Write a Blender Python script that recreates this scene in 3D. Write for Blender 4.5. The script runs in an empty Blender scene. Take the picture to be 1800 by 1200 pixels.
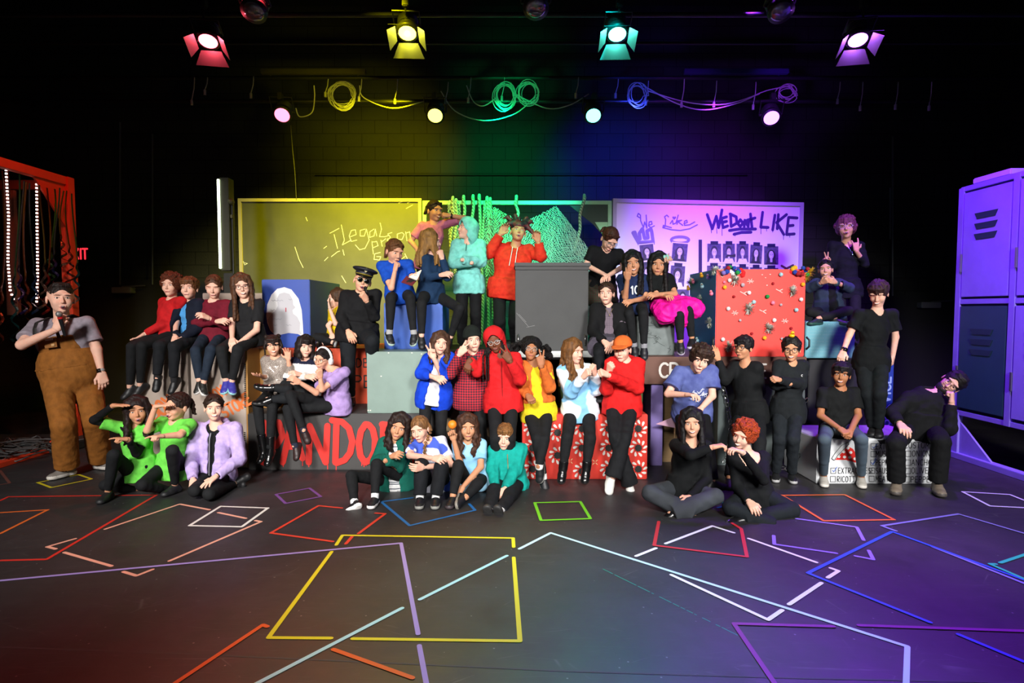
import bpy, bmesh, math, random
import numpy as np
from mathutils import Vector, Matrix
R_ = math.radians
sc = bpy.context.scene
COL = sc.collection
# ---------------------------------------------------------------- camera, world, lights
F = 1050.0; CH = 1.5; PITCH = math.atan(55 / F)
cam_d = bpy.data.cameras.new('camera'); cam = bpy.data.objects.new('camera', cam_d); COL.objects.link(cam)
cam_d.sensor_width = 36; cam_d.lens = 36 * F / 1800; cam_d.clip_end = 60
cam.location = (0, 0, CH); cam.rotation_euler = (math.pi / 2 - PITCH, 0, 0)
sc.camera = cam
sc.view_settings.view_transform = 'Standard'; sc.view_settings.look = 'None'
sc.view_settings.exposure = 0.0; sc.view_settings.gamma = 1; sc.view_settings.use_curve_mapping = False
sc.cycles.use_denoising = True
sc.cycles.max_bounces = 5; sc.cycles.diffuse_bounces = 3; sc.cycles.glossy_bounces = 2
sc.cycles.transparent_max_bounces = 8; sc.cycles.sample_clamp_indirect = 4
w = bpy.data.worlds.new('world'); sc.world = w; w.use_nodes = True
w.node_tree.nodes['Background'].inputs[0].default_value = (0.5, 0.5, 0.6, 1)
w.node_tree.nodes['Background'].inputs[1].default_value = 0.016
CP, SP = math.cos(PITCH), math.sin(PITCH)
def ray(x, y):
    r, u = (x - 900) / F, (600 - y) / F
    return Vector((r, CP + u * SP, u * CP - SP))
def U(x, y, Y):                                   # the point of a picture position at depth Y
    d = ray(x, y); return Vector((0, 0, CH)) + d * (Y / d.y)
def G(x, y, h=0.0):                               # the point of a picture position on the level z = h
    d = ray(x, y); return Vector((0, 0, CH)) + d * ((h - CH) / d.z)
def area(name, loc, to, size, power, col=(1, 1, 1)):
    l = bpy.data.lights.new(name, 'AREA'); l.size = size; l.energy = power; l.color = col
    o = bpy.data.objects.new(name, l); COL.objects.link(o); o.location = loc
    o.rotation_euler = (Vector(to) - Vector(loc)).to_track_quat('-Z', 'Y').to_euler(); return o
def spot(name, loc, to, power, col, ang, blend=.6, r=.08):
    l = bpy.data.lights.new(name, 'SPOT'); l.energy = power; l.color = col; l.spot_size = R_(ang); l.spot_blend = blend
    l.shadow_soft_size = r
    o = bpy.data.objects.new(name, l); COL.objects.link(o); o.location = loc
    o.rotation_euler = (Vector(to) - Vector(loc)).to_track_quat('-Z', 'Y').to_euler(); return o
KEY = 2.3
for fx, tx in ((-3.3, -2.9), (-1.3, -.9), (1.5, 1.1), (3.6, 3.3)):
    spot('front_light', (fx, -1.3, 3.5), (tx, 5.4, .75), 980 * KEY, (1, .97, .94), 42, .7, .5)
RED, YEL, GRN, TEAL, BLU, PUR = (1, .04, .06), (.95, .85, .0), (.0, 1, .25), (.0, .85, .6), (.03, .05, 1), (.28, .03, 1)
def wallspot(px, py, col, p, ang, lx, ly=7.3, lz=3.95):
    spot('wall_wash', (U(lx, 300, ly).x, ly, lz), U(px, py, 9.25), p, col, ang, 1, .1)
wallspot(680, 275, YEL, 150, 78, 700); wallspot(880, 330, GRN, 115, 76, 880); wallspot(1100, 320, BLU, 220, 84, 1110); wallspot(1240, 330, PUR, 120, 84, 1260)
spot('chalkboard_wash', (U(700, 300, 6.2).x, 6.2, 4.5), U(630, 420, 8), 1900, YEL, 68, 1, .1)
spot('whiteboard_wash', (U(1300, 300, 6.2).x, 6.0, 4.5), U(1270, 440, 8.1), 1500, PUR, 64, 1, .1)
spot('frame_wash', (U(880, 300, 6.2).x, 6.6, 4.5), U(890, 370, 8), 1500, GRN, 46, 1, .1)
spot('green_top', (-.3, 4.9, 4.7), U(905, 430, 6.6), 420, (.1, 1, .3), 24, .6)
spot('teal_top', (.9, 4.9, 4.7), U(985, 420, 8), 1300, (.0, .8, .75), 26, .8)
spot('yellow_top', (-1.2, 5.0, 4.7), U(720, 420, 8), 500, YEL, 40, .8)
spot('purple_top', (3.2, 4.5, 4.7), U(1750, 450, 5.7), 1200, PUR, 56, .8)
spot('purple_top', (2.9, 4.6, 4.7), U(1500, 480, 6.4), 330, PUR, 34, .8)
spot('red_top', (-3.2, 7.3, 4.7), U(350, 500, 5.9), 180, RED, 36, .9)
spot('red_top', (-3.4, 4.6, 4.7), U(140, 500, 6.6), 200, (1, .15, .05), 50, .9)
def flr(px, py, col, p, lx, ang=46):
    spot('floor_wash', (lx, 5.7, 4.6), G(px, py), p, col, ang, 1, .1)
flr(540, 1020, RED, 760, -2.4, 46); flr(900, 1080, (1, .75, .05), 420, -1.0, 40); flr(1060, 1150, TEAL, 700, .9, 40)
flr(1330, 1040, PUR, 2000, 2.6, 50); flr(1720, 860, PUR, 800, 3.6, 50); flr(1650, 1120, PUR, 800, 3.4, 50)
for px, cc, pw in ((600, YEL, 32), (520, YEL, 18), (900, GRN, 60), (1120, BLU, 60), (1200, PUR, 40), (1372, PUR, 70)):
    spot('rig_spill', (U(px, 170, 6.4).x, 6.4, 3.7), U(px, 168, 7.55), pw, cc, 44, 1, .05)

# ---------------------------------------------------------------- materials
def lin(c):
    if isinstance(c, str):
        c = c.lstrip('#'); c = [int(c[i:i + 2], 16) / 255 for i in (0, 2, 4)]
        c = [v / 12.92 if v <= .04045 else ((v + .055) / 1.055) ** 2.4 for v in c]
    return tuple(c[:3])
_mc = {}
def mat(c, rough=.6, kind='plain', c2=None, sc_=20., bump=.0, metal=0., emit=0., spec=.5):
    key = (c, rough, kind, c2, sc_, bump, metal, emit, spec)
    if key in _mc: return _mc[key]
    m = bpy.data.materials.new(kind + '_' + str(len(_mc))); m.use_nodes = True
    nt = m.node_tree; N = nt.nodes; L = nt.links; b = N['Principled BSDF']
    col = lin(c) + (1,)
    b.inputs['Base Color'].default_value = col; b.inputs['Roughness'].default_value = rough
    b.inputs['Metallic'].default_value = metal; b.inputs['Specular IOR Level'].default_value = spec
    if emit:
        b.inputs['Emission Color'].default_value = col; b.inputs['Emission Strength'].default_value = emit
    tc = N.new('ShaderNodeTexCoord')
    def mapped(s, src='Object'):
        mp = N.new('ShaderNodeMapping'); mp.inputs['Scale'].default_value = s; L.new(tc.outputs[src], mp.inputs[0]); return mp.outputs[0]
    def noise(scale, detail=3, vec=None, rough_=.55):
        n = N.new('ShaderNodeTexNoise'); n.inputs['Scale'].default_value = scale; n.inputs['Detail'].default_value = detail
        n.inputs['Roughness'].default_value = rough_
        L.new(vec if vec is not None else tc.outputs['Object'], n.inputs['Vector']); return n
    def mix(fac, a, bb, lo=.4, hi=.6):
        r = N.new('ShaderNodeMapRange'); r.inputs[1].default_value = lo; r.inputs[2].default_value = hi; L.new(fac, r.inputs[0])
        x = N.new('ShaderNodeMix'); x.data_type = 'RGBA'; L.new(r.outputs[0], x.inputs[0])
        for s, v in ((6, a), (7, bb)):
            if isinstance(v, tuple): x.inputs[s].default_value = v
            else: L.new(v, x.inputs[s])
        return x.outputs[2]
    def bmp(h, st, dist=.01):
        q = N.new('ShaderNodeBump'); q.inputs['Strength'].default_value = st; q.inputs['Distance'].default_value = dist
        L.new(h, q.inputs['Height']); L.new(q.outputs[0], b.inputs['Normal'])
    if kind == 'cloth':
        n = noise(sc_, 4); dk = tuple(v * .72 for v in col[:3]) + (1,)
        L.new(mix(n.outputs[0], dk, col, .3, .6), b.inputs['Base Color'])
        n2 = noise(9, 3, mapped((1, 1, .5))); bmp(n2.outputs[0], .5, .03)
        b.inputs['Specular IOR Level'].default_value = .22
    elif kind == 'skin':
        n = noise(30, 3); rd = (min(1, col[0] * 1.03), col[1] * .86, col[2] * .82, 1)
        L.new(mix(n.outputs[0], col, rd, .45, .75), b.inputs['Base Color'])
    elif kind == 'hair':
        n = noise(55, 4, mapped((1, 1, .12))); dk = tuple(v * .38 for v in col[:3]) + (1,)
        L.new(mix(n.outputs[0], dk, col, .35, .65), b.inputs['Base Color']); bmp(n.outputs[0], .7, .012)
    elif kind == 'curl':
        n = noise(90, 2); dk = tuple(v * .3 for v in col[:3]) + (1,)
        L.new(mix(n.outputs[0], dk, col, .35, .65), b.inputs['Base Color']); bmp(n.outputs[0], 1, .02)
    elif kind == 'mottle':
        n = noise(sc_, 5); L.new(mix(n.outputs[0], col, lin(c2) + (1,), .35, .7), b.inputs['Base Color']); bmp(n.outputs[0], bump or .05, .01)
    elif kind == 'patch':
        n = noise(sc_, 1, None, .3); L.new(mix(n.outputs[0], col, lin(c2) + (1,), .5, .53), b.inputs['Base Color'])
    elif kind == 'check':
        k1 = N.new('ShaderNodeTexWave'); k1.inputs['Scale'].default_value = sc_; k1.bands_direction = 'X'; L.new(tc.outputs['Object'], k1.inputs[0])
        k2 = N.new('ShaderNodeTexWave'); k2.inputs['Scale'].default_value = sc_; k2.bands_direction = 'Z'; L.new(tc.outputs['Object'], k2.inputs[0])
        dk = lin(c2) + (1,); mid = tuple((a + bb) * .42 for a, bb in zip(col, dk))
        L.new(mix(k1.outputs[1], mix(k2.outputs[1], col, mid, .45, .55), mix(k2.outputs[1], mid, dk, .45, .55), .45, .55), b.inputs['Base Color'])
    elif kind == 'glitter':
        v = N.new('ShaderNodeTexVoronoi'); v.inputs['Scale'].default_value = sc_; L.new(tc.outputs['Object'], v.inputs[0])
        n = noise(sc_ * 3, 2); L.new(mix(n.outputs[0], col, lin(c2) + (1,), .55, .6), b.inputs['Base Color'])
        L.new(mix(n.outputs[0], (.8, .8, .8, 1), (.15, .15, .15, 1), .5, .6), b.inputs['Roughness'])
    elif kind == 'wood':
        n = noise(6, 4, mapped((1, 1, 8))); L.new(mix(n.outputs[0], col, tuple(v * .8 for v in col[:3]) + (1,), .3, .7), b.inputs['Base Color'])
    elif kind == 'painted':
        n = noise(5, 6); L.new(mix(n.outputs[0], tuple(v * .88 for v in col[:3]) + (1,), col, .3, .6), b.inputs['Base Color'])
        n2 = noise(60, 3); bmp(n2.outputs[0], .12, .004)
    elif kind == 'floor':
        n = noise(1.2, 6); base = mix(n.outputs[0], col, tuple(v * 1.7 for v in col[:3]) + (1,), .35, .7)
        out = base
        for i, (ang, s) in enumerate(((.3, 3.), (1.1, 2.2), (-.7, 2.6), (2.0, 3.3))):
            mp = N.new('ShaderNodeMapping'); mp.inputs['Rotation'].default_value = (0, 0, ang); mp.inputs['Scale'].default_value = (s * .25, s * 2, 1)
            mp.inputs['Location'].default_value = (i * 3.1, i, 0); L.new(tc.outputs['Object'], mp.inputs[0])
            v = N.new('ShaderNodeTexVoronoi'); v.feature = 'DISTANCE_TO_EDGE'; v.inputs['Scale'].default_value = 1.6; L.new(mp.outputs[0], v.inputs[0])
            nn = noise(2.2 + i, 3); ad = N.new('ShaderNodeMath'); ad.operation = 'MULTIPLY'
            r1 = N.new('ShaderNodeMapRange'); r1.inputs[1].default_value = 0; r1.inputs[2].default_value = .006; r1.inputs[3].default_value = 1; r1.inputs[4].default_value = 0
            L.new(v.outputs[0], r1.inputs[0])
            r2 = N.new('ShaderNodeMapRange'); r2.inputs[1].default_value = .5; r2.inputs[2].default_value = .75; r2.inputs[4].default_value = .4
            L.new(nn.outputs[0], r2.inputs[0]); L.new(r1.outputs[0], ad.inputs[0]); L.new(r2.outputs[0], ad.inputs[1])
            x = N.new('ShaderNodeMix'); x.data_type = 'RGBA'; L.new(ad.outputs[0], x.inputs[0]); L.new(out, x.inputs[6]); x.inputs[7].default_value = (.2, .2, .2, 1)
            out = x.outputs[2]
        v = N.new('ShaderNodeTexVoronoi'); v.inputs['Scale'].default_value = 11; L.new(tc.outputs['Object'], v.inputs[0])
        r1 = N.new('ShaderNodeMapRange'); r1.inputs[1].default_value = .04; r1.inputs[2].default_value = .06; r1.inputs[3].default_value = .5; r1.inputs[4].default_value = 0
        L.new(v.outputs[0], r1.inputs[0])
        x = N.new('ShaderNodeMix'); x.data_type = 'RGBA'; L.new(r1.outputs[0], x.inputs[0]); L.new(out, x.inputs[6]); x.inputs[7].default_value = (.3, .3, .3, 1)
        L.new(x.outputs[2], b.inputs['Base Color'])
        n3 = noise(3, 5); L.new(mix(n3.outputs[0], (.42, .42, .42, 1), (.62, .62, .62, 1), .3, .7), b.inputs['Roughness'])
    elif kind == 'block':
        def brk(bw, bh, off):
            k = N.new('ShaderNodeTexBrick'); k.inputs['Scale'].default_value = 1; k.inputs['Brick Width'].default_value = bw; k.inputs['Row Height'].default_value = bh
            k.offset = off; k.inputs['Mortar Size'].default_value = .006; k.inputs['Color1'].default_value = col; k.inputs['Color2'].default_value = tuple(v * .85 for v in col[:3]) + (1,)
            k.inputs['Mortar'].default_value = tuple(v * .2 for v in col[:3]) + (1,)
            sx = N.new('ShaderNodeSeparateXYZ'); L.new(tc.outputs['Object'], sx.inputs[0]); cx = N.new('ShaderNodeCombineXYZ')
            ad = N.new('ShaderNodeMath'); ad.operation = 'ADD'; L.new(sx.outputs[0], ad.inputs[0]); L.new(sx.outputs[1], ad.inputs[1])
            L.new(ad.outputs[0], cx.inputs[0]); L.new(sx.outputs[2], cx.inputs[1]); L.new(cx.outputs[0], k.inputs[0]); return k, sx.outputs[2]
        k1, z = brk(.4, .2, .5); k2, _ = brk(.2, .2, 0)
        gt = N.new('ShaderNodeMath'); gt.operation = 'COMPARE'; gt.inputs[1].default_value = 3.4; gt.inputs[2].default_value = .2; L.new(z, gt.inputs[0])
        x = N.new('ShaderNodeMix'); x.data_type = 'RGBA'; L.new(gt.outputs[0], x.inputs[0]); L.new(k1.outputs[0], x.inputs[6]); L.new(k2.outputs[0], x.inputs[7])
        L.new(x.outputs[2], b.inputs['Base Color']); n = noise(45, 3); bmp(n.outputs[0], .4, .01)
    elif kind == 'rope':
        k = N.new('ShaderNodeTexWave'); k.inputs['Scale'].default_value = 14; k.bands_direction = 'DIAGONAL'; L.new(tc.outputs['Object'], k.inputs[0])
        L.new(mix(k.outputs[1], tuple(v * .3 for v in col[:3]) + (1,), col, .3, .6), b.inputs['Base Color'])
    elif kind == 'denim':
        n = noise(3.5, 3); L.new(mix(n.outputs[0], col, tuple(min(1, v * 2.2) for v in col[:3]) + (1,), .45, .8), b.inputs['Base Color'])
    _mc[key] = m
    return m

# ---------------------------------------------------------------- object helpers
def tag(o, label=None, cat=None, group=None, kind=None):
    if label: o['label'] = label
    if cat: o['category'] = cat
    if group: o['group'] = group
    if kind: o['kind'] = kind
    return o
def empty(name, loc, label=None, cat=None, group=None, kind=None):
    o = bpy.data.objects.new(name, None); COL.objects.link(o); o.location = loc; o.empty_display_size = .1
    return tag(o, label, cat, group, kind)
class MB:                                          # collects shapes; build() links them as one mesh object
    def __init__(s): s.v = []; s.f = []; s.m = []
    def poly(s, pts, m=0):
        b = len(s.v); s.v += [tuple(p) for p in pts]; s.f.append(tuple(range(b, b + len(pts)))); s.m.append(m)
    def box(s, lo, hi, m=0, bev=0.):
        x0, y0, z0 = lo; x1, y1, z1 = hi
        if bev <= 0:
            c = [(x, y, z) for z in (z0, z1) for y in (y0, y1) for x in (x0, x1)]; b = len(s.v); s.v += c
            for q in ((0, 2, 3, 1), (4, 5, 7, 6), (0, 1, 5, 4), (2, 6, 7, 3), (0, 4, 6, 2), (1, 3, 7, 5)):
                s.f.append(tuple(b + i for i in q)); s.m.append(m)
            return
        bm = bmesh.new(); bmesh.ops.create_cube(bm, size=1)
        for v in bm.verts: v.co = Vector(((x0 + x1) / 2 + v.co.x * (x1 - x0), (y0 + y1) / 2 + v.co.y * (y1 - y0), (z0 + z1) / 2 + v.co.z * (z1 - z0)))
        bmesh.ops.bevel(bm, geom=bm.edges[:], offset=bev, segments=2, affect='EDGES'); s.bm(bm, m)
    def bm(s, bm, m=0):
        bm.verts.index_update(); b = len(s.v); s.v += [tuple(v.co) for v in bm.verts]
        for f in bm.faces: s.f.append(tuple(b + v.index for v in f.verts)); s.m.append(m)
        bm.free()
    def tube(s, pts, r, n=8, m=0, cap=True, flat=None):
        pts = [Vector(p) for p in pts]; b = len(s.v); rr = r if isinstance(r, (list, tuple)) else [r] * len(pts)
        up = Vector((0, 0, 1)); prev = None
        for i, p in enumerate(pts):
            t = (pts[min(i + 1, len(pts) - 1)] - pts[max(i - 1, 0)])
            t = t.normalized() if t.length > 1e-9 else Vector((0, 0, 1))
            if prev is None:
                a = t.cross(up);
                if a.length < .1: a = t.cross(Vector((1, 0, 0)))
            else: a = prev - t * prev.dot(t)
            a = a.normalized(); prev = a; c = t.cross(a)
            for k in range(n):
                th = 2 * math.pi * k / n; s.v.append(tuple(p + (a * math.cos(th) + c * math.sin(th) * (flat or 1)) * rr[i]))
        for i in range(len(pts) - 1):
            for k in range(n):
                k2 = (k + 1) % n; s.f.append((b + i * n + k, b + i * n + k2, b + (i + 1) * n + k2, b + (i + 1) * n + k)); s.m.append(m)
        if cap:
            s.f.append(tuple(b + k for k in range(n))[::-1]); s.m.append(m)
            e = b + (len(pts) - 1) * n; s.f.append(tuple(e + k for k in range(n))); s.m.append(m)
    def ball(s, c, r, m=0, seg=10, rot=None):
        r = r if isinstance(r, (tuple, list)) else (r, r, r); bm = bmesh.new()
        bmesh.ops.create_uvsphere(bm, u_segments=seg, v_segments=max(4, seg * 2 // 3), radius=1)
        for v in bm.verts:
            q = Vector((v.co.x * r[0], v.co.y * r[1], v.co.z * r[2]));
            if rot: q = rot @ q
            v.co = q + Vector(c)
        s.bm(bm, m)
    def slab(s, pts, off, m=0):                    # a flat outline with thickness vector off
        pts = [Vector(p) for p in pts]; off = Vector(off); n = len(pts); b = len(s.v)
        s.v += [tuple(p) for p in pts] + [tuple(p + off) for p in pts]
        s.f.append(tuple(b + i for i in range(n))); s.m.append(m); s.f.append(tuple(b + n + i for i in range(n))[::-1]); s.m.append(m)
        for i in range(n): j = (i + 1) % n; s.f.append((b + i, b + n + i, b + n + j, b + j)); s.m.append(m)
    def build(s, name, mats, parent=None, smooth=False, loc=None):
        if not isinstance(mats, (list, tuple)): mats = [mats]
        me = bpy.data.meshes.new(name); off = Vector(loc) if loc is not None else (parent.matrix_world.translation if False else None)
        base = Vector((0, 0, 0)); q = parent
        while q is not None: base += q.location; q = q.parent
        if loc is not None: base = Vector(loc)
        me.from_pydata([tuple(Vector(v) - base) for v in s.v], [], s.f)
        for k in mats: me.materials.append(k)
        me.polygons.foreach_set('material_index', s.m)
        if smooth: me.polygons.foreach_set('use_smooth', [True] * len(s.f))
        me.update(); o = bpy.data.objects.new(name, me); COL.objects.link(o)
        if parent is not None: o.parent = parent
        elif loc is not None: o.location = loc
        return o
def lathe(mb, a, b, prof, n=20, m=0, cap=True):    # a ring profile [(t along a->b, radius)]
    a, b = Vector(a), Vector(b); mb.tube([a.lerp(b, t) + (b - a).normalized() * (1e-5 * i) for i, (t, r) in enumerate(prof)], [r for t, r in prof], n, m, cap)

# ---------------------------------------------------------------- stroke lettering
def arc(cx, cy, rx, ry, a0, a1, n=10):
    return [(cx + rx * math.cos(R_(a0 + (a1 - a0) * i / n)), cy + ry * math.sin(R_(a0 + (a1 - a0) * i / n))) for i in range(n + 1)]
FONT = {
 'A': [[(0, 0), (.3, 1), (.6, 0)], [(.1, .35), (.5, .35)]], 'B': [[(0, 0), (0, 1)], [(0, 1)] + arc(.25, .76, .27, .24, 90, -90) + [(0, .52)], [(0, .52)] + arc(.28, .26, .3, .26, 90, -90) + [(0, 0)]],
 'C': [arc(.36, .5, .34, .5, 50, 310)], 'D': [[(0, 0), (0, 1)], [(0, 1)] + arc(.12, .5, .46, .5, 90, -90) + [(0, 0)]],
 'E': [[(.5, 1), (0, 1), (0, 0), (.5, 0)], [(0, .52), (.42, .52)]], 'F': [[(.5, 1), (0, 1), (0, 0)], [(0, .52), (.42, .52)]],
 'G': [arc(.34, .5, .32, .5, 50, 330) + [(.62, .45), (.38, .45)]], 'H': [[(0, 0), (0, 1)], [(.55, 0), (.55, 1)], [(0, .5), (.55, .5)]],
 'I': [[(.1, 0), (.1, 1)]], 'J': [[(.5, 1), (.5, .3)] + arc(.28, .25, .22, .25, 0, -170)], 'K': [[(0, 0), (0, 1)], [(.5, 1), (0, .45), (.52, 0)]],
 'L': [[(0, 1), (0, 0), (.48, 0)]], 'M': [[(0, 0), (.05, 1), (.35, .3), (.65, 1), (.7, 0)]], 'N': [[(0, 0), (0, 1), (.55, 0), (.55, 1)]],
 'O': [arc(.3, .5, .3, .5, 90, 450, 18)], 'P': [[(0, 0), (0, 1)], [(0, 1)] + arc(.25, .75, .28, .25, 90, -90) + [(0, .5)]],
 'Q': [arc(.3, .5, .3, .5, 90, 450, 18), [(.35, .25), (.6, -.05)]], 'R': [[(0, 0), (0, 1)], [(0, 1)] + arc(.25, .75, .27, .25, 90, -90) + [(0, .5), (.5, 0)]],
 'S': [arc(.28, .75, .24, .25, 40, 270) + arc(.28, .25, .26, .25, 90, -140)], 'T': [[(0, 1), (.6, 1)], [(.3, 1), (.3, 0)]],
 'U': [[(0, 1), (0, .3)] + arc(.27, .28, .27, .28, 180, 360) + [(.54, 1)]], 'V': [[(0, 1), (.28, 0), (.56, 1)]], 'W': [[(0, 1), (.18, 0), (.38, .8), (.58, 0), (.76, 1)]],
 'X': [[(0, 0), (.55, 1)], [(0, 1), (.55, 0)]], 'Y': [[(0, 1), (.28, .5), (.56, 1)], [(.28, .5), (.28, 0)]], 'Z': [[(0, 1), (.55, 1), (0, 0), (.55, 0)]],
 '1': [[(.05, .8), (.22, 1), (.22, 0)]], '0': [arc(.27, .5, .27, .5, 90, 450, 18)], '_': [[(0, 0), (.6, 0)]],
 'y': [[(0, .6), (.22, .1)], [(.45, .6), (.1, -.4)]], "'": [[(.1, 1), (.08, .8)]]}
def ribbon(mb, pts, wd, nrm, m=0, lift=.0015):     # painted stroke: a flat band lying on a surface
    pts = [Vector(p) for p in pts]; nrm = Vector(nrm).normalized()
    for i in range(len(pts) - 1):
        a, b = pts[i], pts[i + 1]; d = (b - a)
        if d.length < 1e-6: continue
        d.normalize(); s = d.cross(nrm) * wd / 2; l = nrm * (lift + .0002 * i)
        mb.poly([a - s + l, b - s + l, b + s + l, a + s + l], m)
        if wd > .004:
            c = b if i < len(pts) - 2 else b; u = d; mb.poly([c + l + nrm * .0001 + (u * math.cos(k * math.pi / 4) + d.cross(nrm) * math.sin(k * math.pi / 4)) * wd / 2 for k in range(8)], m)
    if wd > .004:
        mb.poly([pts[0] + nrm * (lift - .0001) + ((pts[1] - pts[0]).normalized() * math.cos(k * math.pi / 4) + (pts[1] - pts[0]).normalized().cross(nrm) * math.sin(k * math.pi / 4)) * wd / 2 for k in range(8)], m)
def write(mb, text, org, u, v, h, wd, m=0, gap=.22, wid=1., nrm=None, lift=.0015):
    org = Vector(org); u = Vector(u).normalized(); v = Vector(v).normalized(); nrm = nrm or u.cross(v); x = 0
    for ch in text:
        if ch == ' ': x += .5; continue
        g = FONT.get(ch, FONT.get(ch.upper())); mx = max(p[0] for st in g for p in st)
        for st in g: ribbon(mb, [org + u * ((x + p[0]) * h * wid) + v * (p[1] * h) for p in st], wd, nrm, m, lift)
        x += mx + gap
    return x * h * wid
# ---------------------------------------------------------------- smooth solid modelling: distance fields turned into quad surfaces
V = lambda *a: np.array(a if len(a) > 1 else a[0], dtype=np.float32)
def nrm(a): a = np.asarray(a, dtype=np.float64); return a / max(1e-9, np.linalg.norm(a))
def rcone(a, b, ra, rb, cuts=()):
    a = np.asarray(a, float); b = np.asarray(b, float); ba = b - a; L2 = max(1e-9, float(ba @ ba)); rm = max(ra, rb)
    def f(X, Y, Z):
        px, py, pz = X - a[0], Y - a[1], Z - a[2]
        h = np.clip((px * ba[0] + py * ba[1] + pz * ba[2]) / L2, 0, 1)
        d = np.sqrt((px - h * ba[0]) ** 2 + (py - h * ba[1]) ** 2 + (pz - h * ba[2]) ** 2) - (ra + (rb - ra) * h)
        for c, n in cuts: d = np.maximum(d, (X - c[0]) * n[0] + (Y - c[1]) * n[1] + (Z - c[2]) * n[2])
        return d
    return f, np.minimum(a, b) - rm, np.maximum(a, b) + rm
def ell(c, M, r, cuts=()):                          # M rows = local axes
    c = np.asarray(c, float); M = np.asarray(M, float); r = np.asarray(r, float); ext = np.sqrt(((M * r[:, None]) ** 2).sum(0))
    def f(X, Y, Z):
        x, y, z = X - c[0], Y - c[1], Z - c[2]
        l = [(M[i, 0] * x + M[i, 1] * y + M[i, 2] * z) for i in range(3)]
        k0 = np.sqrt(sum((l[i] / r[i]) ** 2 for i in range(3))); k1 = np.sqrt(sum((l[i] / r[i] ** 2) ** 2 for i in range(3))) + 1e-6
        d = k0 * (k0 - 1) / k1
        for cc, n in cuts: d = np.maximum(d, (X - cc[0]) * n[0] + (Y - cc[1]) * n[1] + (Z - cc[2]) * n[2])
        return d
    return f, c - ext, c + ext
I3 = np.eye(3)
class SDF:
    def __init__(s): s.ops = []
    def add(s, p, k=.01): s.ops.append((0, p, k)); return s
    def sub(s, p, k=.005): s.ops.append((1, p, k)); return s
    def cut(s, c, n): s.ops.append((2, (np.asarray(c, float), nrm(n)), 0)); return s
    def run(s, h):
        us = [o for o in s.ops if o[0] == 0]
        lo = np.min([o[1][1] for o in us], 0) - .012 - 2 * h; hi = np.max([o[1][2] for o in us], 0) + .012 + 2 * h
        n = np.ceil((hi - lo) / h).astype(int) + 1; Fd = np.full(n, .06, np.float32)
        ax = [(lo[i] + h * np.arange(n[i])).astype(np.float32) for i in range(3)]
        for t, p, k in s.ops:
            if t == 2:
                c, nn = p; d = (ax[0] - c[0])[:, None, None] * nn[0] + (ax[1] - c[1])[None, :, None] * nn[1] + (ax[2] - c[2])[None, None, :] * nn[2]
                np.maximum(Fd, d, out=Fd); continue
            f, l, u = p; mg = .02 + k
            i0 = np.maximum(0, np.floor((l - mg - lo) / h).astype(int)); i1 = np.minimum(n, np.ceil((u + mg - lo) / h).astype(int) + 1)
            if (i1 <= i0).any(): continue
            sl = tuple(slice(a, b) for a, b in zip(i0, i1)); X, Y, Z = ax[0][sl[0]][:, None, None], ax[1][sl[1]][None, :, None], ax[2][sl[2]][None, None, :]
            d = f(X, Y, Z).astype(np.float32); S = Fd[sl]
            if t == 0: hh = np.maximum(k - np.abs(S - d), 0) / k; Fd[sl] = np.minimum(S, d) - hh * hh * k * .25
            else: d = -d; hh = np.maximum(k - np.abs(S - d), 0) / k; Fd[sl] = np.maximum(S, d) + hh * hh * k * .25
        Fd[0] = Fd[-1] = .06; Fd[:, 0] = Fd[:, -1] = .06; Fd[:, :, 0] = Fd[:, :, -1] = .06
        return nets(Fd, lo, h)
def nets(Fd, lo, h):
    s = Fd < 0; c = [s[i:s.shape[0] - 1 + i, j:s.shape[1] - 1 + j, k:s.shape[2] - 1 + k] for i in (0, 1) for j in (0, 1) for k in (0, 1)]
    cnt = sum(x.astype(np.int8) for x in c); act = (cnt > 0) & (cnt < 8); ids = np.argwhere(act)
    if len(ids) == 0: return np.zeros((0, 3)), np.zeros((0, 4), int)
    mp = np.full(act.shape, -1, np.int32); mp[act] = np.arange(len(ids)); I, J, K = ids.T
    val = {(i, j, k): Fd[I + i, J + j, K + k] for i in (0, 1) for j in (0, 1) for k in (0, 1)}
    acc = np.zeros((len(ids), 3)); num = np.zeros(len(ids))
    for a in val:
        for x in range(3):
            if a[x]: continue
            b = list(a); b[x] = 1; b = tuple(b); va, vb = val[a], val[b]; m = (va < 0) != (vb < 0); t = np.where(m, va / np.where(m, va - vb, 1), 0)
            p = np.array(a, float)[None, :].repeat(len(ids), 0); p[:, x] += t; acc[m] += p[m]; num[m] += 1
    P = lo + h * (ids + acc / num[:, None]); Q = []
    for x in range(3):
        sl = [slice(1, -1)] * 3; sl[x] = slice(0, -1); s2 = list(sl); s2[x] = slice(1, None)
        A, B = s[tuple(sl)], s[tuple(s2)]; y, z = (x + 1) % 3, (x + 2) % 3
        e = np.argwhere(A != B); off = np.array([1, 1, 1]); off[x] = 0; e = e + off; fl = s[tuple(e.T)]
        def g(dy, dz): q = e.copy(); q[:, y] -= dy; q[:, z] -= dz; return mp[tuple(q.T)]
        q = np.stack([g(1, 1), g(0, 1), g(0, 0), g(1, 0)], 1); q[~fl] = q[~fl][:, ::-1]; Q.append(q)
    Q = np.concatenate(Q); return P, Q[(Q >= 0).all(1)]
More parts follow.
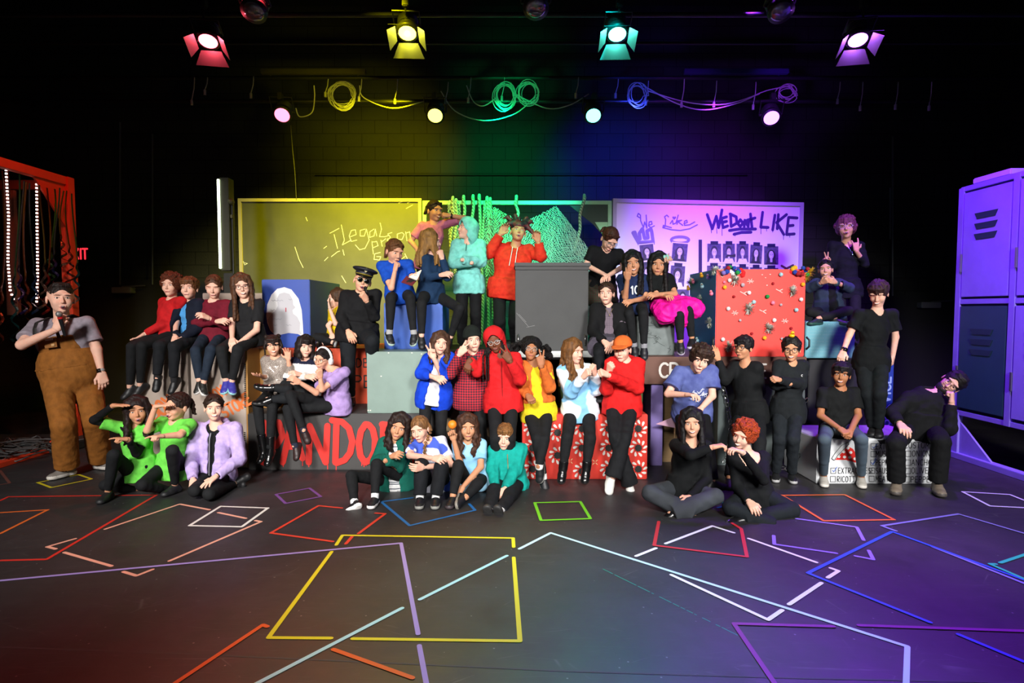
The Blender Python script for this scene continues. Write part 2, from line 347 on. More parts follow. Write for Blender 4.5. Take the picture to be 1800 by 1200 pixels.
class Buf:                                          # joins surfaces into one mesh
    def __init__(s): s.P = []; s.Q = []; s.M = []; s.n = 0
    def add(s, P, Q, m=0):
        if len(P) == 0: return s
        s.P.append(np.asarray(P, float)); s.Q.append(np.asarray(Q) + s.n); s.n += len(P)
        s.M.append(np.asarray(m) if np.ndim(m) else np.full(len(Q), m)); return s
    def ball(s, c, Mx, r, m=0, n=4):
        P, Q = cube_sphere(n); P = (P * np.asarray(r)) @ np.asarray(Mx) + np.asarray(c); return s.add(P, Q, m)
    def tube(s, pts, r, m=0, n=5):
        mb = MB(); mb.tube(pts, r, n, cap=False); return s.add(np.array(mb.v), np.array(mb.f), m)
    def box(s, c, Mx, r, m=0):
        P = np.array([(x, y, z) for z in (-1, 1) for y in (-1, 1) for x in (-1, 1)], float) * np.asarray(r)
        return s.add(P @ np.asarray(Mx) + np.asarray(c), [(0, 2, 3, 1), (4, 5, 7, 6), (0, 1, 5, 4), (2, 6, 7, 3), (0, 4, 6, 2), (1, 3, 7, 5)], m)
    def build(s, name, mats, parent=None):
        P = np.concatenate(s.P); Q = np.concatenate(s.Q).astype(np.int32); M = np.concatenate(s.M).astype(np.int32)
        base = Vector((0, 0, 0)); q = parent
        while q is not None: base += q.location; q = q.parent
        P = P - np.array(base); me = bpy.data.meshes.new(name); me.vertices.add(len(P)); me.vertices.foreach_set('co', P.astype(np.float32).ravel())
        me.loops.add(len(Q) * 4); me.loops.foreach_set('vertex_index', Q.ravel()); me.polygons.add(len(Q)); me.polygons.foreach_set('loop_start', np.arange(0, len(Q) * 4, 4, dtype=np.int32))
        for k in (mats if isinstance(mats, (list, tuple)) else [mats]): me.materials.append(k)
        me.polygons.foreach_set('material_index', M); me.polygons.foreach_set('use_smooth', np.ones(len(Q), bool)); me.update(calc_edges=True)
        o = bpy.data.objects.new(name, me); COL.objects.link(o); o.parent = parent; return o
_cs = {}
def cube_sphere(n):
    if n in _cs: return _cs[n]
    P = []; Q = []; g = np.linspace(-1, 1, n + 1)
    for ax in range(3):
        for sg in (-1, 1):
            b = len(P)
            for a in g:
                for c in g:
                    p = [0, 0, 0]; p[ax] = sg; p[(ax + 1) % 3] = math.tan(a * math.pi / 4); p[(ax + 2) % 3] = math.tan(c * math.pi / 4); P.append(nrm(p))
            for i in range(n):
                for j in range(n):
                    q = [b + i * (n + 1) + j, b + (i + 1) * (n + 1) + j, b + (i + 1) * (n + 1) + j + 1, b + i * (n + 1) + j + 1]; Q.append(q if sg > 0 else q[::-1])
    _cs[n] = (np.array(P), np.array(Q)); return _cs[n]
def wrinkle(P, Q, amp, seed, fr=1.0):
    rs = np.random.RandomState(seed); N = np.zeros_like(P); a, b, c = P[Q[:, 0]], P[Q[:, 1]], P[Q[:, 2]]; n = np.cross(b - a, c - a)
    for i in range(4): np.add.at(N, Q[:, i], n)
    N /= np.linalg.norm(N, axis=1)[:, None] + 1e-9; d = 0
    for i in range(5):
        k = rs.randn(3); k[2] *= 1.3; k = k / np.linalg.norm(k) * (45 + 60 * rs.rand()) * fr; w_ = np.sin(P @ (rs.randn(3) * 12) + rs.rand() * 6) * 1.5
        d = d + (1 - 2 * np.abs(np.sin(P @ k * .5 + w_))) * .5 + .3 * np.sin(P @ k + w_)
    return P + N * (d * amp / 2.2)[:, None], Q

# ---------------------------------------------------------------- people
def az(P): return math.atan2(-P[0], P[1])
def eul(yaw, pitch, roll):                          # rows = local x, y, z in the world; the face looks along -y
    M = Matrix.Rotation(yaw, 3, 'Z') @ Matrix.Rotation(pitch, 3, 'X') @ Matrix.Rotation(roll, 3, 'Y'); return np.array(M.transposed())
HC = {'relax': [(6, 24, 30), (2, 28, 34), (-2, 32, 36), (-7, 36, 36)], 'fist': [(3, 80, 85), (0, 82, 88), (-2, 84, 88), (-5, 84, 88)],
      'flat': [(3, 4, 6), (1, 4, 6), (-1, 4, 6), (-3, 6, 8)], 'open': [(16, 6, 12), (5, 4, 10), (-7, 6, 12), (-20, 8, 14)],
      'v': [(13, 4, 8), (-9, 4, 8), (-3, 75, 85), (-6, 78, 85)], 'point': [(3, 6, 10), (0, 70, 80), (-2, 74, 84), (-5, 74, 84)],
      'grip': [(4, 48, 60), (1, 50, 62), (-1, 52, 62), (-4, 54, 62)], 'horns': [(6, 6, 8), (1, 76, 85), (-1, 76, 85), (-14, 6, 10)],
      'heart': [(4, 42, 48), (1, 42, 48), (-1, 42, 46), (-3, 42, 46)]}
TH = {'relax': (.75, .35), 'fist': (.5, .9), 'flat': (.45, .1), 'open': (1.25, .05), 'v': (.35, .95), 'point': (.4, .9), 'grip': (.55, .95), 'horns': (1.2, .2), 'heart': (.75, .3)}
def hand(w, d, n, right, hz, kind, fore):           # w wrist, d direction, n palm normal
    d = nrm(d); n = np.asarray(n, float); n = n - d * (n @ d); n = nrm(n) if np.linalg.norm(n) > .05 else nrm(np.cross(d, [1, .1, .3])); t = np.cross(d, n) if right else np.cross(n, d)
    S = SDF(); S.add(rcone(w - nrm(fore) * .05 * hz, w + d * .012 * hz, .0225 * hz, .021 * hz), .006)
    off = (.030, .010, -.010, -.029); ln = (.066, .073, .069, .054); kn = (.086, .09, .086, .078)
    for i in range(4):
        K = w + (d * kn[i] + t * off[i] * .95) * hz; S.add(rcone(w + (d * .015 + t * off[i] * .55) * hz, K, .016 * hz, .0118 * hz), .012 * hz)
        sp, c1, c2 = HC[kind][i]; dd = nrm(d * math.cos(R_(sp)) + t * math.sin(R_(sp))); p = K; a = 0
        for j, (cc, fr) in enumerate(((c1, .45), (c2, .3), (c2 * .7, .25))):
            a += R_(cc); q = p + (dd * math.cos(a) + n * math.sin(a)) * ln[i] * fr * hz
            S.add(rcone(p, q, (.0098, .0088, .008)[j] * hz, (.0088, .008, .0068)[j] * hz), .0025); p = q
    a, c = TH[kind]; b0 = w + (d * .03 + t * .026 + n * .006) * hz; td = nrm(d * math.cos(a) + t * math.sin(a) + n * c * .5)
    p1 = b0 + td * .035 * hz; t2 = nrm(d + (t * math.sin(a) * .6) * (1 - c) + n * c * .6 - t * c * .5); p2 = p1 + t2 * .032 * hz
    S.add(rcone(w + (d * .012 + t * .012) * hz, b0, .014 * hz, .0135 * hz), .01); S.add(rcone(b0, p1, .0125 * hz, .0105 * hz), .005); S.add(rcone(p1, p2, .010 * hz, .008 * hz), .003)
    return S.run(.0036)
NV = {'cam': (0, -1, 0), 'back': (0, 1, 0), 'down': (0, 0, -1), 'up': (0, 0, 1), 'l': (-1, 0, 0), 'r': (1, 0, 0), 'bd': (0, .7, -.7)}
SURF = []
def person(label, Y, T, h, f, sL, sR, p, eL, wL, eR, wR, kL, aL, kR, aR, tL=None, tR=None, ty=0, hd=.03, bw=1., lw=1., hL='relax', hR='relax', nL=None, nR=None,
           dL=None, dR=None, skin='#e8b896', hair='#4a2f1f', hs=('short',), top=('tee', '#18181a'), bot=('leg', '#17181a'), shoe=('#18181a', '#18181a'), sock=None,
           mouth='flat', glasses=None, extra=None, jacket=None, foot=None, group=None, eyes='open', pd=0., noleg=False, sc2=1., seed=0, hairm='hair', hem=-.085, brow=None, lips='#b8606a', lace=None):
    k = T / 1.5
    def at(j, Y_): return np.array(U(j[0], j[1], Y_))
    def link(par, j, L, default=1):
        o = j[2] if len(j) > 2 else default
        if isinstance(o, str) and o[0] == 'g': return np.array(G(j[0], j[1], float(o[1:]) + .075 * k))
        if isinstance(o, str): o = -1 if o == '-' else 1; auto = True
        else: auto = (len(j) <= 2)
        if not auto: return at(j, Y - o)
        r = np.array(ray(j[0], j[1])); r = r / np.linalg.norm(r); c = np.array([0, 0, CH]) - par; b = r @ c; disc = b * b - (c @ c - L * L)
        t = -b if disc < 0 else -b - o * math.sqrt(disc); return np.array([0, 0, CH]) + r * t
    tyr = R_(ty); sd = -.15 * k * math.sin(tyr); ax = az(U(p[0], p[1], Y)); tyw = ax + tyr
    SL, SR = at(sL, Y + sd - pd - (sL[2] if len(sL) > 2 else 0)), at(sR, Y - sd - pd - (sR[2] if len(sR) > 2 else 0)); PV = at(p, Y)
    up = nrm((SL + SR) / 2 - PV); rt = SR - SL; rt = nrm(rt - up * (rt @ up)); NB = (SL + SR) / 2 + up * .015 * k; ba = np.cross(up, rt); ba = nrm(ba)
    if ba[1] < -.999: pass
    rx = np.array([math.cos(tyw), math.sin(tyw), 0]); rx = nrm(rx - up * (rx @ up));
    if abs(ty) > 30: rt = rx; ba = nrm(np.cross(up, rt))
    TM = np.array([rt, ba, up])                     # torso frame: x right, y back, z up
    UA, FA, TG, SN = .175 * T, .15 * T, .245 * T, .24 * T
    EL, ER = link(SL, eL, UA), link(SR, eR, UA); FL, FR = link(EL, wL, FA + .03), link(ER, wR, FA + .03)
    hx, hy, hh = h; s = F / Y; z_ = hh / s / .238; HL = at((hx, hy), Y - hd - pd); 
    yaw, pit, rol = f; HM = eul(az(HL) + R_(yaw), R_(pit), R_(rol)); H0 = HL - HM[2] * .008 * z_
    hw = .076 * k * bw ** .5; HPL, HPR = PV - rx * hw, PV + rx * hw
    KL, KR = link(HPL, kL, TG), link(HPR, kR, TG); AL, AR = link(KL, aL, SN, '-'), link(KR, aR, SN, '-')
    root = empty('person', (float(PV[0]), float(PV[1]), float(max(0, min(AL[2], AR[2]) - .075 * k))), label, 'person', group or 'young theatre company posing on stage')
    sk = mat(skin, .62, 'skin', spec=.3); rnd = random.Random(seed + int(hx))
    # --- body
    B = Buf(); S = SDF(); b = bw
    S.add(ell(PV + up * .02 * k, TM, (.125 * b * k, .085 * b * k, .1 * k)), .01); S.add(ell(PV + up * .17 * k, TM, (.098 * b * k, .07 * b * k, .14 * k)), .04)
    ch = PV + (NB - PV) * .68; S.add(ell(ch, TM, (.118 * b * k, .078 * b * k, .14 * k)), .05); S.add(rcone(SL, SR, .036 * k, .036 * k), .05); S.add(rcone(NB - up * .03, NB + up * .01, .052 * k, .044 * k), .03)
    S.add(rcone(NB - up * .02 * k, H0 + HM[1] * .02 * z_ - HM[2] * .06 * z_, .045 * k * b ** .35, .041 * k * b ** .35), .025)
    for a_, e_, w_ in ((SL, EL, FL), (SR, ER, FR)):
        wr = e_ + (w_ - e_) * (1 - .045 / max(.1, np.linalg.norm(w_ - e_)))
        S.add(rcone(a_, e_, .037 * k * b ** .4, .030 * k * b ** .4), .02); S.add(rcone(e_, wr, .031 * k * b ** .4, .0215 * k), .012)
    if not noleg:
        for q, kn, an in ((HPL, KL, AL), (HPR, KR, AR)):
            S.add(rcone(q, kn, .058 * k * lw, .04 * k * lw), .02); S.add(rcone(kn, an, .038 * k * lw, .027 * k), .012)
    B.add(*S.run(.0085))
    S = SDF(); hp = lambda x, y, zz: H0 + (x * HM[0] + y * HM[1] + zz * HM[2]) * z_
    he = lambda c, r: ell(hp(*c), HM, np.array(r) * z_)
    hr = lambda a, c, r1, r2: rcone(hp(*a), hp(*c), r1 * z_, r2 * z_)
    fat = 1 + (bw - 1) * .25
    S.add(he((0, .012, .028), (.073 * fat, .09, .082)), .01).add(he((0, -.022, -.036), (.056 * fat, .06, .074)), .03).add(he((0, -.058, -.092), (.02, .018, .016)), .025)
    for sg in (-1, 1):
        S.add(he((sg * .034, -.058, -.032), (.022, .02, .022)), .025).add(he((sg * .074 * fat, .012, -.014), (.008, .018, .029)), .006).add(he((sg * .03, -.075, .026), (.026, .012, .008)), .014)
        S.sub(he((sg * .031, -.101, .002), (.018, .014, .012)), .012)
    S.add(hr((0, -.082, .004), (0, -.099, -.029), .0065, .0095), .012).add(hr((-.0075, -.09, -.033), (.0075, -.09, -.033), .007, .007), .007)
    S.add(hr((-.016, -.083, -.063), (.016, -.083, -.063), .006, .006), .01)
    S.add(rcone(hp(0, .02, -.05), NB - up * .01, .043 * z_ * fat, .045 * k * b ** .35), .02)
    HS = SDF(); HS.ops = [o for o in S.ops]
    def hf(P_):                                      # head field at a point
        d = .06
        for t_, (fn, _, _), kk in S.ops:
            v = float(fn(np.float64(P_[0]), np.float64(P_[1]), np.float64(P_[2])))
            if t_: v = -v; q_ = max(kk - abs(d - v), 0) / kk; d = max(d, v) + q_ * q_ * kk * .25
            else: q_ = max(kk - abs(d - v), 0) / kk; d = min(d, v) - q_ * q_ * kk * .25
        return d
    def sy(x, zz):
        lo_, hi_ = -.14, 0.
        for _ in range(16):
            m_ = (lo_ + hi_) / 2
            if hf(hp(x, m_, zz)) < 0: hi_ = m_
            else: lo_ = m_
        return hi_
    B.add(*S.run(.0042)); eb = lambda x, zz, o, r, m, rr=0: B.ball(hp(x, sy(x, zz) + o, zz), eul(rr, 0, 0) @ HM if rr else HM, np.array(r) * z_, m)
    for sg in (-1, 1):
        x = sg * .031
        if eyes == 'open':
            y0 = sy(x, .001); B.ball(hp(x, y0 + .0015, .001), HM, np.array((.0118, .006, .0052)) * z_, 1); B.ball(hp(x, y0 - .0028, .001), HM, np.array((.0058, .0035, .0056)) * z_, 2)
        B.tube([hp(x + q * .0075, sy(x + q * .0075, .006) - .0005, .0065 - abs(q) * .0014 - (.005 if eyes != 'open' else 0)) for q in (-2, -1, 0, 1, 2)], .0014 * z_, 3)
        B.tube([hp(x + q * .009, sy(x + q * .009, .021) - .001, .0215 + .003 * (1 - abs(q - sg) / 2)) for q in (-2, -1, 0, 1, 2)], [r * z_ for r in (.0012, .002, .0022, .002, .0012)], 3)
    mz = -.064
    if mouth == 'smile':
        B.tube([hp(q * .0085, sy(q * .0085, mz) - .0005, mz - .003 + abs(q) ** 1.6 * .0018) for q in (-3, -2, -1, 0, 1, 2, 3)], [r * z_ for r in (.0015, .0035, .005, .0055, .005, .0035, .0015)], 4)
        B.tube([hp(q * .0075, sy(q * .0075, mz) - .0035, mz - .001 + abs(q) ** 1.6 * .0018) for q in (-2.5, -1.5, 0, 1.5, 2.5)], [r * z_ for r in (.001, .003, .0036, .003, .001)], 1)
    elif mouth == 'open':
        eb(0, mz - .004, .0, (.017, .006, .014), 4); eb(0, mz - .004, -.003, (.012, .006, .0095), 5)
        B.tube([hp(q * .004, sy(0, mz) - .0045, mz + .0045) for q in (-2, 0, 2)], .0018 * z_, 1)
    elif mouth == 'half':
        B.tube([hp(q * .0085, sy(q * .0085, mz) - .0002, mz - .002 + abs(q) ** 1.6 * .0014) for q in (-3, -2, -1, 0, 1, 2, 3)], [r * z_ for r in (.0015, .003, .0042, .0042, .0042, .003, .0015)], 4)
    else:
        B.tube([hp(q * .0075, sy(q * .0075, mz) - .0002, mz - abs(q) * .0005) for q in (-3, -2, -1, 0, 1, 2, 3)], [r * z_ for r in (.001, .0024, .0033, .0034, .0033, .0024, .001)], 4)
    hz = k * .9 * (1.06 if bw > 1.3 else 1)
    for (e_, w_, kind, nv, dv, right) in ((EL, FL, hL, nL, dL, True), (ER, FR, hR, nR, dR, False)):
        if kind is None: continue
        fd = nrm(w_ - e_); wr = e_ + (w_ - e_) * (1 - .045 / max(.1, np.linalg.norm(w_ - e_)))
        d_ = fd if dv is None else nrm(dv); n_ = NV[nv] if isinstance(nv, str) else (nv if nv is not None else ((0, .75, -.65) if abs(fd[2]) < .75 else ((.6, .6, 0) if right else (-.6, .6, 0))))
        B.add(*hand(wr, d_, np.asarray(n_, float), right, hz, kind, fd))
    B.build('body', [sk, mat('#f4f0ec', .3), mat('#20140f', .15), mat(brow or (hair if hair not in ('#e0602a',) else '#5a2d18'), .6), mat(lips, .45), mat('#3a1214', .6)], root)
    # --- hair
    hm = mat(hair, .62, hairm, spec=.3); st = hs[0]; C = SDF(); dn = HM @ np.array([0, 0, -1.]); dn = dn / np.linalg.norm(dn)   # world down in head axes
    hatted = extra and any(e[0] in ('beanie', 'cap', 'policecap', 'jester', 'hoodup') for e in extra)
    vol = {'curly': .022, 'bigcurl': .03, 'short': .013, 'bob': .013, 'long': .011, 'pony': .006, 'braids': .007, 'crop': .007, 'mess': .018}.get(st, .01)
    if hatted: vol = .004
    C.add(he((0, .016, .034), (.076 + vol, .09 + vol, .081 + vol)), .01)
    if st in ('long', 'bob', 'mess', 'curly'): C.add(he((0, .03, -.01), (.078 + vol, .078 + vol, .07)), .02)
    C.sub(he((0, -.125, -.022), (.066, .085, .1)), .012)
    C.sub(he((0, -.02, -.14), (.2, .11, .1)), .01)
    if st in ('pony', 'crop', 'braids', 'short'):
        for sg in (-1, 1): C.sub(he((sg * .1, -.03, -.07), (.022, .04, .055)), .01)
    rs = random.Random(seed * 7 + 3)
    def chain(pts, r0, r1, kk=.006):
        for i in range(len(pts) - 1):
            t0, t1 = i / (len(pts) - 1), (i + 1) / (len(pts) - 1); C.add(hr(pts[i], pts[i + 1], r0 + (r1 - r0) * t0, r0 + (r1 - r0) * t1), kk)
    def fringe(n=9, zz=.045, len_=.03, side=0):
        for i in range(n):
            x = -.055 + .11 * i / (n - 1); y_ = -.078 + abs(x) * .35; top_ = (x * .5, -.05, .098); mid = (x, y_ - .012, zz + .03); end = (x * 1.05 + side + rs.uniform(-.004, .004), y_ - .012 + abs(x) * .2, zz - len_ + rs.uniform(-.004, .014))
            chain([top_, mid, end], .013, .006)
    if st in ('short', 'crop'):
        if len(hs) > 1 and hs[1]: fringe(9, .045, hs[1], hs[2] if len(hs) > 2 else 0)
        elif not hatted:
            for i in range(9): x = -.05 + .1 * i / 8; chain([(x * .8, -.05, .1), (x, -.07 + abs(x) * .4, .087)], .014, .009)
    if st == 'short':
        for i in range(34):
            th = rs.uniform(0, 6.28); zz = rs.uniform(.25, 1); q = math.sqrt(1 - zz * zz); x, y_ = q * math.sin(th), q * math.cos(th)
            if y_ < -.55: continue
            p0 = (x * .082, .016 + y_ * .096, .034 + zz * .086); chain([p0, (p0[0] * 1.08 + rs.uniform(-.012, .012), p0[1] * 1.03 - .012, p0[2] * 1.04 - rs.uniform(0, .02))], .014, .006, .01)
    if st in ('mess', 'curly', 'bigcurl'):
        n = {'mess': 70, 'curly': 90, 'bigcurl': 150}[st]; rr = {'mess': .015, 'curly': .017, 'bigcurl': .028}[st]
        for i in range(n):
            th = rs.uniform(0, 2 * math.pi); zz = rs.uniform(-.3, 1); q = math.sqrt(1 - zz * zz); x, y_ = q * math.sin(th), q * math.cos(th)
            if y_ < -.25 and zz < (.45 if st != 'mess' else .4): continue
            if st == 'bigcurl':
                zz = zz * 1.1 - .35; R2 = (.125 + .04 * (1 - zz) / 2 * 1.6); c = (x * R2 * (1.25 if zz < .2 else .85), .03 + max(y_, -.25) * .10, .03 + zz * .125)
            else: c = (x * (.078 + vol), .016 + y_ * (.09 + vol), .034 + zz * (.082 + vol))
            C.add(he(c, (rr * rs.uniform(.7, 1.2),) * 3), .008)
        if st == 'mess': fringe(10, .05, .035)
    if st in ('long', 'bob'):
        Lh = hs[1]; fr = hs[2] if len(hs) > 2 else 'both'; wav = hs[3] if len(hs) > 3 else 0.; n = 44
        for i in range(n):
            a = R_(54 + (360 - 108) * i / (n - 1)); x0, y0 = math.sin(a), -math.cos(a)
            fs = y0 < .1; ll = Lh * rs.uniform(.9, 1.05)
            if fs and fr == 'back': continue
            if fs and fr == 'L' and x0 > 0: continue
            if fs and fr == 'R' and x0 < 0: continue
            pts = [(x0 * .012, y0 * .02, .116), (x0 * .07, .014 + y0 * .075, .085), (x0 * .09, .016 + y0 * .092, .02), (x0 * .09, .016 + y0 * (.088 if fs else .09), -.05)]
            m_ = 7; jx = (1 if x0 > 0 else -1) * (rs.uniform(-.05, .03) if fs else rs.uniform(-.035, .022)); jy = rs.uniform(-.02, .008)
            for j in range(1, m_):
                t = j / (m_ - 1); l = ll * t; ph = wav * math.sin(t * 13 + i * .9)
                sx, sy_ = x0 * .087 + ph + jx * t, (.016 + y0 * .085) + (-.05 * min(1, t * 2) if fs else .045 * min(1, t * 2)) + ph * .5 + jy * t
                pts.append((sx + dn[0] * l, sy_ + dn[1] * l, -.05 + dn[2] * l))
            chain(pts, .0145, .010, .014)
        if len(hs) > 4 and hs[4]: fringe(9, .045, hs[4])
    if st == 'pony':
        sx, Lh = hs[1], hs[2]; pts = [(sx * .4, .09, .05)]
        for j in range(7): t = j / 6; l = Lh * t; pts.append((sx * (.6 + .7 * t) + dn[0] * l, .12 + .02 * t + dn[1] * l, .035 + dn[2] * l))
        for q in range(5): o = [(rs.uniform(-.014, .014), rs.uniform(-.01, .01)) for _ in pts]; chain([(a_ + u_[0], b_ + u_[1], c_) for (a_, b_, c_), u_ in zip(pts, o)], .016, .007)
        for sg in (-1, 1): chain([(sg * .03, -.07, .088), (sg * .065, -.03, .06), (sg * .08, .03, .04)], .012, .01)
    if st == 'braids':
        for sg in (-1, 1):
            bz = [(sg * .05, .04, .08), (sg * .085, .035, .0)]
            for j in range(12): l = .02 * j; bz.append((sg * (.09 - .02 * min(1, j / 5)) + dn[0] * l, (.03 - .11 * min(1, j / 5)) + dn[1] * l, -.03 + dn[2] * l))
            for j, q in enumerate(bz[2:]): C.add(he((q[0] + (.005 if j % 2 else -.005), q[1], q[2]), (.016, .014, .014)), .003)
            chain(bz[:3], .014, .014)
    if st == 'buns':
        for sg in (-1, 1):
            C.add(he((sg * .062, .03, .1), (.026, .026, .026)), .008)
            for q in range(4): chain([(sg * .07, -.03 + q * .02, .06), (sg * (.086 + q * .002), -.045 + q * .02, .0), (sg * .088, -.04 + q * .02, -.09)], .014, .008)
        fringe(10, .045, .04)
    if st == 'locs':
        for i in range(26):
            a = R_(40 + 280 * i / 25); x0, y0 = math.sin(a), -math.cos(a)
            pts = [(x0 * .03, y0 * .03, .11), (x0 * .085, .016 + y0 * .09, .04), (x0 * .088, .02 + y0 * .07, -.05)]
            for j in range(1, 6): l = .30 * j / 5; pts.append((-.09 + .03 * math.sin(i * 2.1) + dn[0] * l, -.085 + .02 * math.cos(i * 1.7) + dn[1] * l, -.05 + dn[2] * l) if x0 < 0 else (x0 * .09 + dn[0] * l * .3, .02 + y0 * .07 - .02 * j / 5 + dn[1] * l * .3, -.05 + dn[2] * l * .3))
            chain(pts, .008, .006, .003)
    Pq = C.run(.0046); Bh = Buf(); Bh.add(*wrinkle(*Pq, .0018, seed, 3.2)); hobj = Bh.build('hair', hm, root)
    # --- clothes
    def torso(S_, g, hemz, low=True):
        cc = [(PV + up * hemz * k, -up)]
        S_.add(ell(PV + up * .03 * k, TM, ((.143 * b) * k + g, (.108 * b) * k + g, .27 * k), cc + [(PV + up * .12 * k, up)]), .01)
        for uz_ in (.0, -.07): S_.add(rcone(PV - rx * .055 * k * b + up * uz_ * k, PV + rx * .055 * k * b + up * uz_ * k, .092 * k * max(1, lw * .95) + g, .1 * k * max(1, lw * .95) + g, cc), .03)
        S_.add(ell(PV + up * .17 * k, TM, (.108 * b * k + g, .08 * b * k + g, .17 * k), cc), .05); S_.add(ell(ch, TM, (.126 * b * k + g, .085 * b * k + g, .15 * k), cc), .05)
        S_.add(rcone(SL, SR, .044 * k + g * .5, .044 * k + g * .5), .04)
    def sleeves(S_, g, kind, bag=0.):
        for a_, e_, w_ in ((SL, EL, FL), (SR, ER, FR)):
            u_ = nrm(e_ - a_); b4 = b ** .4
            if kind == 'short':
                en = a_ + (e_ - a_) * .72; S_.add(rcone(a_, en + u_ * .03, .040 * k * b4 + g, .043 * k * b4 + g + bag, [(en, u_)]), .03)
            elif kind == 'none': continue
            else:
                f_ = {'long': 1., 'push': .62}[kind]; L_ = max(.1, np.linalg.norm(w_ - e_)); v_ = (w_ - e_) / L_; en = e_ + v_ * ((L_ - .055) * f_)
                S_.add(rcone(a_, e_, .042 * k * b4 + g, .036 * k * b4 + g + bag * .6), .03); S_.add(rcone(e_, en + v_ * .02, .036 * k * b4 + g + bag * .6, .0265 * k * b4 + g * .7 + bag * .3, [(en, v_)]), .015)
    def neck(S_, r, fwd=0., dn_=0.): S_.sub(rcone(NB - ba * fwd - up * dn_, NB + up * .14 - ba * .03, r, r + .012), .006)
    def garment(name, spec, hemz, cutf=None, parts=None):
        kind, col = spec[0], spec[1]; o = spec[2] if len(spec) > 2 else {}; S_ = SDF(); g = {'tee': .010, 'long': .008, 'hoodie': .022, 'sweater': .016, 'jacket': .024}.get(kind, .01) + o.get('g', 0)
        torso(S_, g, hemz); sleeves(S_, g * .8, o.get('sl', 'short' if kind == 'tee' else 'long'), o.get('bag', .004 if kind == 'tee' else (.008 if kind in ('hoodie', 'jacket') else 0)))
        neck(S_, o.get('nr', .045 * k), o.get('nf', .02), o.get('nd', 0))
        if kind == 'hoodie' or o.get('hood'):
            if not (extra and any(e[0] == 'hoodup' for e in extra)):
                for q in range(-3, 4): a0 = R_(q * 34); a1 = R_((q + 1) * 34); pp = lambda a_: NB + rt * math.sin(a_) * .085 * k + ba * (math.cos(a_) * .085 * k + .012) + up * (.022 + .024 * math.cos(a_)) * k; S_.add(rcone(pp(a0), pp(a1), .024 * k, .024 * k), .012)
        for t_, n_ in o.get('trim', ()): S_.cut(PV + (NB - PV) * t_, rt * n_[0] + ba * n_[1] + up * n_[2])
        for x_, t_, n_ in o.get('side', ()): S_.cut(PV + (NB - PV) * t_ + rt * x_, rt * n_[0] + up * n_[2])
        if o.get('open'):
            w0 = o['open']
            for t in range(9):
                c_ = PV + up * (hemz * k - .03 + t * .075 * k) - ba * .16 * b; wd = w0 * (1 + o.get('flare', .2) * (4 - t) / 4); S_.sub(ell(c_, TM, (wd, .115 * b, .075)), .004)
        P_, Q_ = wrinkle(*S_.run(.008), {'tee': .0045, 'long': .0035}.get(kind, .006), seed + 5 + len(name))
        m_ = 0
        if cutf:
            cen = P_[Q_].mean(1); L = (cen - PV) @ TM.T; L[:, 2] /= max(.1, np.linalg.norm(NB - PV)); arm = np.zeros(len(L), int); m_ = np.asarray(cutf(L, cen)).astype(int)
        bb = Buf(); bb.add(P_, Q_, m_); ml = [mat(*c) if isinstance(c, tuple) else mat(c, .85, 'cloth') for c in ([col] if not isinstance(col, list) else col)]
        return bb.build(name, ml, root)
    nm = {'tee': 't_shirt', 'long': 'long_sleeve_top', 'hoodie': 'hoodie', 'sweater': 'sweater', 'jacket': 'jacket'}
    inner = top; g1 = garment(inner[2].get('name', nm[top[0]]) if len(top) > 2 else nm[top[0]], top, hem, top[2].get('paint') if len(top) > 2 else None)
    if jacket: garment(jacket[2].get('name', 'jacket'), jacket, jacket[2].get('hem', hem), jacket[2].get('paint'))
    # front detail helper: a point on the front of the torso at (x, t) with t = 0 pelvis .. 1 neck
    gg = .03 + (.012 if jacket or top[0] in ('hoodie', 'sweater') else 0)
    def front(x, t, o=0.):
        w_ = (.126 * b * k + gg); dy = (.088 * b * k + gg * .7) * math.sqrt(max(.05, 1 - (x / w_) ** 2)) * (1.02 if t < .8 else 1.02 - (t - .8) * 1.6); return PV + rt * x + (NB - PV) * t - ba * (dy + o)
    # --- legs
    bk, bc = bot[0], bot[1]; bo = bot[2] if len(bot) > 2 else {}
    def legs(hw_, kn_, an_, col, name, upto=.94, waist=.09):
        S_ = SDF(); S_.add(ell(PV + up * .02 * k, TM, (.13 * b * k, .095 * b * k, .11 * k), [(PV + up * waist * k, up)]), .01)
        if waist > .1: S_.add(ell(PV + up * .1 * k, TM, (.142 * b * k, .112 * b * k, .24 * k), [(PV + up * waist * k, up)]), .03)
        for q, kk_, aa in ((HPL, KL, AL), (HPR, KR, AR)):
            S_.add(rcone(q, kk_, hw_ * k * lw, kn_ * k * lw), .02); v_ = nrm(aa - kk_); en = kk_ + (aa - kk_) * upto
            S_.add(rcone(kk_, en + v_ * .02, kn_ * k * lw, an_ * k, [(en, v_)]), .015)
            if bk == 'leg': S_.add(rcone(kk_ + v_ * .05 * k - 0, kk_ + (aa - kk_) * .55, .046 * k * lw, .036 * k), .02)
        bb = Buf(); bb.add(*wrinkle(*S_.run(.0085), (.0014 if bk == 'leg' else .0035), seed + 9)); return bb.build(name, mat(*col) if isinstance(col, tuple) else mat(col, .85, 'cloth'), root)
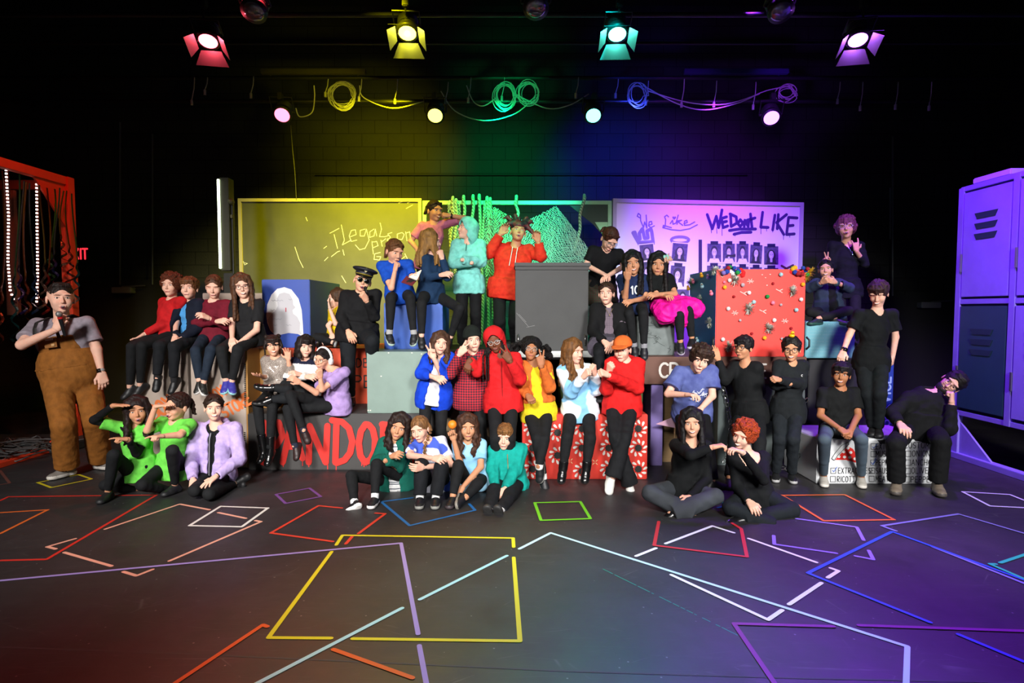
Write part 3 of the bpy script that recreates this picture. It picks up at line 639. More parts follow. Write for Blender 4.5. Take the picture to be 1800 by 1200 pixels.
    if not noleg:
        if bk == 'leg': legs(.067, .05, .034, bc, 'leggings', .93)
        elif bk == 'pants': legs(.074, .062, bo.get('an', .052), bc, 'trousers', bo.get('up', .97), bo.get('waist', .09))
        elif bk == 'flare': legs(.072, .053, .075, bc, 'trousers', 1.0)
        if bo.get('skirt'):
            S_ = SDF(); c1, col, name, ln_ = bo['skirt']; md = (KL + KR) / 2
            for q, kk_ in ((HPL, KL), (HPR, KR)): en = q + (kk_ - q) * ln_; v_ = nrm(kk_ - q); S_.add(rcone(q, en, .1 * k, .1 * k * c1, [(en, v_)]), .05)
            m1 = PV + (md - PV) * ln_ * .95; S_.add(rcone(PV, m1, .1 * k, .09 * k * c1, [(PV + (md - PV) * ln_, nrm(md - PV))]), .05); S_.add(ell(PV + up * .03, TM, (.14 * k, .105 * k, .09 * k)), .03)
            bb = Buf(); bb.add(*wrinkle(*S_.run(.009), .009, seed + 2)); bb.build(name, mat(*col) if isinstance(col, tuple) else mat(col, .85, 'cloth'), root)
        # --- shoes
        for (kk_, aa, tt, i) in ((KL, AL, tL, 0), (KR, AR, tR, 1)):
            FL_ = .105 * k
            if tt is None: td = nrm(np.array([aa[0] * -.1 + (-.15 if i == 0 else .15), -1, -.05]))
            else:
                if len(aL if i == 0 else aR) > 2 and isinstance((aL if i == 0 else aR)[2], str) and (aL if i == 0 else aR)[2][0] == 'g' and len(tt) == 2:
                    hh_ = float((aL if i == 0 else aR)[2][1:]); tp = np.array(G(tt[0], tt[1], hh_ + .02)); tp2 = aa * 1.; tp2[2] -= .055 * k; td = nrm(tp - tp2); td[2] = 0 if abs(td[2]) < .5 else td[2]; td = nrm(td)
                else: tp = link(aa, tt, FL_ + .02); td = nrm(tp - aa)
            sh = nrm(kk_ - aa); uz = sh - td * (sh @ td)
            if np.linalg.norm(uz) < .2: uz = np.array([0, 0, 1.]) - td * td[2]
            uz = nrm(uz); 
            if abs(td[2]) < .3 and uz[2] > .3: uz = nrm(np.array([0, 0, 1.]) - td * td[2])
            sx = nrm(np.cross(td, uz)); M3 = np.array([sx, td, uz]); fo = aa - uz * .068 * k; S_ = SDF(); pt = lambda x, y_, zz: fo + (sx * x + td * y_ + uz * zz) * k
            cut = [(fo, -uz)]; kind = foot or 'sneaker'
            S_.add(ell(pt(0, -.028, .02), M3, np.array((.034, .036, .034)) * k, cut), .01); S_.add(ell(pt(0, .055, .015), M3, np.array((.040, .075, .034)) * k, cut), .02); S_.add(rcone(pt(0, -.01, .055), pt(0, .05, .03), .032 * k, .03 * k, cut), .02)
            S_.add(ell(pt(0, .105, .012), M3, np.array((.036, .034, .026)) * k, cut), .015)
            topz = .075
            if kind == 'boot': v_ = sh; S_.add(rcone(aa - uz * .02, aa + v_ * .17 * k, .041 * k, .046 * k, [(aa + v_ * .16 * k, v_)]), .015)
            elif kind == 'ankle': v_ = sh; S_.add(rcone(aa - uz * .02, aa + v_ * .06 * k, .040 * k, .043 * k, [(aa + v_ * .05 * k, v_)]), .015)
            else: S_.sub(rcone(aa + uz * .012 * k, aa + uz * .08 * k, .022 * k, .03 * k), .006)
            P_, Q_ = S_.run(.0062); zz = ((P_[Q_].mean(1) - fo) @ uz) / k; bb = Buf(); bb.add(P_, Q_, (zz < .024).astype(int))
            sc_c = shoe if not isinstance(shoe[0], tuple) else shoe[i]
            if kind != 'slip':
                for q in range(4): y_ = .02 + q * .016; zt = .066 - q * .0085; bb.tube([pt(-.02, y_, zt - .008), pt(0, y_ + .004, zt + .006), pt(.02, y_, zt - .008)], .0026 * k, 2)
            sho = bb.build('boot' if kind in ('boot', 'ankle') else 'shoe', [mat(sc_c[0], .5 if kind not in ('boot', 'ankle') else .25), mat(sc_c[1], .6), mat(lace or '#4a4a4a', .7)], root)
            if sock and kind not in ('boot',):
                S_ = SDF(); v_ = sh; S_.add(rcone(aa - uz * .01, aa + v_ * .055 * k, .034 * k, .034 * k, [(aa + v_ * .05 * k, v_)]), .01); bb = Buf(); bb.add(*S_.run(.006)); bb.build('sock', mat(sock, .9), root)
    # --- worn things
    def gl(col, r=.0235, sun=False):
        mb = MB(); gy = -.098
        for sg in (-1, 1):
            c = (sg * .031, 0, .0); ring = []
            for j in range(19): a_ = 2 * math.pi * j / 18; ring.append(hp(sg * .0315 + r * math.cos(a_), gy + .012 * abs(math.cos(a_)) * (1 if sg * math.cos(a_) > 0 else 0), r * .88 * math.sin(a_)))
            mb.tube(ring, .0021 * z_, 5, cap=False); mb.tube([hp(sg * .054, gy + .012, .006), hp(sg * .078, -.03, .006), hp(sg * .082, .012, -.002)], .0019 * z_, 5)
            if sun: mb.ball(hp(sg * .0315, gy + .002, 0), (r * .98 * z_, .003 * z_, r * .86 * z_), 1, 12, Matrix(HM.T.tolist()))
        mb.tube([hp(-.009, gy, .004), hp(.009, gy, .004)], .0019 * z_, 5); mb.build('sunglasses' if sun else 'glasses', [mat(col, .3), mat('#050505', .08)], root, True)
    if glasses: gl(glasses, sun=glasses == 'sun') if glasses != 'sun' else gl('#9a8a60', .027, True)
    api = dict(root=root, hp=hp, HM=HM, z=z_, he=he, hr=hr, front=front, PV=PV, NB=NB, up=up, rt=rt, ba=ba, TM=TM, k=k, SL=SL, SR=SR, EL=EL, ER=ER, FL=FL, FR=FR, KL=KL, KR=KR, AL=AL, AR=AR, hair=hobj, H0=H0, b=b, garment=garment, seed=seed, ch=ch)
    for e in (extra or []): WEAR[e[0]](api, *e[1:])
    return api

def w_hood(A, col, op=(.066, .1), fwd=0.):
    S = SDF(); he = A['he']; S.add(he((0, .02, .03), (.107, .118, .118)), .01); S.add(he((0, .05, -.06), (.1, .085, .1)), .04); S.add(rcone(A['hp'](0, .04, -.1), A['NB'] + A['ba'] * .02, .085 * A['z'], .09 * A['k']), .03)
    S.add(he((0, -.03, .075), (.088, .06, .06)), .03)
    S.sub(he((0, -.11, -.02), (op[0], .12, op[1])), .008); S.sub(he((0, .0, .0), (.085, .10, .11)), .006); S.sub(rcone(A['NB'] - A['ba'] * .1 - A['up'] * .02, A['hp'](0, -.1, -.06), .055, .06), .01)
    b = Buf(); b.add(*wrinkle(*S.run(.0062), .004, A['seed'])); b.build('hood', mat(col, .85, 'cloth'), A['root'])
def w_beanie(A, col):
    S = SDF(); he = A['he']; S.add(he((0, .028, .062), (.088, .1, .098)), .01); S.add(he((0, .02, .045), (.094, .106, .03)), .01); S.sub(he((0, -.01, -.085), (.2, .2, .1)), .004); S.cut(A['hp'](0, 0, .022), -A['HM'][2] + A['HM'][1] * -.25)
    b = Buf(); b.add(*S.run(.005)); b.build('beanie', mat(col, .95, 'cloth'), A['root'])
def w_cap(A, col):
    S = SDF(); he = A['he']; S.add(he((0, .012, .045), (.088, .102, .085)), .01); S.cut(A['hp'](0, 0, .032), -A['HM'][2]); b = Buf(); b.add(*S.run(.005))
    o = b.build('cap', mat(col, .85, 'cloth'), A['root']); S = SDF(); S.add(ell(A['hp'](0, -.115, .036), A['HM'], np.array((.068, .07, .008)) * A['z']), .005); S.add(ell(A['hp'](0, -.085, .042), A['HM'], np.array((.08, .04, .01)) * A['z']), .01); b = Buf(); b.add(*S.run(.0045)); b.build('visor', mat(col, .85, 'cloth'), o)
def w_police(A):
    HM, hp, z = A['HM'], A['hp'], A['z']; S = SDF(); S.add(ell(hp(0, .01, .066), HM, np.array((.088, .1, .034)) * z), .01); S.add(ell(hp(0, .0, .108), HM, np.array((.124, .128, .03)) * z), .02); S.cut(hp(0, 0, .05), -HM[2])
    b = Buf(); b.add(*S.run(.005)); o = b.build('police_cap', mat('#10131f', .6), A['root'])
    b = Buf(); b.ball(hp(0, -.1, .045), eul(0, R_(18), 0) @ HM, np.array((.078, .052, .007)) * z, 0, 6); b.build('visor', mat('#050505', .08), o)
    mb = MB(); sh = [(-.016, .02), (0, .026), (.016, .02), (.017, 0), (.01, -.014), (0, -.022), (-.01, -.014), (-.017, 0)]
    mb.slab([hp(x, -.108 - .0, .1 + q) for x, q in sh], Vector(HM[1]) * -.006); mb.build('badge', mat('#b8b48a', .25, metal=.8), o)
    mb = MB(); mb.tube([hp(.09 * math.sin(a), .005 - .105 * math.cos(a), .06) for a in [R_(q) for q in range(-70, 71, 10)]], .004, 6); mb.build('band', mat('#c8b040', .3, metal=.6), o)
def w_jester(A):
    C = SDF(); hr = A['hr']; C.add(A['he']((0, .01, .06), (.092, .1, .07)), .01); tips = [(-.17, .0, .14), (-.16, -.03, .02), (.15, 0., .13), (.17, -.03, -.03), (.0, .05, .17), (-.07, -.02, .17), (.09, 0, .17)]
    for x, y, zz in tips: C.add(hr((x * .35, y, .09), (x * .8, y, zz * .75 + .05), .035, .022), .02); C.add(hr((x * .8, y, zz * .75 + .05), (x, y - .01, zz), .022, .008), .01)
    C.sub(A['he']((0, -.1, -.05), (.07, .09, .09)), .01); b = Buf(); b.add(*C.run(.0055)); o = b.build('jester_hat', mat('#1c0c18', .6, 'patch', '#58101c', 22.), A['root'])
    for t in tips[:5]: bb = Buf(); bb.ball(A['hp'](*t), A['HM'], (.011,) * 3, 0, 4); bb.build('bell', mat('#c9a227', .25, metal=.9), o)
def w_headphones(A):
    hp, HM, z = A['hp'], A['HM'], A['z']; mb = MB(); mb.tube([hp(.1 * math.sin(R_(a)), .012, .005 + .118 * math.cos(R_(a))) for a in range(-90, 91, 12)], .009 * z, 8, flat=1.4)
    o = mb.build('headphones', mat('#e6e3de', .4), A['root'], True)
    for sg in (-1, 1): b = Buf(); b.ball(hp(sg * .092, .012, -.018), HM, np.array((.024, .036, .042)) * z, 0, 7); b.build('ear_cup', mat('#ece9e4', .4), o)
def w_flower(A):
    b = Buf(); rs = random.Random(4)
    for i in range(14): a = i * 2.4; r = .012 + .0025 * i; b.ball(A['hp'](.075 + r * math.cos(a) * .9, -.05, .07 + r * math.sin(a)), eul(a, .4, .3) @ A['HM'], np.array((.02, .008, .018)), 0 if i % 3 else 1, 3)
    b.build('hair_flower', [mat('#c9a08a', .8), mat('#8fc6bb', .8)], A['root'])
def w_duck(A): pass
def w_number(A, txt='10', col='#cfd8dc', t=.42, h=.075):
    mb = MB(); f = A['front']; o = f(-.045, t, .012); write(mb, txt, o, A['rt'], A['up'], h, .014, nrm=Vector(-A['ba']), gap=.3, lift=.004); mb.build('number', mat(col, .8), A['root'])
def w_band(A, side, col='#202024', t=.8, r=.027, name='wristband'):
    e, w_ = (A['EL'], A['FL']) if side == 'L' else (A['ER'], A['FR']); d = nrm(w_ - e); L = np.linalg.norm(w_ - e); c = e + d * (L - .062); b = Buf(); b.tube([c - d * .01, c + d * .01], r * A['k'], 0, 14)
    o = b.build(name, mat(col, .4), A['root'])
    if name == 'watch': bb = Buf(); bb.box(c + np.array([0, -1, 0]) * r * A['k'], np.array([nrm(np.cross(d, [0, -1, 0])), [0, 1, 0], d]), (.017, .005, .017)); bb.build('watch_case', mat('#0c0c0e', .2), o)
def w_hair_tie(A, col, x, y, z): b = Buf(); b.ball(A['hp'](x, y, z), A['HM'], (.02, .014, .02)); b.build('hair_tie', mat(col, .8), A['root'])
def w_strings(A, col='#e8e8e8', L=.16):
    for sg in (-1, 1): mb = MB(); mb.tube([A['front'](sg * .028, .99, .012), A['front'](sg * .026, .9, .014), A['front'](sg * .03, .96 - L / .4, .012)], .0035, 6); mb.build('drawstring', mat(col, .8), A['root'])
def w_zip(A, col='#b8b4c0', t0=.05, t1=.92): mb = MB(); mb.tube([A['front'](.0, t0 + (t1 - t0) * i / 8, .006) for i in range(9)], .0035, 6); mb.build('zip', mat(col, .35, metal=.5), A['root'])
def w_necklace(A, col='#b9a87a', dx=.035, t=.8, pend='#8aa'):
    mb = MB(); mb.tube([A['front'](-dx, .97, .0), A['front'](-dx * .6, .9, .008), A['front'](0, t, .012), A['front'](dx * .6, .9, .008), A['front'](dx, .97, 0)], .0022, 5); mb.ball(A['front'](0, t - .02, .014), (.006, .004, .009), 0, 8); mb.build('necklace', mat(col, .3, metal=.8), A['root'])
def w_bowtie(A):
    mb = MB(); c = Vector(A['front'](0, .93, .02)); r = Vector(A['rt']); u = Vector(A['up']); n = Vector(-A['ba'])
    for sg in (-1, 1): mb.slab([c, c + r * sg * .035 + u * .02, c + r * sg * .038 - u * .02], n * .012)
    mb.ball(c, (.01, .01, .012)); mb.build('bow_tie', mat('#0c0c0e', .7), A['root'])
def w_tutu(A):
    rs = random.Random(1); hm = MB(); k = A['k']; PV, KL, KR = A['PV'], A['KL'], A['KR']; mdv = nrm((KL + KR) / 2 - PV)
    S = SDF(); md = (KL + KR) / 2
    for a, c in ((-.09, 0), (.0, 0), (.09, 0)): S.add(rcone(PV + A['rt'] * a * .5, md * .8 + PV * .2 + A['rt'] * a * 1.7 + np.array([0, 0, .0]), .11 * k, .115 * k), .05)
    S.add(rcone(PV * .5 + md * .5, md * .75 + PV * .25 + np.array([.02, -.02, -.09]), .1 * k, .09 * k), .04); S.add(ell(PV + A['up'] * .03, A['TM'], (.13 * k, .11 * k, .09 * k)), .03)
    b = Buf(); b.add(*wrinkle(*S.run(.008), .014, 8, .9)); b.build('tulle_skirt', mat('#f0149a', .6, 'cloth', None, 60.), A['root'])
def w_print(A, col='#c8cde0', t=.55, rx=.07, rz=.075):
    mb = MB(); rs = random.Random(9); up, rt, n = A['up'], A['rt'], Vector(-A['ba'])
    for i in range(26):
        a, r = rs.uniform(0, 6.28), math.sqrt(rs.random()); x, q = r * math.cos(a) * rx, t + r * math.sin(a) * rz / .45; p = [A['front'](x + rs.uniform(-.016, .016), q + rs.uniform(-.03, .03), .013) for _ in range(4)]; ribbon(mb, p, .005, n, 0, .002)
    mb.build('shirt_print', mat(col, .8), A['root'])
def w_hat_duck(A):
    pass
WEAR = {'hoodup': w_hood, 'beanie': w_beanie, 'cap': w_cap, 'policecap': w_police, 'jester': w_jester, 'headphones': w_headphones, 'flower': w_flower, 'number': w_number, 'band': w_band,
        'tie': w_hair_tie, 'strings': w_strings, 'zip': w_zip, 'necklace': w_necklace, 'bowtie': w_bowtie, 'tutu': w_tutu, 'print': w_print}
# ---------------------------------------------------------------- the setting
S_ = lambda o: tag(o, kind='structure')
def sbox(name, lo, hi, m, bev=0): b = MB(); b.box(lo, hi, 0, bev); return S_(b.build(name, m))
sbox('floor', (-7.5, -.6, -.1), (7.5, 9.3, 0), mat((.016, .015, .016), .5, 'floor'))
sbox('wall_back', (-7.5, 9.3, 0), (7.5, 9.5, 6.2), mat((.032, .032, .032), .75, 'block'))
sbox('wall_left', (-7.5, -.6, 0), (-7.3, 9.3, 6.2), mat((.012, .012, .012), .85, 'block'))
sbox('wall_right', (7.3, -.6, 0), (7.5, 9.3, 6.2), mat((.012, .012, .012), .85, 'block'))
sbox('ceiling', (-7.5, -.6, 6.1), (7.5, 9.3, 6.3), mat((.008, .008, .008), .9))
def door(n, x0, x1, yp, barx):
    a, b = U(x0, yp, 9.25), U(x1, yp, 9.25); m = MB(); m.box((a.x, 9.2, 0), (b.x, 9.3, a.z), 0, .01)
    o = S_(m.build('door_%d' % n, mat((.02, .02, .022), .6))); c = U(barx, yp + 18, 9.15); m = MB(); m.box((c.x - .15, 9.08, c.z - .045), (c.x + .15, 9.2, c.z + .045), 0, .008); m.build('door_closer', mat((.32, .33, .34), .4, metal=.5), o)
    m = MB(); m.tube([(c.x, 9.1, c.z + .05), (c.x + .34, 9.12, c.z + .07)], .012); m.build('closer_arm', mat((.2, .2, .22), .4, metal=.6), o)
door(1, 148, 330, 492, 218); door(2, 1560, 1690, 518, 1632)
for i, (x, y0, y1) in enumerate(((211, 215, 500), (268, 235, 500), (1565, 330, 420), (1569, 240, 520))):
    a, b = U(x, y0, 9.2), U(x, y1, 9.2); m = MB(); m.tube([a, b], .012); S_(m.build('trim_%d' % (i + 1), mat((.16, .17, .17), .45, metal=.4)))
m = MB(); m.box((-3, 9.26, U(600, 304, 9.2).z - .02), (3.6, 9.3, U(600, 304, 9.2).z + .0), 0); S_(m.build('trim_5', mat((.02, .02, .02), .8)))

# ---------------------------------------------------------------- overhead rig
blk = mat((.015, .015, .016), .45, metal=.3)
def batten(Y, y, label, r=.024, x0=-6.6, x1=6.6):
    z = U(900, y, Y).z; m = MB(); m.tube([(x0, Y, z), (x1, Y, z)], r, 10); o = tag(m.build('lighting_batten', blk), label, 'pipe'); return z
zb = batten(7.6, 178, 'black steel pipe carrying the four small round stage lamps'); zb2 = batten(7.6, 137, 'black pipe just above the coiled cables')
zt = batten(6.0, 26, 'high black pipe carrying the four lamps with metal flaps')
batten(6.9, 76, 'thin dark pipe between the two rows of stage lamps', .018)
m = MB(); 
for x0, x1, y in ((455, 640, 122), (1205, 1390, 122)):
    a, b = U(x0, y, 7.5), U(x1, y, 7.5); m = MB(); m.box((a.x, 7.54, a.z - .03), (b.x, 7.6, a.z + .03), 0, .005)
    for q in (a.x + .1, b.x - .1): m.tube([(q, 7.6, a.z), (q, 7.6, zb2)], .01)
    tag(m.build('raceway', mat((.07, .06, .03) if x0 < 900 else (.03, .03, .12), .5)), 'narrow cable tray above the ' + ('yellow lit coil of cable' if x0 < 900 else 'swag of purple lit cable'), 'cable tray')
def fixture(name, label, px, py, Y, col, em, r, yaw, tilt, flaps, pipez, lit=True, group=None):
    c = U(px, py, Y); t = empty(name, c, label, 'stage light', group)
    M = Matrix.Rotation(R_(yaw), 3, 'Z') @ Matrix.Rotation(R_(tilt), 3, 'X')          # local -y looks out of the lens
    P = lambda x, y, z: c + M @ Vector((x, y, z)) * r
    hc = mat((.03, .03, .032), .45, metal=.4)
    m = MB(); prof = [(0, .75), (.1, .95), (.8, 1.05), (.82, 1.18), (1, 1.18), (1.0, .98), (.93, .96)]; a, b = P(0, 2.2, 0), P(0, -.05, 0)
    m.tube([a.lerp(b, q) for q, _ in prof], [w * r for _, w in prof], 22)
    for i in range(5): q = .2 + i * .11; m.tube([a.lerp(b, q), a.lerp(b, q + .02)], r * 1.1, 22)
    m.build('housing', hc, t, True)
    bm_ = bmesh.new(); bmesh.ops.create_uvsphere(bm_, u_segments=20, v_segments=10, radius=1)
    for v in bm_.verts: v.co = P(v.co.x * .95, v.co.z * .25 if v.co.z > 0 else v.co.z * .22, v.co.y * .95)
    m = MB(); m.bm(bm_); m.build('lens', mat(col, .2, emit=em) if lit else mat((.25, .25, .28), .1, metal=.6), t, True)
    m = MB(); m.tube([P(-1.35, .9, 0), P(-1.35, .9, 1.9), P(1.35, .9, 1.9), P(1.35, .9, 0)], r * .09, 6); m.tube([P(-1.35, .9, 0), P(-.95, .9, 0)], r * .16, 8); m.tube([P(1.35, .9, 0), P(.95, .9, 0)], r * .16, 8); m.build('yoke', hc, t)
    m = MB(); q = P(0, .9, 1.9); m.tube([q, (q.x, q.y, pipez)], r * .12, 8); m.box((q.x - .03, q.y - .035, pipez - .04), (q.x + .03, q.y + .035, pipez + .04), 0, .008); m.build('clamp', hc, t)
    if flaps:
        for k in range(4):
            a0 = R_(90 * k); ux, uz = math.cos(a0), math.sin(a0); vx, vz = -uz, ux; sz = 1.45 if k % 2 else 1.2; out = {0: .75, 1: 1.0, 2: .75, 3: .95}[k]
            w0, w1 = (1.0, 1.65) if k % 2 else (.95, 1.3)
            pp = [P(ux * 1.2 + vx * s * w_, y_, uz * 1.2 + vz * s * w_) if False else P(ux * (1.15 + o_) + vx * w_, y_, uz * (1.15 + o_) + vz * w_) for (w_, y_, o_) in ((-w0, -.15, 0), (w0, -.15, 0), (w1, -.15 - sz * .8, out), (-w1, -.15 - sz * .8, out))]
            m = MB(); n_ = (pp[1] - pp[0]).cross(pp[2] - pp[1]).normalized(); m.slab(pp, n_ * .004); m.build('barn_door', mat((.05, .05, .052), .5, metal=.2), t)
    if flaps:
        l = bpy.data.lights.new('lamp_glow', 'POINT'); l.energy = 14; l.color = col; l.shadow_soft_size = .03; lo = bpy.data.objects.new('lamp_glow', l); COL.objects.link(lo); lo.location = P(0, -.45, 0)
    return c
g1 = [('red', 366, 72, (1, .08, .12), -22, 'red'), ('yellow', 716, 58, (.95, .9, .05), -6, 'yellow'), ('teal', 1085, 60, (.1, 1, .75), 4, 'teal'), ('purple', 1508, 70, (.45, .12, 1), 24, 'purple')]
for nme, x, y, c, yw, _ in g1:
    fixture('fresnel_lamp', 'upper stage lamp with four metal flaps glowing ' + nme, x, y, 5.9, c, 14, .092, -yw * .5, 66, True, U(900, 26, 6).z, True, 'upper row of flap lamps')
g2 = [('red', 496, 202, (1, .12, .2), 6), ('yellow', 765, 203, (.95, .9, .1), 2), ('teal', 1043, 203, (.15, 1, .8), -2), ('purple', 1356, 207, (.5, .15, 1), -12)]
for nme, x, y, c, yw in g2: fixture('spot_lamp', 'lower small round stage lamp glowing ' + nme, x, y, 7.5, c, 5, .098, yw, 44, False, zb, True, 'lower row of round lamps')
for i, (x, y, lb) in enumerate(((446, 20, 'unlit lamp with a pale rim above and right of the red glowing flap lamp'), (942, 14, 'unlit dark lamp near top centre between the yellow and teal lamps'), (1373, 20, 'unlit lamp with a thin rim above the small purple lamp'))):
    fixture('spot_lamp', lb, x, y, 5.6, (1, 1, 1), 0, .1, 0, 55, False, U(900, 26, 6).z + .2, False)
def cable(name, pts, Y, col, label, cat='cable', r=.007, n=14, group=None):
    P = [U(x, y, Y + (.03 * (i % 2))) for i, (x, y) in enumerate(pts)]; Q = []
    for i in range(len(P) - 1):
        p0, p1, p2, p3 = P[max(i - 1, 0)], P[i], P[i + 1], P[min(i + 2, len(P) - 1)]
        for k in range(6):
            t = k / 6; Q.append(.5 * ((2 * p1) + (p2 - p0) * t + (2 * p0 - 5 * p1 + 4 * p2 - p3) * t * t + (3 * p1 - p0 - 3 * p2 + p3) * t ** 3))
    Q.append(P[-1]); m = MB(); m.tube(Q, r, 6); return tag(m.build(name, col), label, cat, group)
cw = mat((.45, .45, .42), .5)
cables = [([(632, 150), (640, 172), (690, 190), (745, 178)], 'cable swag just right of the large yellow coil'), ([(775, 160), (800, 195), (850, 212), (905, 200), (940, 170)], 'long hanging cable swag left of the twin green coils'),
 ([(905, 165), (960, 190), (1000, 185), (1035, 165)], 'cable swag between the green coils and the teal lamp'), ([(1130, 150), (1190, 182), (1240, 193), (1300, 180), (1345, 160), (1395, 150)], 'lower purple lit cable swag left of the purple lamp'),
 ([(1140, 160), (1210, 180), (1275, 183), (1335, 165)], 'upper purple lit cable swag left of the purple lamp'), ([(520, 190), (527, 205), (548, 198), (553, 172), (552, 150)], 'looped cable beside the small red lamp'),
 ([(511, 220), (514, 260), (518, 300), (521, 352)], 'thin cord dropping from the small red lamp down the back wall'), ([(820, 150), (832, 178), (850, 186), (872, 172)], 'short green cable loop left of the twin coils')]
for p, lb in cables: cable('hanging_cable', p, 7.55, cw if 'thin cord' not in lb else mat((.06, .06, .05), .6), lb, r=.007 if 'thin cord' not in lb else .004)
def coil(px, py, rx, ry, lb, seed, n=7):
    rs = random.Random(seed); m = MB(); c = U(px, py, 7.55); s = 7.55 / F
    pts = []
    for i in range(n):
        ax_, az_, ox, oz = rx * s * rs.uniform(.75, 1.05), ry * s * rs.uniform(.75, 1.05), rs.uniform(-4, 4) * s, rs.uniform(-5, 3) * s
        for k in range(18): a = 2 * math.pi * k / 18; pts.append(c + Vector((ox + ax_ * math.cos(a), .02 * math.sin(i), oz + az_ * math.sin(a))))
    m.tube(pts, .0055, 5); tag(m.build('coiled_cable', cw), lb, 'cable coil')
coil(601, 165, 25, 24, 'large round coil of cable lit yellow', 1, 9); coil(888, 167, 18, 23, 'left one of the twin green lit cable coils', 2); coil(928, 163, 18, 21, 'right one of the twin green lit cable coils', 3, 6)
coil(1120, 165, 17, 22, 'dim blue cable coil right of the teal lamp', 4, 5); coil(1383, 163, 16, 13, 'small purple coil of cable beside the purple lamp', 5, 5)
stubs = [(444, 140, 170), (363, 142, 164), (340, 142, 182), (575, 145, 168), (634, 145, 176), (697, 145, 180), (786, 150, 180), (826, 142, 178), (885, 142, 175), (1015, 142, 170), (1085, 145, 170), (1138, 148, 182), (1201, 145, 186), (1258, 148, 186), (1327, 150, 190), (1475, 150, 180), (1515, 150, 192), (1577, 150, 190), (1636, 150, 192)]
for i, (x, y0, y1) in enumerate(stubs):
    a, b = U(x + 2, y0 - 6, 7.58), U(x - 3, y1 - 6, 7.58); t = empty('cable_tail', a, 'short cable tail with plug, %s from the left along the batten' % 'leftmost second third fourth fifth sixth seventh eighth ninth tenth eleventh twelfth thirteenth fourteenth fifteenth sixteenth seventeenth eighteenth last'.split()[sorted(q[0] for q in stubs).index(x)], 'cable tail', 'plug tails along the batten')
    m = MB(); m.tube([a, a.lerp(b, .5) + Vector((.01, 0, 0)), b], .006, 6); m.build('cord', cw, t); m = MB(); m.tube([b, b + Vector((0, 0, -.06))], .016, 8); m.build('plug', cw, t)

# ---------------------------------------------------------------- side frame with light strips and ribbons (left)
XL = -4.92; orange = mat('#d8401c', .6, 'painted')
t = empty('wooden_frame', (XL, 6.0, 0), 'orange painted timber frame hung with light strips and ribbons', 'stage frame')
def bx(lo, hi, name, m_, par, bev=.004): m = MB(); m.box(lo, hi, 0, bev); return m.build(name, m_, par)
zt_ = 2.96
bx((XL - .05, 6.62, 0), (XL + .06, 6.72, zt_), 'post', orange, t); bx((XL - .04, 4.4, zt_ - .09), (XL + .04, 6.72, zt_), 'top_beam', orange, t); bx((XL - .06, 3.9, 0), (XL + .06, 6.72, .05), 'floor_beam', orange, t)
bx((XL - .06, 4.3, 0), (XL + .05, 4.4, zt_), 'post', orange, t); bx((XL - .05, 6.68, zt_ - .12), (XL - 1.6, 6.74, zt_ - .03), 'cross_beam', mat('#9a4a30', .7, 'painted'), t)
m = MB(); m.slab([(XL, 6.62, zt_ - .09), (XL, 6.2, zt_ - .09), (XL, 6.62, zt_ - .55)], (.02, 0, 0)); m.build('corner_brace', orange, t)
m = MB(); m.slab([(XL, 6.62, .05), (XL, 6.25, .05), (XL, 6.62, .5)], (.02, 0, 0)); m.build('corner_brace', orange, t)
m = MB(); a = U(12, 350, 6.3); m.box((a.x - .05, 6.3, 1.45), (a.x + .07, 6.34, 2.75)); tag(m.build('plank', mat('#6a3a28', .8, 'wood')), 'brown wooden plank standing behind the left light strip', 'plank')
def strip(pts, Yf, lb):
    P = [U(x, y, Yf) for x, y in pts]; t = empty('light_strip', P[0], lb, 'light strip'); m = MB(); m.tube(P, .02, 6, flat=.35); m.build('backing', mat('#401818', .5), t)
    m = MB()
    for i in range(len(P) - 1):
        n = max(2, int((P[i + 1] - P[i]).length / .035))
        for k in range(n): q = P[i].lerp(P[i + 1], k / n); m.box((q.x - .008, q.y - .02, q.z - .008), (q.x + .008, q.y - .008, q.z + .008))
    m.build('diode_row', mat((1, .62, .55), .4, emit=7), t)
strip([(12, 287), (17, 380), (16, 460), (20, 510), (28, 533)], 6.1, 'glowing light strip hanging nearest the picture edge'); strip([(66, 312), (67, 400), (68, 480), (66, 536)], 6.3, 'glowing light strip hanging behind the man in overalls')
rc = ['#4a1f10', '#173a3a', '#2c1a45', '#5a2a14', '#1b2f4a', '#4a3a30', '#5a1512', '#20401f', '#2a2a50', '#54301a']
rs = random.Random(3); RB = [(4, 300, 620), (30, 305, 600), (38, 318, 560), (46, 320, 590), (56, 322, 560), (74, 325, 550), (84, 330, 560), (93, 332, 500), (100, 330, 520), (110, 335, 470), (120, 335, 500), (131, 340, 540)]
cn = ['leftmost copper', 'dark teal', 'violet', 'rusty', 'navy', 'beige', 'dark red', 'dark green', 'indigo', 'bronze', 'rightmost copper', 'second rightmost green']
for i, (x, y0, y1) in enumerate(RB):
    m = MB(); pts = []; Yr = 6.0 + .05 * i
    for k in range(60):
        t_ = k / 59; cu = max(0, t_ - .55) * 2.2; pts.append(U(x + 5 * math.sin(t_ * 5 + i) + cu * 9 * math.sin(k * .95), y0 + (y1 - y0) * t_ , Yr + .05 * cu * math.cos(k * .95)))
    m.tube(pts, .012, 4, flat=.12); tag(m.build('curled_ribbon', mat(rc[i % 10], .25, metal=.5)), 'shiny %s ribbon hanging from the orange frame' % cn[i], 'ribbon', 'curled ribbons on the orange frame' )
m = MB(); rs = random.Random(5); pts = [Vector((XL - .2 + rs.uniform(-.55, .45), 6.0 + rs.uniform(-.4, .5), .02 + rs.uniform(0, .12))) for _ in range(60)]
sm = []
for i in range(len(pts) - 1):
    for k in range(5): sm.append(pts[i].lerp(pts[i + 1], k / 5) + Vector((0, 0, .02 * math.sin(k))))
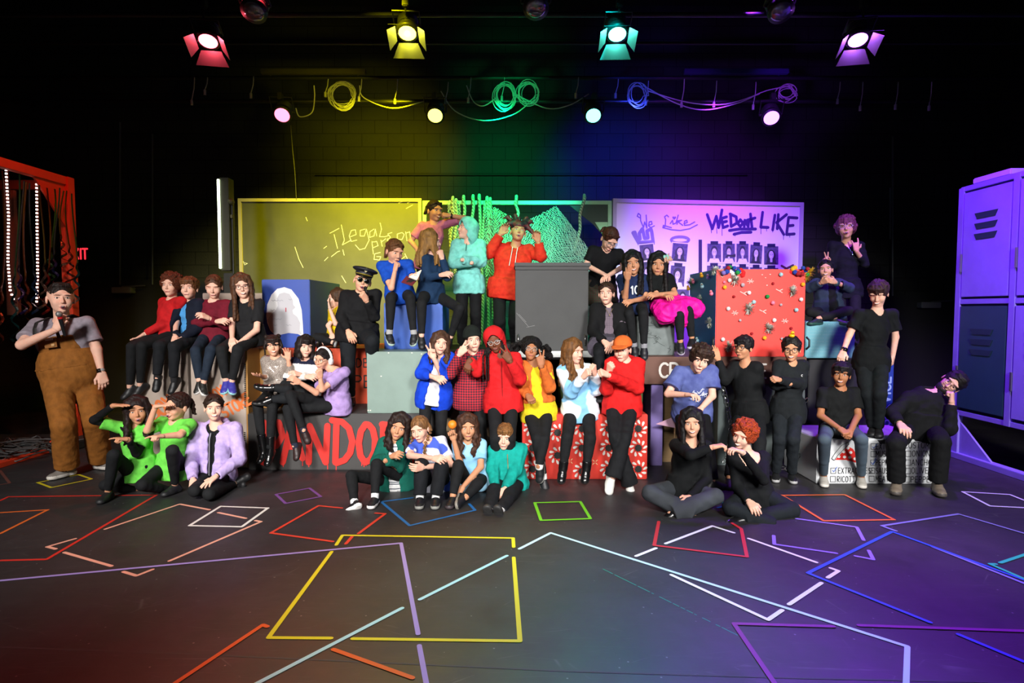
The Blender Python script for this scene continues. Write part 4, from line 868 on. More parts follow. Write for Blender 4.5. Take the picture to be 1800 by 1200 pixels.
m.tube(sm, .007, 5); tag(m.build('cable_heap', mat((.06, .06, .06), .5)), 'tangled heap of dark cables on floor behind the man in overalls', 'cable')
m = MB(); m.box((XL - 1.3, 6.2, 0), (XL + .25, 6.75, .09), 0, .01); tag(m.build('low_platform', mat((.012, .012, .012), .7)), 'low black platform under the cable heap', 'platform')
t = empty('exit_sign', U(147, 446, 9.15), 'red lit exit sign half hidden by the orange post', 'exit sign'); c = U(136, 446, 9.1)
bx((c.x - .17, 9.1, c.z - .12), (c.x + .17, 9.3, c.z + .12), 'case', mat((.02, .02, .02), .6), t)
m = MB(); write(m, 'EXIT', (c.x - .145, 9.1, c.z - .075), (1, 0, 0), (0, 0, 1), .15, .026, gap=.2, wid=.85, nrm=Vector((0, -1, 0)), lift=.004); m.build('lettering', mat((1, .03, .05), .5, emit=1.4), t)

# light tower
a = U(384, 312, 7.0); b = U(405, 475, 7.0); t = empty('light_tower', (a.x, 7.0, b.z), 'tall black light bar with glowing edge standing left of the chalkboard', 'light bar')
bx((a.x, 7.0, b.z), (b.x, 7.14, a.z), 'case', mat('#2a2812', .5), t); bx((a.x - .012, 6.98, b.z + .02), (a.x + .014, 7.0, a.z - .02), 'light_tube', mat((.85, 1, .7), .4, emit=4.5), t)
bx((a.x + .02, 7.02, U(0, 600, 7).z), (b.x + .02, 7.12, b.z - .03), 'base_column', mat('#14140e', .6), t)
t = empty('tripod_stand', (U(411, 500, 7.05).x, 7.05, 0), 'thin black stand between light bar and chalkboard', 'stand'); x = U(411, 500, 7.05).x
m = MB(); m.tube([(x, 7.05, .5), (x, 7.05, U(0, 355, 7.05).z)], .014); m.build('pole', blk, t); m = MB(); m.ball((x, 7.03, U(0, 355, 7.05).z), .04); m.tube([(x, 7.03, U(0, 378, 7.05).z), (x, 7.03, U(0, 384, 7.05).z)], .025); m.build('clamp', mat('#4a4830', .4, metal=.5), t)
for k in range(3): a_ = 2.1 * k; m = MB(); m.tube([(x, 7.05, .6), (x + .45 * math.cos(a_), 7.05 + .45 * math.sin(a_), .01)], .011); m.build('leg', blk, t)

# ---------------------------------------------------------------- painted flats at the back
def flat(name, label, x0, x1, ytop, Y0, Y1, zb_, face, frame, fw=.045, cat='board'):
    A, B = U(x0, ytop, Y0), U(x1, ytop, Y1); B = Vector((B.x, Y1, A.z)); u = (Vector((B.x, B.y, 0)) - Vector((A.x, A.y, 0))); W = u.length; u.normalize(); n = Vector((u.y, -u.x, 0))
    if n.y > 0: n = -n
    t = empty(name, (A.x, A.y, zb_), label, cat); zt = A.z
    def pl(s0, s1, z0, z1, d0, d1, nm, m_):
        m = MB(); m.slab([A * 1 + u * s0 + n * d0 + Vector((0, 0, z0 - A.z)), A + u * s1 + n * d0 + Vector((0, 0, z0 - A.z)), A + u * s1 + n * d0 + Vector((0, 0, z1 - A.z)), A + u * s0 + n * d0 + Vector((0, 0, z1 - A.z))], n * (d1 - d0)); return m.build(nm, m_, t)
    if face: pl(fw * .5, W - fw * .5, zb_, zt - fw * .5, -.015, 0, 'panel', face)
    for s0, s1, z0, z1 in ((0, W, zt - fw, zt), (0, fw, zb_, zt - fw), (W - fw, W, zb_, zt - fw)): pl(s0, s1, z0, z1, -.03, .02, 'frame_rail', frame)
    return t, A, u, n, W, pl
ck, cA, cu, cn_, cW, _ = flat('chalkboard', 'dark green chalkboard on wall side with chalk scrawl', 419, 741, 349, 8.0, 8.0, .0, mat((.07, .07, .045), .7, 'mottle', (.1, .1, .07), 1.6), mat('#b5a98a', .6), .042)
cm = mat((.8, .8, .7), .9)
def onpix(pts, Y): return [U(x, y, Y) for x, y in pts]
def chalk(strokes, wd, par, nm, Yp, ml=None):
    m = MB()
    for st in strokes: ribbon(m, onpix(st, Yp), wd * .85, Vector((0, -1, 0)))
    return m.build(nm, ml or cm, par)
def cp(x, y): return (400 + x / 4.137, 330 + y / 4.137)
T_ = [[(745, 330), (810, 295)], [(775, 340), (800, 440)], [(828, 270), (850, 380), (835, 415), (900, 380)], [(895, 355), (935, 340), (930, 305), (900, 310), (885, 350), (900, 390), (940, 380)],
      [(1000, 300), (965, 310), (965, 350), (995, 350), (1010, 300)], [(1010, 300), (1030, 380), (1000, 440), (960, 450), (930, 415)], [(1065, 300), (1035, 320), (1035, 360), (1065, 350), (1075, 300), (1085, 350)], [(1110, 255), (1120, 300), (1105, 355), (1145, 355), (1175, 345)],
      [(1050, 390), (1060, 480)], [(1050, 395), (1085, 390), (1095, 420), (1060, 435)], [(1115, 380), (1125, 425)], [(1118, 395), (1150, 370)], [(1165, 370), (1168, 410)], [(1195, 325), (1165, 335), (1185, 360), (1160, 380)], [(1270, 325), (1235, 335), (1235, 375), (1270, 375), (1285, 340), (1270, 325)], [(1295, 320), (1305, 385)], [(1295, 330), (1325, 320), (1330, 380)],
      [(1110, 470), (1070, 480), (1065, 520), (1105, 525), (1115, 500), (1085, 500)], [(1235, 490), (1250, 530), (1290, 500)], [(1290, 480), (1310, 520)], [(755, 500), (800, 465), (815, 460)], [(838, 450), (848, 490)], [(700, 440), (720, 425)], [(705, 530), (730, 505)], [(490, 430), (520, 520), (550, 580)], [(830, 640), (860, 690)], [(570, 215), (580, 240)], [(115, 535), (125, 560), (145, 550), (125, 545)], [(1245, 110), (1290, 95)], [(1300, 150), (1345, 125)], [(1310, 110), (1340, 95)]]
chalk([[cp(*q) for q in st] for st in T_], .009, ck, 'chalk_writing', 7.998)
gf = mat((.28, .62, .3), .5)
gr, gA, gu, gn, gW, gp = flat('climbing_frame', 'green framed opening hung with ropes and netting', 743, 1075, 353, 8.02, 8.02, .0, None, gf, .05, 'stage frame')
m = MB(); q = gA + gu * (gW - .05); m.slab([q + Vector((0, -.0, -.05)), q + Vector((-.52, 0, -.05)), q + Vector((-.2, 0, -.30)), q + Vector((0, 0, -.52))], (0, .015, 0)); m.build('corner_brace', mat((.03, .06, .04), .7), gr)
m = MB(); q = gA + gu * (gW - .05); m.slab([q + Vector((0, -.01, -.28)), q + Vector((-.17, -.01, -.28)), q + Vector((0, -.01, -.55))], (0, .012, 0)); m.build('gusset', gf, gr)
rp = mat((.45, .42, .25), .8, 'rope')
ropes = [(797, 352, 792, 470), (816, 350, 812, 440), (830, 349, 834, 450), (842, 348, 843, 600), (855, 352, 868, 560), (908, 350, 910, 400), (1026, 348, 1012, 440), (850, 360, 846, 640), (803, 356, 800, 460), (861, 354, 856, 620), (836, 590, 848, 520)]
rl = ['leftmost rope over the green frame', 'second rope from the left, beside the mint hood', 'rope just above the mint hood', 'longest rope falling behind the mint hoodie', 'rope with a knotted end near the red hoodie', 'short rope above the jester hat', 'slanting rope at the right end of the net', 'rope hanging doubled beside the mint sleeve', 'rope beside the pink shirt elbow', 'rope falling left of the red hoodie', 'loose rope end low behind the mint hoodie']
for (x0, y0, x1, y1), lb in zip(ropes, rl):
    Yr = 7.93; m = MB(); pts = [U(x0 + (x1 - x0) * i / 12 + 2 * math.sin(i * .8 + x0), y0 + (y1 - y0) * i / 12, Yr) for i in range(13)]; m.tube([pts[0] + Vector((0, .1, -.03)), pts[0] + Vector((0, .05, .05))] + pts, .02, 8); tag(m.build('rope', rp), 'pale twisted ' + lb, 'rope', 'ropes on the green frame')
for i, (x, y, s) in enumerate(((796, 352, .05), (868, 366, .05))): pass
def net(xf, lb, nu, nv, Yn, seed):
    m = MB(); rs = random.Random(seed); g = [[None] * (nv + 1) for _ in range(nu + 1)]
    for i in range(nu + 1):
        for j in range(nv + 1):
            x, y, d = xf(i / nu, j / nv); g[i][j] = U(x + rs.uniform(-1.2, 1.2), y + rs.uniform(-1.2, 1.2), Yn + d)
    for i in range(nu + 1):
        for j in range(nv + 1):
            if i < nu and j < nv: m.tube([g[i][j], g[i + 1][j + 1]], .0034, 3, cap=False)
            if i < nu and j > 0: m.tube([g[i][j], g[i + 1][j - 1]], .0034, 3, cap=False)
    return tag(m.build('rope_net', mat((.42, .45, .35), .85)), lb, 'net')
def nx(u, v):
    top = 362 + 45 * math.sin(math.pi * min(1, u / .72)) * .55 if u < .72 else 358 + (u - .72) / .28 * 82
    x = 866 + (u / .72) * 108 if u < .72 else 974 + (u - .72) / .28 * (60 + 10 * v)
    return x + 3 * math.sin(v * 7 + u * 9), top + (500 - top) * v ** .95, .08 * math.sin(u * 14)
net(nx, 'rope net draped behind the person in jester hat', 56, 36, 7.9, 1)
net(lambda u, v: (786 + 22 * u + 6 * v, 352 + 128 * v, .06 + .03 * math.sin(u * 9)), 'narrow bunched net between pink shirt and mint hood', 8, 26, 7.88, 2)
net(lambda u, v: (850 + 26 * u + 3 * math.sin(v * 8), 366 + 120 * v, .05 * math.sin(u * 7)), 'bunched end of netting above the red hoodie sleeve', 8, 26, 7.86, 3)

wb, wA, wu, wn, wW, wp = flat('whiteboard', 'white board sprayed with WE LIKE and WE DONT LIKE', 1077, 1412, 349, 8.0, 8.3, .0, mat('#e3e0ea', .5), mat('#b5b0c4', .6), .05)
def WP(x, y, off=.0):                               # a picture position on the whiteboard's face
    d = ray(x, y); o = Vector((0, 0, CH)); q = wA + wn * off; return o + d * ((q - o).dot(wn) / d.dot(wn))
def wstroke(sts, wd, mt, nm, f, par=wb, lift=.003):
    m = MB()
    for st in sts: ribbon(m, [WP(*f(*q)) for q in st], wd, wn, 0, lift)
    return m.build(nm, mt, par)
fw_ = lambda x, y: (1060 + x / 5, 340 + y / 5)
lav = mat('#7d6cb0', .7)
wstroke([[(325, 215), (300, 200), (310, 175), (328, 190), (330, 240), (355, 300), (365, 250), (385, 305), (378, 190)], [(400, 280), (430, 270), (425, 245), (405, 250), (400, 285), (420, 300), (450, 285)],
         [(575, 205), (560, 190), (540, 205), (550, 230), (545, 290), (525, 300), (530, 280), (600, 300)], [(590, 265), (610, 235), (615, 270), (640, 260), (660, 190)], [(650, 270), (655, 240), (690, 235), (660, 250), (700, 280)], [(710, 265), (740, 255), (735, 235), (715, 245), (715, 280), (760, 275), (805, 250)], [(525, 300), (600, 318), (680, 325), (760, 310), (828, 275)]], .016, lav, 'painted_words', fw_)
m = MB(); h0 = [WP(*fw_(625 + 17 * math.sin(t) ** 3, 215 - 1.15 * (13 * math.cos(t) - 5 * math.cos(2 * t) - 2 * math.cos(3 * t) - math.cos(4 * t)))) for t in [2 * math.pi * i / 24 for i in range(24)]]; m.poly([p + wn * .003 for p in h0]); m.build('painted_heart', lav, wb)
dk = mat('#3a0f6a', .6)
WD = [[(915, 185), (960, 310), (995, 200), (1015, 300), (1045, 145)], [(1085, 205), (1040, 220), (1055, 300), (1095, 285)], [(1045, 255), (1085, 245)], [(1120, 180), (1125, 290), (1175, 260), (1170, 205), (1115, 180)], [(1205, 230), (1185, 265), (1205, 290), (1230, 260), (1205, 230)], [(1240, 290), (1245, 235), (1275, 290), (1280, 230)], [(1295, 180), (1310, 310)], [(1265, 235), (1335, 215)],
      [(1110, 325), (1200, 312), (1340, 312)], [(1150, 358), (1215, 342), (1300, 340)], [(1402, 165), (1385, 295), (1450, 298)], [(1510, 190), (1490, 320)], [(1540, 185), (1530, 310)], [(1612, 185), (1525, 255), (1588, 360)], [(1705, 215), (1630, 210), (1612, 360), (1680, 355)], [(1620, 285), (1670, 280)]]
wstroke(WD, .04, dk, 'sprayed_words', fw_)
wstroke([[(950, 300), (952, 345)], [(998, 300), (1000, 350)], [(1045, 300), (1045, 370)], [(1160, 350), (1160, 375)], [(1387, 300), (1387, 355)], [(1437, 300), (1437, 330)], [(1490, 310), (1490, 340)], [(1585, 355), (1585, 405)], [(1640, 350), (1640, 385)]], .008, dk, 'paint_drips', fw_)
m = MB(); m.poly([WP(1228, 421, .003), WP(1228, 520, .003), WP(1234, 520, .003), WP(1234, 421, .003)][::-1]); m.build('divider_line', mat('#2a1050', .6), wb)
wstroke([[(1568, 635), (1620, 665)], [(1600, 665), (1670, 630)]], .03, mat('#5a1848', .6), 'sprayed_cross', fw_)
# crown and halo
def blob(pts, nm, mt, par=wb, lift=.004): m = MB(); m.poly([WP(*fw_(*q)) + wn * lift for q in pts]); return m.build(nm, mt, par)
wstroke([[(330, 465), (262, 345), (280, 340), (300, 400), (325, 400), (318, 350), (345, 310), (365, 395), (395, 390), (385, 330), (420, 312), (428, 340), (440, 430)], [(320, 430), (435, 425)], [(325, 450), (440, 440)]], .045, mat('#8377b0', .7), 'painted_crown', fw_)
wstroke([[(676 + 78 * math.cos(a), 408 + 28 * math.sin(a)) for a in [R_(q) for q in range(0, 361, 20)]]], .035, mat('#8377b0', .7), 'painted_halo', fw_)
ph1, ph2, ph3, pw = mat('#8f86a8', .5), mat('#2b2440', .5), mat('#c9c2da', .5), mat('#e6e2ef', .5)
pb = mat('#5c5478', .6, 'mottle', '#3c3560', 25.)
def photo(x0, y0, x1, y1, lb, hair=0, tilt=0, tape=True, cat='photo', glasses=False, smile=True):
    cx, cy = (x0 + x1) / 2, (y0 + y1) / 2; ww, hh = (x1 - x0) / 2, (y1 - y0) / 2; ca, sa = math.cos(R_(tilt)), math.sin(R_(tilt))
    def q(u, v, off): x, y = u * ww, v * hh; return WP(*fw_(cx + x * ca - y * sa, cy + x * sa + y * ca)) + wn * off
    t = empty('portrait_photo', q(0, 1, .004), lb, cat, 'portrait photos taped on the whiteboard')
    m = MB(); m.slab([q(-1, 1, .005), q(1, 1, .005), q(1, -1, .005), q(-1, -1, .005)], wn * .002); m.build('paper', pw, t)
    o = MB(); o.poly([q(-.9, .84, .008), q(.9, .84, .008), q(.9, -.9, .008), q(-.9, -.9, .008)], 0)
    E = lambda x, y, rx, ry, off, mi, a0=0, a1=360: o.poly([q(x + rx * math.cos(R_(a0 + (a1 - a0) * i / 20)), y + ry * math.sin(R_(a0 + (a1 - a0) * i / 20)), off) for i in range(20)], mi)
    if hair == 1: E(0, .05, .56, .62, .0085, 1); E(0, .5, .58, .34, .0086, 1)
    elif hair == 2:
        for i in range(12): a = i * .52; E(.38 * math.cos(a), -.22 + .36 * math.sin(a), .2, .17, .0085 + i * .00003, 1)
    else: E(0, -.28, .42, .42, .0085, 1)
    o.poly([q(-.75, .84, .0091), q(.75, .84, .0091), q(.55, .5, .0091), q(-.55, .5, .0091)], 1 if hair == 1 else 3); o.poly([q(-.14, .6, .0092), q(.14, .6, .0092), q(.14, .2, .0092), q(-.14, .2, .0092)], 2)
    E(0, -.08, .31, .38, .0095, 2); E(0, -.44, .3, .13, .0097, 1, 180, 360)
    for sg in (-1, 1): E(sg * .13, -.13, .055, .03, .01, 1)
    if glasses:
        for sg in (-1, 1): ribbon(o, [q(sg * .14 + .11 * math.cos(a), -.13 + .08 * math.sin(a), .0102) for a in [R_(z) for z in range(0, 361, 30)]], .004, wn, 1, .0002)
    E(0, .1, .13, .05, .01, 3 if smile else 1); o.build('portrait', [pb, ph2, ph3, pw], t)
    if tape: m = MB(); m.slab([q(-.5, -.82, .011), q(.5, -.82, .011), q(.5, -1.14, .011), q(-.5, -1.14, .011)], wn * .001); m.build('tape', mat('#20104a', .4), t)
photo(908, 432, 1042, 617, 'photo of a boy in a collar, first in the row of five', 0); photo(1045, 432, 1162, 617, 'photo with a drawn moustache, second in the row of five', 0); photo(1165, 432, 1282, 620, 'photo of a dark haired boy, middle of the row of five', 0)
photo(1284, 442, 1400, 632, 'photo of a long haired girl taped between boy and wavy haired girl', 1, 3); photo(1406, 455, 1545, 640, 'photo of a wavy haired girl at the end of the row', 1, 0)
for i, (a_, b_) in enumerate(((905, 1040), (1045, 1160), (1165, 1282), (1284, 1400), (1406, 1545))): photo(a_, 624 + i * 5, b_, 815 + i * 5, 'lower row photo mostly hidden behind the gift box, under photo %s' % ['one', 'two', 'three', 'four', 'five'][i], i % 2, 0)
photo(318, 440, 452, 600, 'photo of a smiling girl under the painted crown', 1, -6, False); photo(598, 430, 745, 610, 'photo of a long haired girl under the painted halo', 1, 5, False); photo(582, 625, 722, 832, 'photo of a curly haired person below the halo photo', 2, 4); photo(636, 835, 760, 1000, 'photo of a person in glasses beside the pink skirt', 0, 0, False, glasses=True); photo(335, 615, 420, 790, 'photo behind the girl with the numbered shirt', 0, 0)
blob([(1070, 560), (1090, 535), (1130, 540), (1160, 530), (1160, 555), (1130, 550), (1090, 555)], 'drawn_moustache', ph2, None and wb or wb, .016)

# ---------------------------------------------------------------- boxes people sit and stand on
def pbox(name, label, x0, x1, y0, y1, Y, depth, m_, cat='box', bev=.006, zb_=None, group=None):
    a, b = U(x0, (y0 + y1) / 2, Y), U(x1, (y0 + y1) / 2, Y); zt = U(900, y0, Y).z; zbb = max(.0, U(900, y1, Y).z) if zb_ is None else zb_
    t = empty(name, ((a.x + b.x) / 2, Y + depth / 2, zbb), label, cat, group); m = MB(); m.box((a.x, Y, zbb), (b.x, Y + depth, zt), 0, bev); m.build('shell', m_, t); return t, a.x, b.x, zbb, zt
FN = Vector((0, -1, 0)); EX, EZ = Vector((1, 0, 0)), Vector((0, 0, 1))
# PANDORA plinth
pd_, px0, px1, _, pz = pbox('painted_plinth', 'long black box painted PANDORA in dripping red letters', 436, 772, 727, 829, 5.55, 1.3, mat('#3d3b3a', .7, 'painted'), zb_=0)
def onF(x, y, Y): p = U(x, y, Y); return p
rd = mat('#d2281f', .55)
PL = [[(462, 812), (464, 742)], [(462, 745), (490, 742), (497, 765), (486, 783), (464, 786)], [(497, 812), (514, 740), (532, 805)], [(503, 785), (526, 783)], [(543, 812), (545, 748), (573, 812), (576, 748)], [(590, 812), (592, 740)], [(584, 738), (602, 741), (614, 752), (620, 775), (616, 795), (606, 808), (592, 813)],
      [(643, 745), (635, 757), (631, 778), (634, 800), (642, 812), (652, 807), (659, 792), (660, 772), (656, 754), (649, 746), (643, 745)], [(674, 812), (674, 745)], [(672, 745), (700, 748), (702, 770), (676, 778), (704, 812)], [(722, 812), (738, 742), (752, 812)], [(728, 788), (748, 788)]]
m = MB()
for i, st in enumerate(PL): ribbon(m, [U(x, y, 5.55) for x, y in st], .06, FN, 0, .002 + .0014 * i)
for i, (x, y) in enumerate(((464, 818), (498, 820), (532, 818), (543, 820), (576, 824), (591, 826), (640, 820), (644, 818), (636, 818), (674, 818))): ribbon(m, [U(x, y - 10, 5.55), U(x, y, 5.55)], .008, FN, 0, .002)
m.build('lettering', rd, pd_)
m = MB(); m.slab([U(655, 830, 5.54), U(668, 829, 5.54), U(662, 823, 5.54), U(656, 824, 5.54)], (0, -.01, 0)); m.build('yellow_tape_corner', mat('#c9b520', .6), pd_)
# orange box
ob, ox0, ox1, oz0, oz1 = pbox('orange_box', 'orange box with black letters behind the long black box', 478, 700, 612, 710, 6.15, .95, mat('#d8481f', .6, 'painted'), zb_=pz)
m = MB(); bk_ = mat('#2a1a14', .7)
write(m, 'DE', U(627, 645, 6.15), EX, EZ, .088, .013, gap=.25, nrm=FN); write(m, 'PE', U(624, 681, 6.15), EX, EZ, .125, .015, gap=.25, nrm=FN); m.build('lettering', bk_, ob)
# blue silhouette box
bb_, bx0, bx1, bz0, bz1 = pbox('blue_box', 'blue box with white circle and grey head silhouette', 461, 545, 491, 611, 6.25, 1.1, mat('#083a98', .5, 'painted'), zb_=oz1)
def face2d(par, pts, Y, nm, mt, off): m = MB(); m.slab([U(x, y, Y) + Vector((0, -off, 0)) for x, y in pts], (0, .0015, 0)); return m.build(nm, mt, par)
c4 = lambda x, y: (200 + x / 4, 440 + y / 4)
face2d(bb_, [c4(*q) for q in ((1073, 460), (1080, 380), (1110, 310), (1150, 270), (1200, 258), (1250, 275), (1300, 340), (1322, 420), (1330, 520), (1334, 605), (1290, 585), (1230, 580), (1180, 590), (1140, 600), (1100, 560), (1080, 510))], 6.25, 'white_disc', mat('#d9d8d8', .6), .003)
face2d(bb_, [c4(*q) for q in ((1082, 490), (1105, 450), (1140, 420), (1155, 390), (1148, 340), (1165, 305), (1200, 295), (1235, 305), (1258, 345), (1262, 380), (1278, 400), (1258, 420), (1262, 445), (1290, 465), (1312, 510), (1308, 560), (1322, 590), (1230, 580), (1180, 588), (1140, 598), (1102, 555))], 6.25, 'grey_silhouette', mat('#b3b1b6', .6), .005)
m = MB()
for x, y, n in ((1110, 352, 8), (1105, 420, 4), (1110, 483, 7), (1125, 525, 3), (1230, 345, 3), (1215, 525, 4)): ribbon(m, [U(*c4(x + i * 12, y + (4 if i % 2 else -4)), 6.25) + Vector((0, -.005, 0)) for i in range(n)], .004, FN)
m.build('pencil_lines', mat('#8f8d96', .8), bb_)
m = MB(); ribbon(m, [U(*c4(1212, 405), 6.25), U(*c4(1212, 430), 6.25)], .01, FN, 0, .008); m.build('red_mark', mat('#a8283a', .7), bb_)
# grey box on the plinth, blue box above it
gb, *_g = pbox('grey_box', 'pale grey green box on the long black box', 645, 752, 618, 727, 5.58, .52, mat('#74887f', .55, 'painted'), zb_=pz)
m = MB()
for x, y in ((649, 620), (683, 620), (724, 620), (741, 622), (647, 721), (651, 721), (670, 661)): p = U(x, y, 5.58); m.slab([p + Vector((a, -.001, b)) for a, b in ((-.008, 0), (0, .006), (.009, 0), (0, -.005))], (0, -.001, 0))
m.build('chipped_paint', mat('#d9d2c4', .8), gb)
pbox('blue_box', 'bright blue box under the two seated girls reading', 675, 778, 532, 617, 5.95, .62, mat('#084aa8', .5, 'painted'), zb_=_g[3])
pbox('black_riser', 'black riser under the pink shirt and mint hoodie', 700, 905, 614, 700, 6.7, 1.0, mat((.012, .012, .013), .8), 'platform', zb_=0)
pbox('black_riser', 'black riser supporting the bright blue box', 690, 800, 619, 700, 6.12, .5, mat((.012, .012, .013), .8), 'platform', zb_=pz)
m = MB(); x_, y_ = U(720, 0, 7.3).x, 7.3; m.box((x_ - .1, 7.72, .0), (x_ + .6, 7.8, .3)); tag(m.build('black_riser', mat((.012, .012, .013), .8)), 'low black block behind the readers', 'platform')
# black case
wl, *_w = pbox('white_ledge', 'white topped bench under the tall black case', 885, 1048, 617, 628, 5.9, .8, mat('#c9cdcb', .6), 'bench')
pbox('black_riser', 'dark riser supporting the white topped bench', 880, 1050, 629, 720, 5.95, .8, mat((.012, .012, .013), .8), 'platform', zb_=0)
bc, cx0, cx1, cz0, cz1 = pbox('black_case', 'tall matt black case with metal handles', 906, 1034, 468, 617, 5.95, .7, mat('#3a3b3b', .65, 'painted'), zb_=_w[3])
bx((cx0 - .01, 5.92, cz1 - .0), (cx1 + .02, 6.67, cz1 + .035), 'lid', mat('#313232', .6, 'painted'), bc); bx((cx0 - .005, 5.935, cz1 - .035), (cx1 + .005, 5.95, cz1), 'lid_trim', mat('#2a2a2a', .6), bc)
for x in (911, 1028): p = U(x, 597, 5.94); m = MB(); m.tube([p + Vector((0, 0, .05)), p + Vector((0, -.03, .045)), p + Vector((0, -.035, 0)), p + Vector((0, -.03, -.045)), p + Vector((0, 0, -.05))], .009, 8); m.build('handle', mat('#9a9a9a', .25, metal=.9), bc, True)
m = MB(); ribbon(m, [U(908, 550, 5.95), U(930, 575, 5.95)], .003, FN); ribbon(m, [U(912, 552, 5.95), U(925, 566, 5.95)], .003, FN); ribbon(m, [U(925, 575, 5.95), U(940, 572, 5.95)], .003, FN); m.build('scratches', mat('#8a8a8a', .8), bc)
# bench boxes under cardigan and numbered shirt girls
pbox('grey_box', 'grey box under the girl in the numbered shirt', 1092, 1150, 540, 612, 6.05, .5, mat('#4c5250', .7, 'painted'), zb_=1.03)
pbox('black_box', 'black box the girl in the cardigan sits on', 1046, 1092, 595, 640, 5.72, .5, mat('#151516', .7), zb_=.5)
rk, rx0, rx1, rz0, rz1 = pbox('rock_box', 'grey box painted as cracked rock beneath the pink skirt', 1119, 1186, 556, 624, 5.85, .5, mat('#6f7877', .7, 'mottle', '#5c6463', 8.))
m = MB(); rs = random.Random(11)
for i in range(16):
    x, y = rs.uniform(1122, 1180), rs.uniform(565, 618); st = [(x, y)]
    for _ in range(4): x += rs.uniform(-7, 9); y += rs.uniform(-5, 6); st.append((min(1184, max(1121, x)), min(622, max(558, y))))
    ribbon(m, [U(a, b, 5.85) for a, b in st], .004, FN)
m.build('painted_cracks', mat('#3c4342', .8), rk)
# brown platform and its legs
bp, *_b = pbox('brown_platform', 'brown platform lettered in white behind the boys', 1132, 1418, 627, 675, 5.66, 1.25, mat('#5e3a2c', .6, 'painted'), 'platform')
BT = _b[3]
m = MB(); wt = mat('#ddd9d2', .7); write(m, 'C', U(1159, 663, 5.66), EX, EZ, .135, .022, nrm=FN); write(m, 'R', U(1178, 663, 5.66), EX, EZ, .135, .022, nrm=FN); write(m, 'E', U(1334, 664, 5.66), EX, EZ, .13, .018, nrm=FN); m.build('lettering', wt, bp)
def col_(lb, x0, x1, y0, y1, Y, d, c): return pbox('plywood_column', lb, x0, x1, y0, y1, Y, d, mat(c, .6, 'painted'), 'column', zb_=0)
col_('lilac painted column under the brown platform, right of red box', 1144, 1165, 676, 823, 5.7, .5, '#7a6aa8'); col_('grey column with hanging chain beside the leaning boy', 1262, 1300, 676, 838, 5.72, .5, '#5f6b6a')
col_('grey column right of the boy with crossed arms', 1396, 1414, 676, 819, 5.76, .5, '#66706f'); col_('wide grey panel between the two boys in black', 1300, 1372, 676, 830, 5.75, .1, '#56605f')
m = MB(); p = U(1166, 0, 5.8).x; m.box((p, 5.85, 0), (U(1258, 0, 5.85).x, 5.9, .8)); tag(m.build('tan_panel', mat('#6a5230', .7, 'wood')), 'brown timber panel in shade between lilac and grey columns', 'panel')
t = empty('pennant', U(1183, 752, 5.55), 'small pink pennant on stick left of the long haired girl', 'flag'); m = MB(); m.slab([U(1153, 745, 5.55), U(1185, 732, 5.55), U(1187, 752, 5.55)], (0, .004, 0)); m.build('cloth', mat('#c49ab0', .8), t); m = MB(); m.tube([U(1186, 725, 5.56), U(1186, 838, 5.56)], .007); m.build('stick', mat('#a88a60', .7, 'wood'), t)
m = MB(); m.slab([U(1166, 693, 5.56), U(1186, 700, 5.56), U(1190, 722, 5.56), U(1172, 706, 5.56)], (0, .01, 0))
def chain(pts, Y, lb):
    m = MB(); P = [U(x, y, Y) for x, y in pts]; Q = []
    for i in range(len(P) - 1):
        n = max(2, int((P[i + 1] - P[i]).length / .034)); Q += [P[i].lerp(P[i + 1], k / n) for k in range(n)]
    for i in range(len(Q) - 1):
        c = (Q[i] + Q[i + 1]) / 2; d = (Q[i + 1] - Q[i]).normalized(); s = d.cross(Vector((0, 1, 0)) if i % 2 else Vector((.7, .7, 0))).normalized()
        m.tube([c + d * .024 * math.cos(a) + s * .014 * math.sin(a) for a in [2 * math.pi * k / 10 for k in range(11)]], .0035, 5, cap=False)
    tag(m.build('steel_chain', mat('#a8a8a8', .25, metal=.9)), lb, 'chain')
chain([(1272, 680), (1277, 700), (1280, 722), (1284, 745), (1279, 800), (1268, 820)], 5.66, 'steel chain hanging on the grey column'); chain([(1420, 700), (1405, 720), (1412, 700)], 5.4, 'short chain behind the boy with crossed arms'); chain([(1372, 822), (1388, 824), (1402, 805), (1410, 790)], 5.4, 'chain lying against the column near the pink ball')
b = MB(); b.ball((0, 0, 0), .022, 0, 14); p = G(1411, 840); tag(b.build('pompom', mat('#e0508a', .9), loc=(p.x, p.y, .022)), 'small pink pompom lying on floor beside white box', 'pompom')
# camouflage box and red box with flower rings
def camo(lb, x0, x1, y0, y1, Y, c1, c2): return pbox('camouflage_box', lb, x0, x1, y0, y1, Y, .5, mat(c1, .7, 'patch', c2, 5.), zb_=0)
pbox('camouflage_box', 'green camouflage box behind the light blue and red hoodies', 985, 1130, 674, 728, 5.62, .3, mat('#4c6a2e', .7, 'patch', '#2c3318', 7.), zb_=.5)
camo('tan camouflage panel behind the plaid shirt and red hoodie', 772, 906, 660, 820, 5.72, '#8f7c60', '#3c2e26')
pbox('dark_box', 'dark brown box behind the orange jacket', 905, 1130, 630, 700, 5.95, .1, mat('#33221c', .7), zb_=0)
fr_, fx0, fx1, fz0, fz1 = pbox('red_box', 'red box painted with white petal rings and black centres', 918, 1138, 728, 846, 5.24, .36, mat('#cf2f20', .5, 'painted'), zb_=0)
wp_, bp_ = mat('#d6d3cc', .6), mat('#171513', .6)
k_ = 0
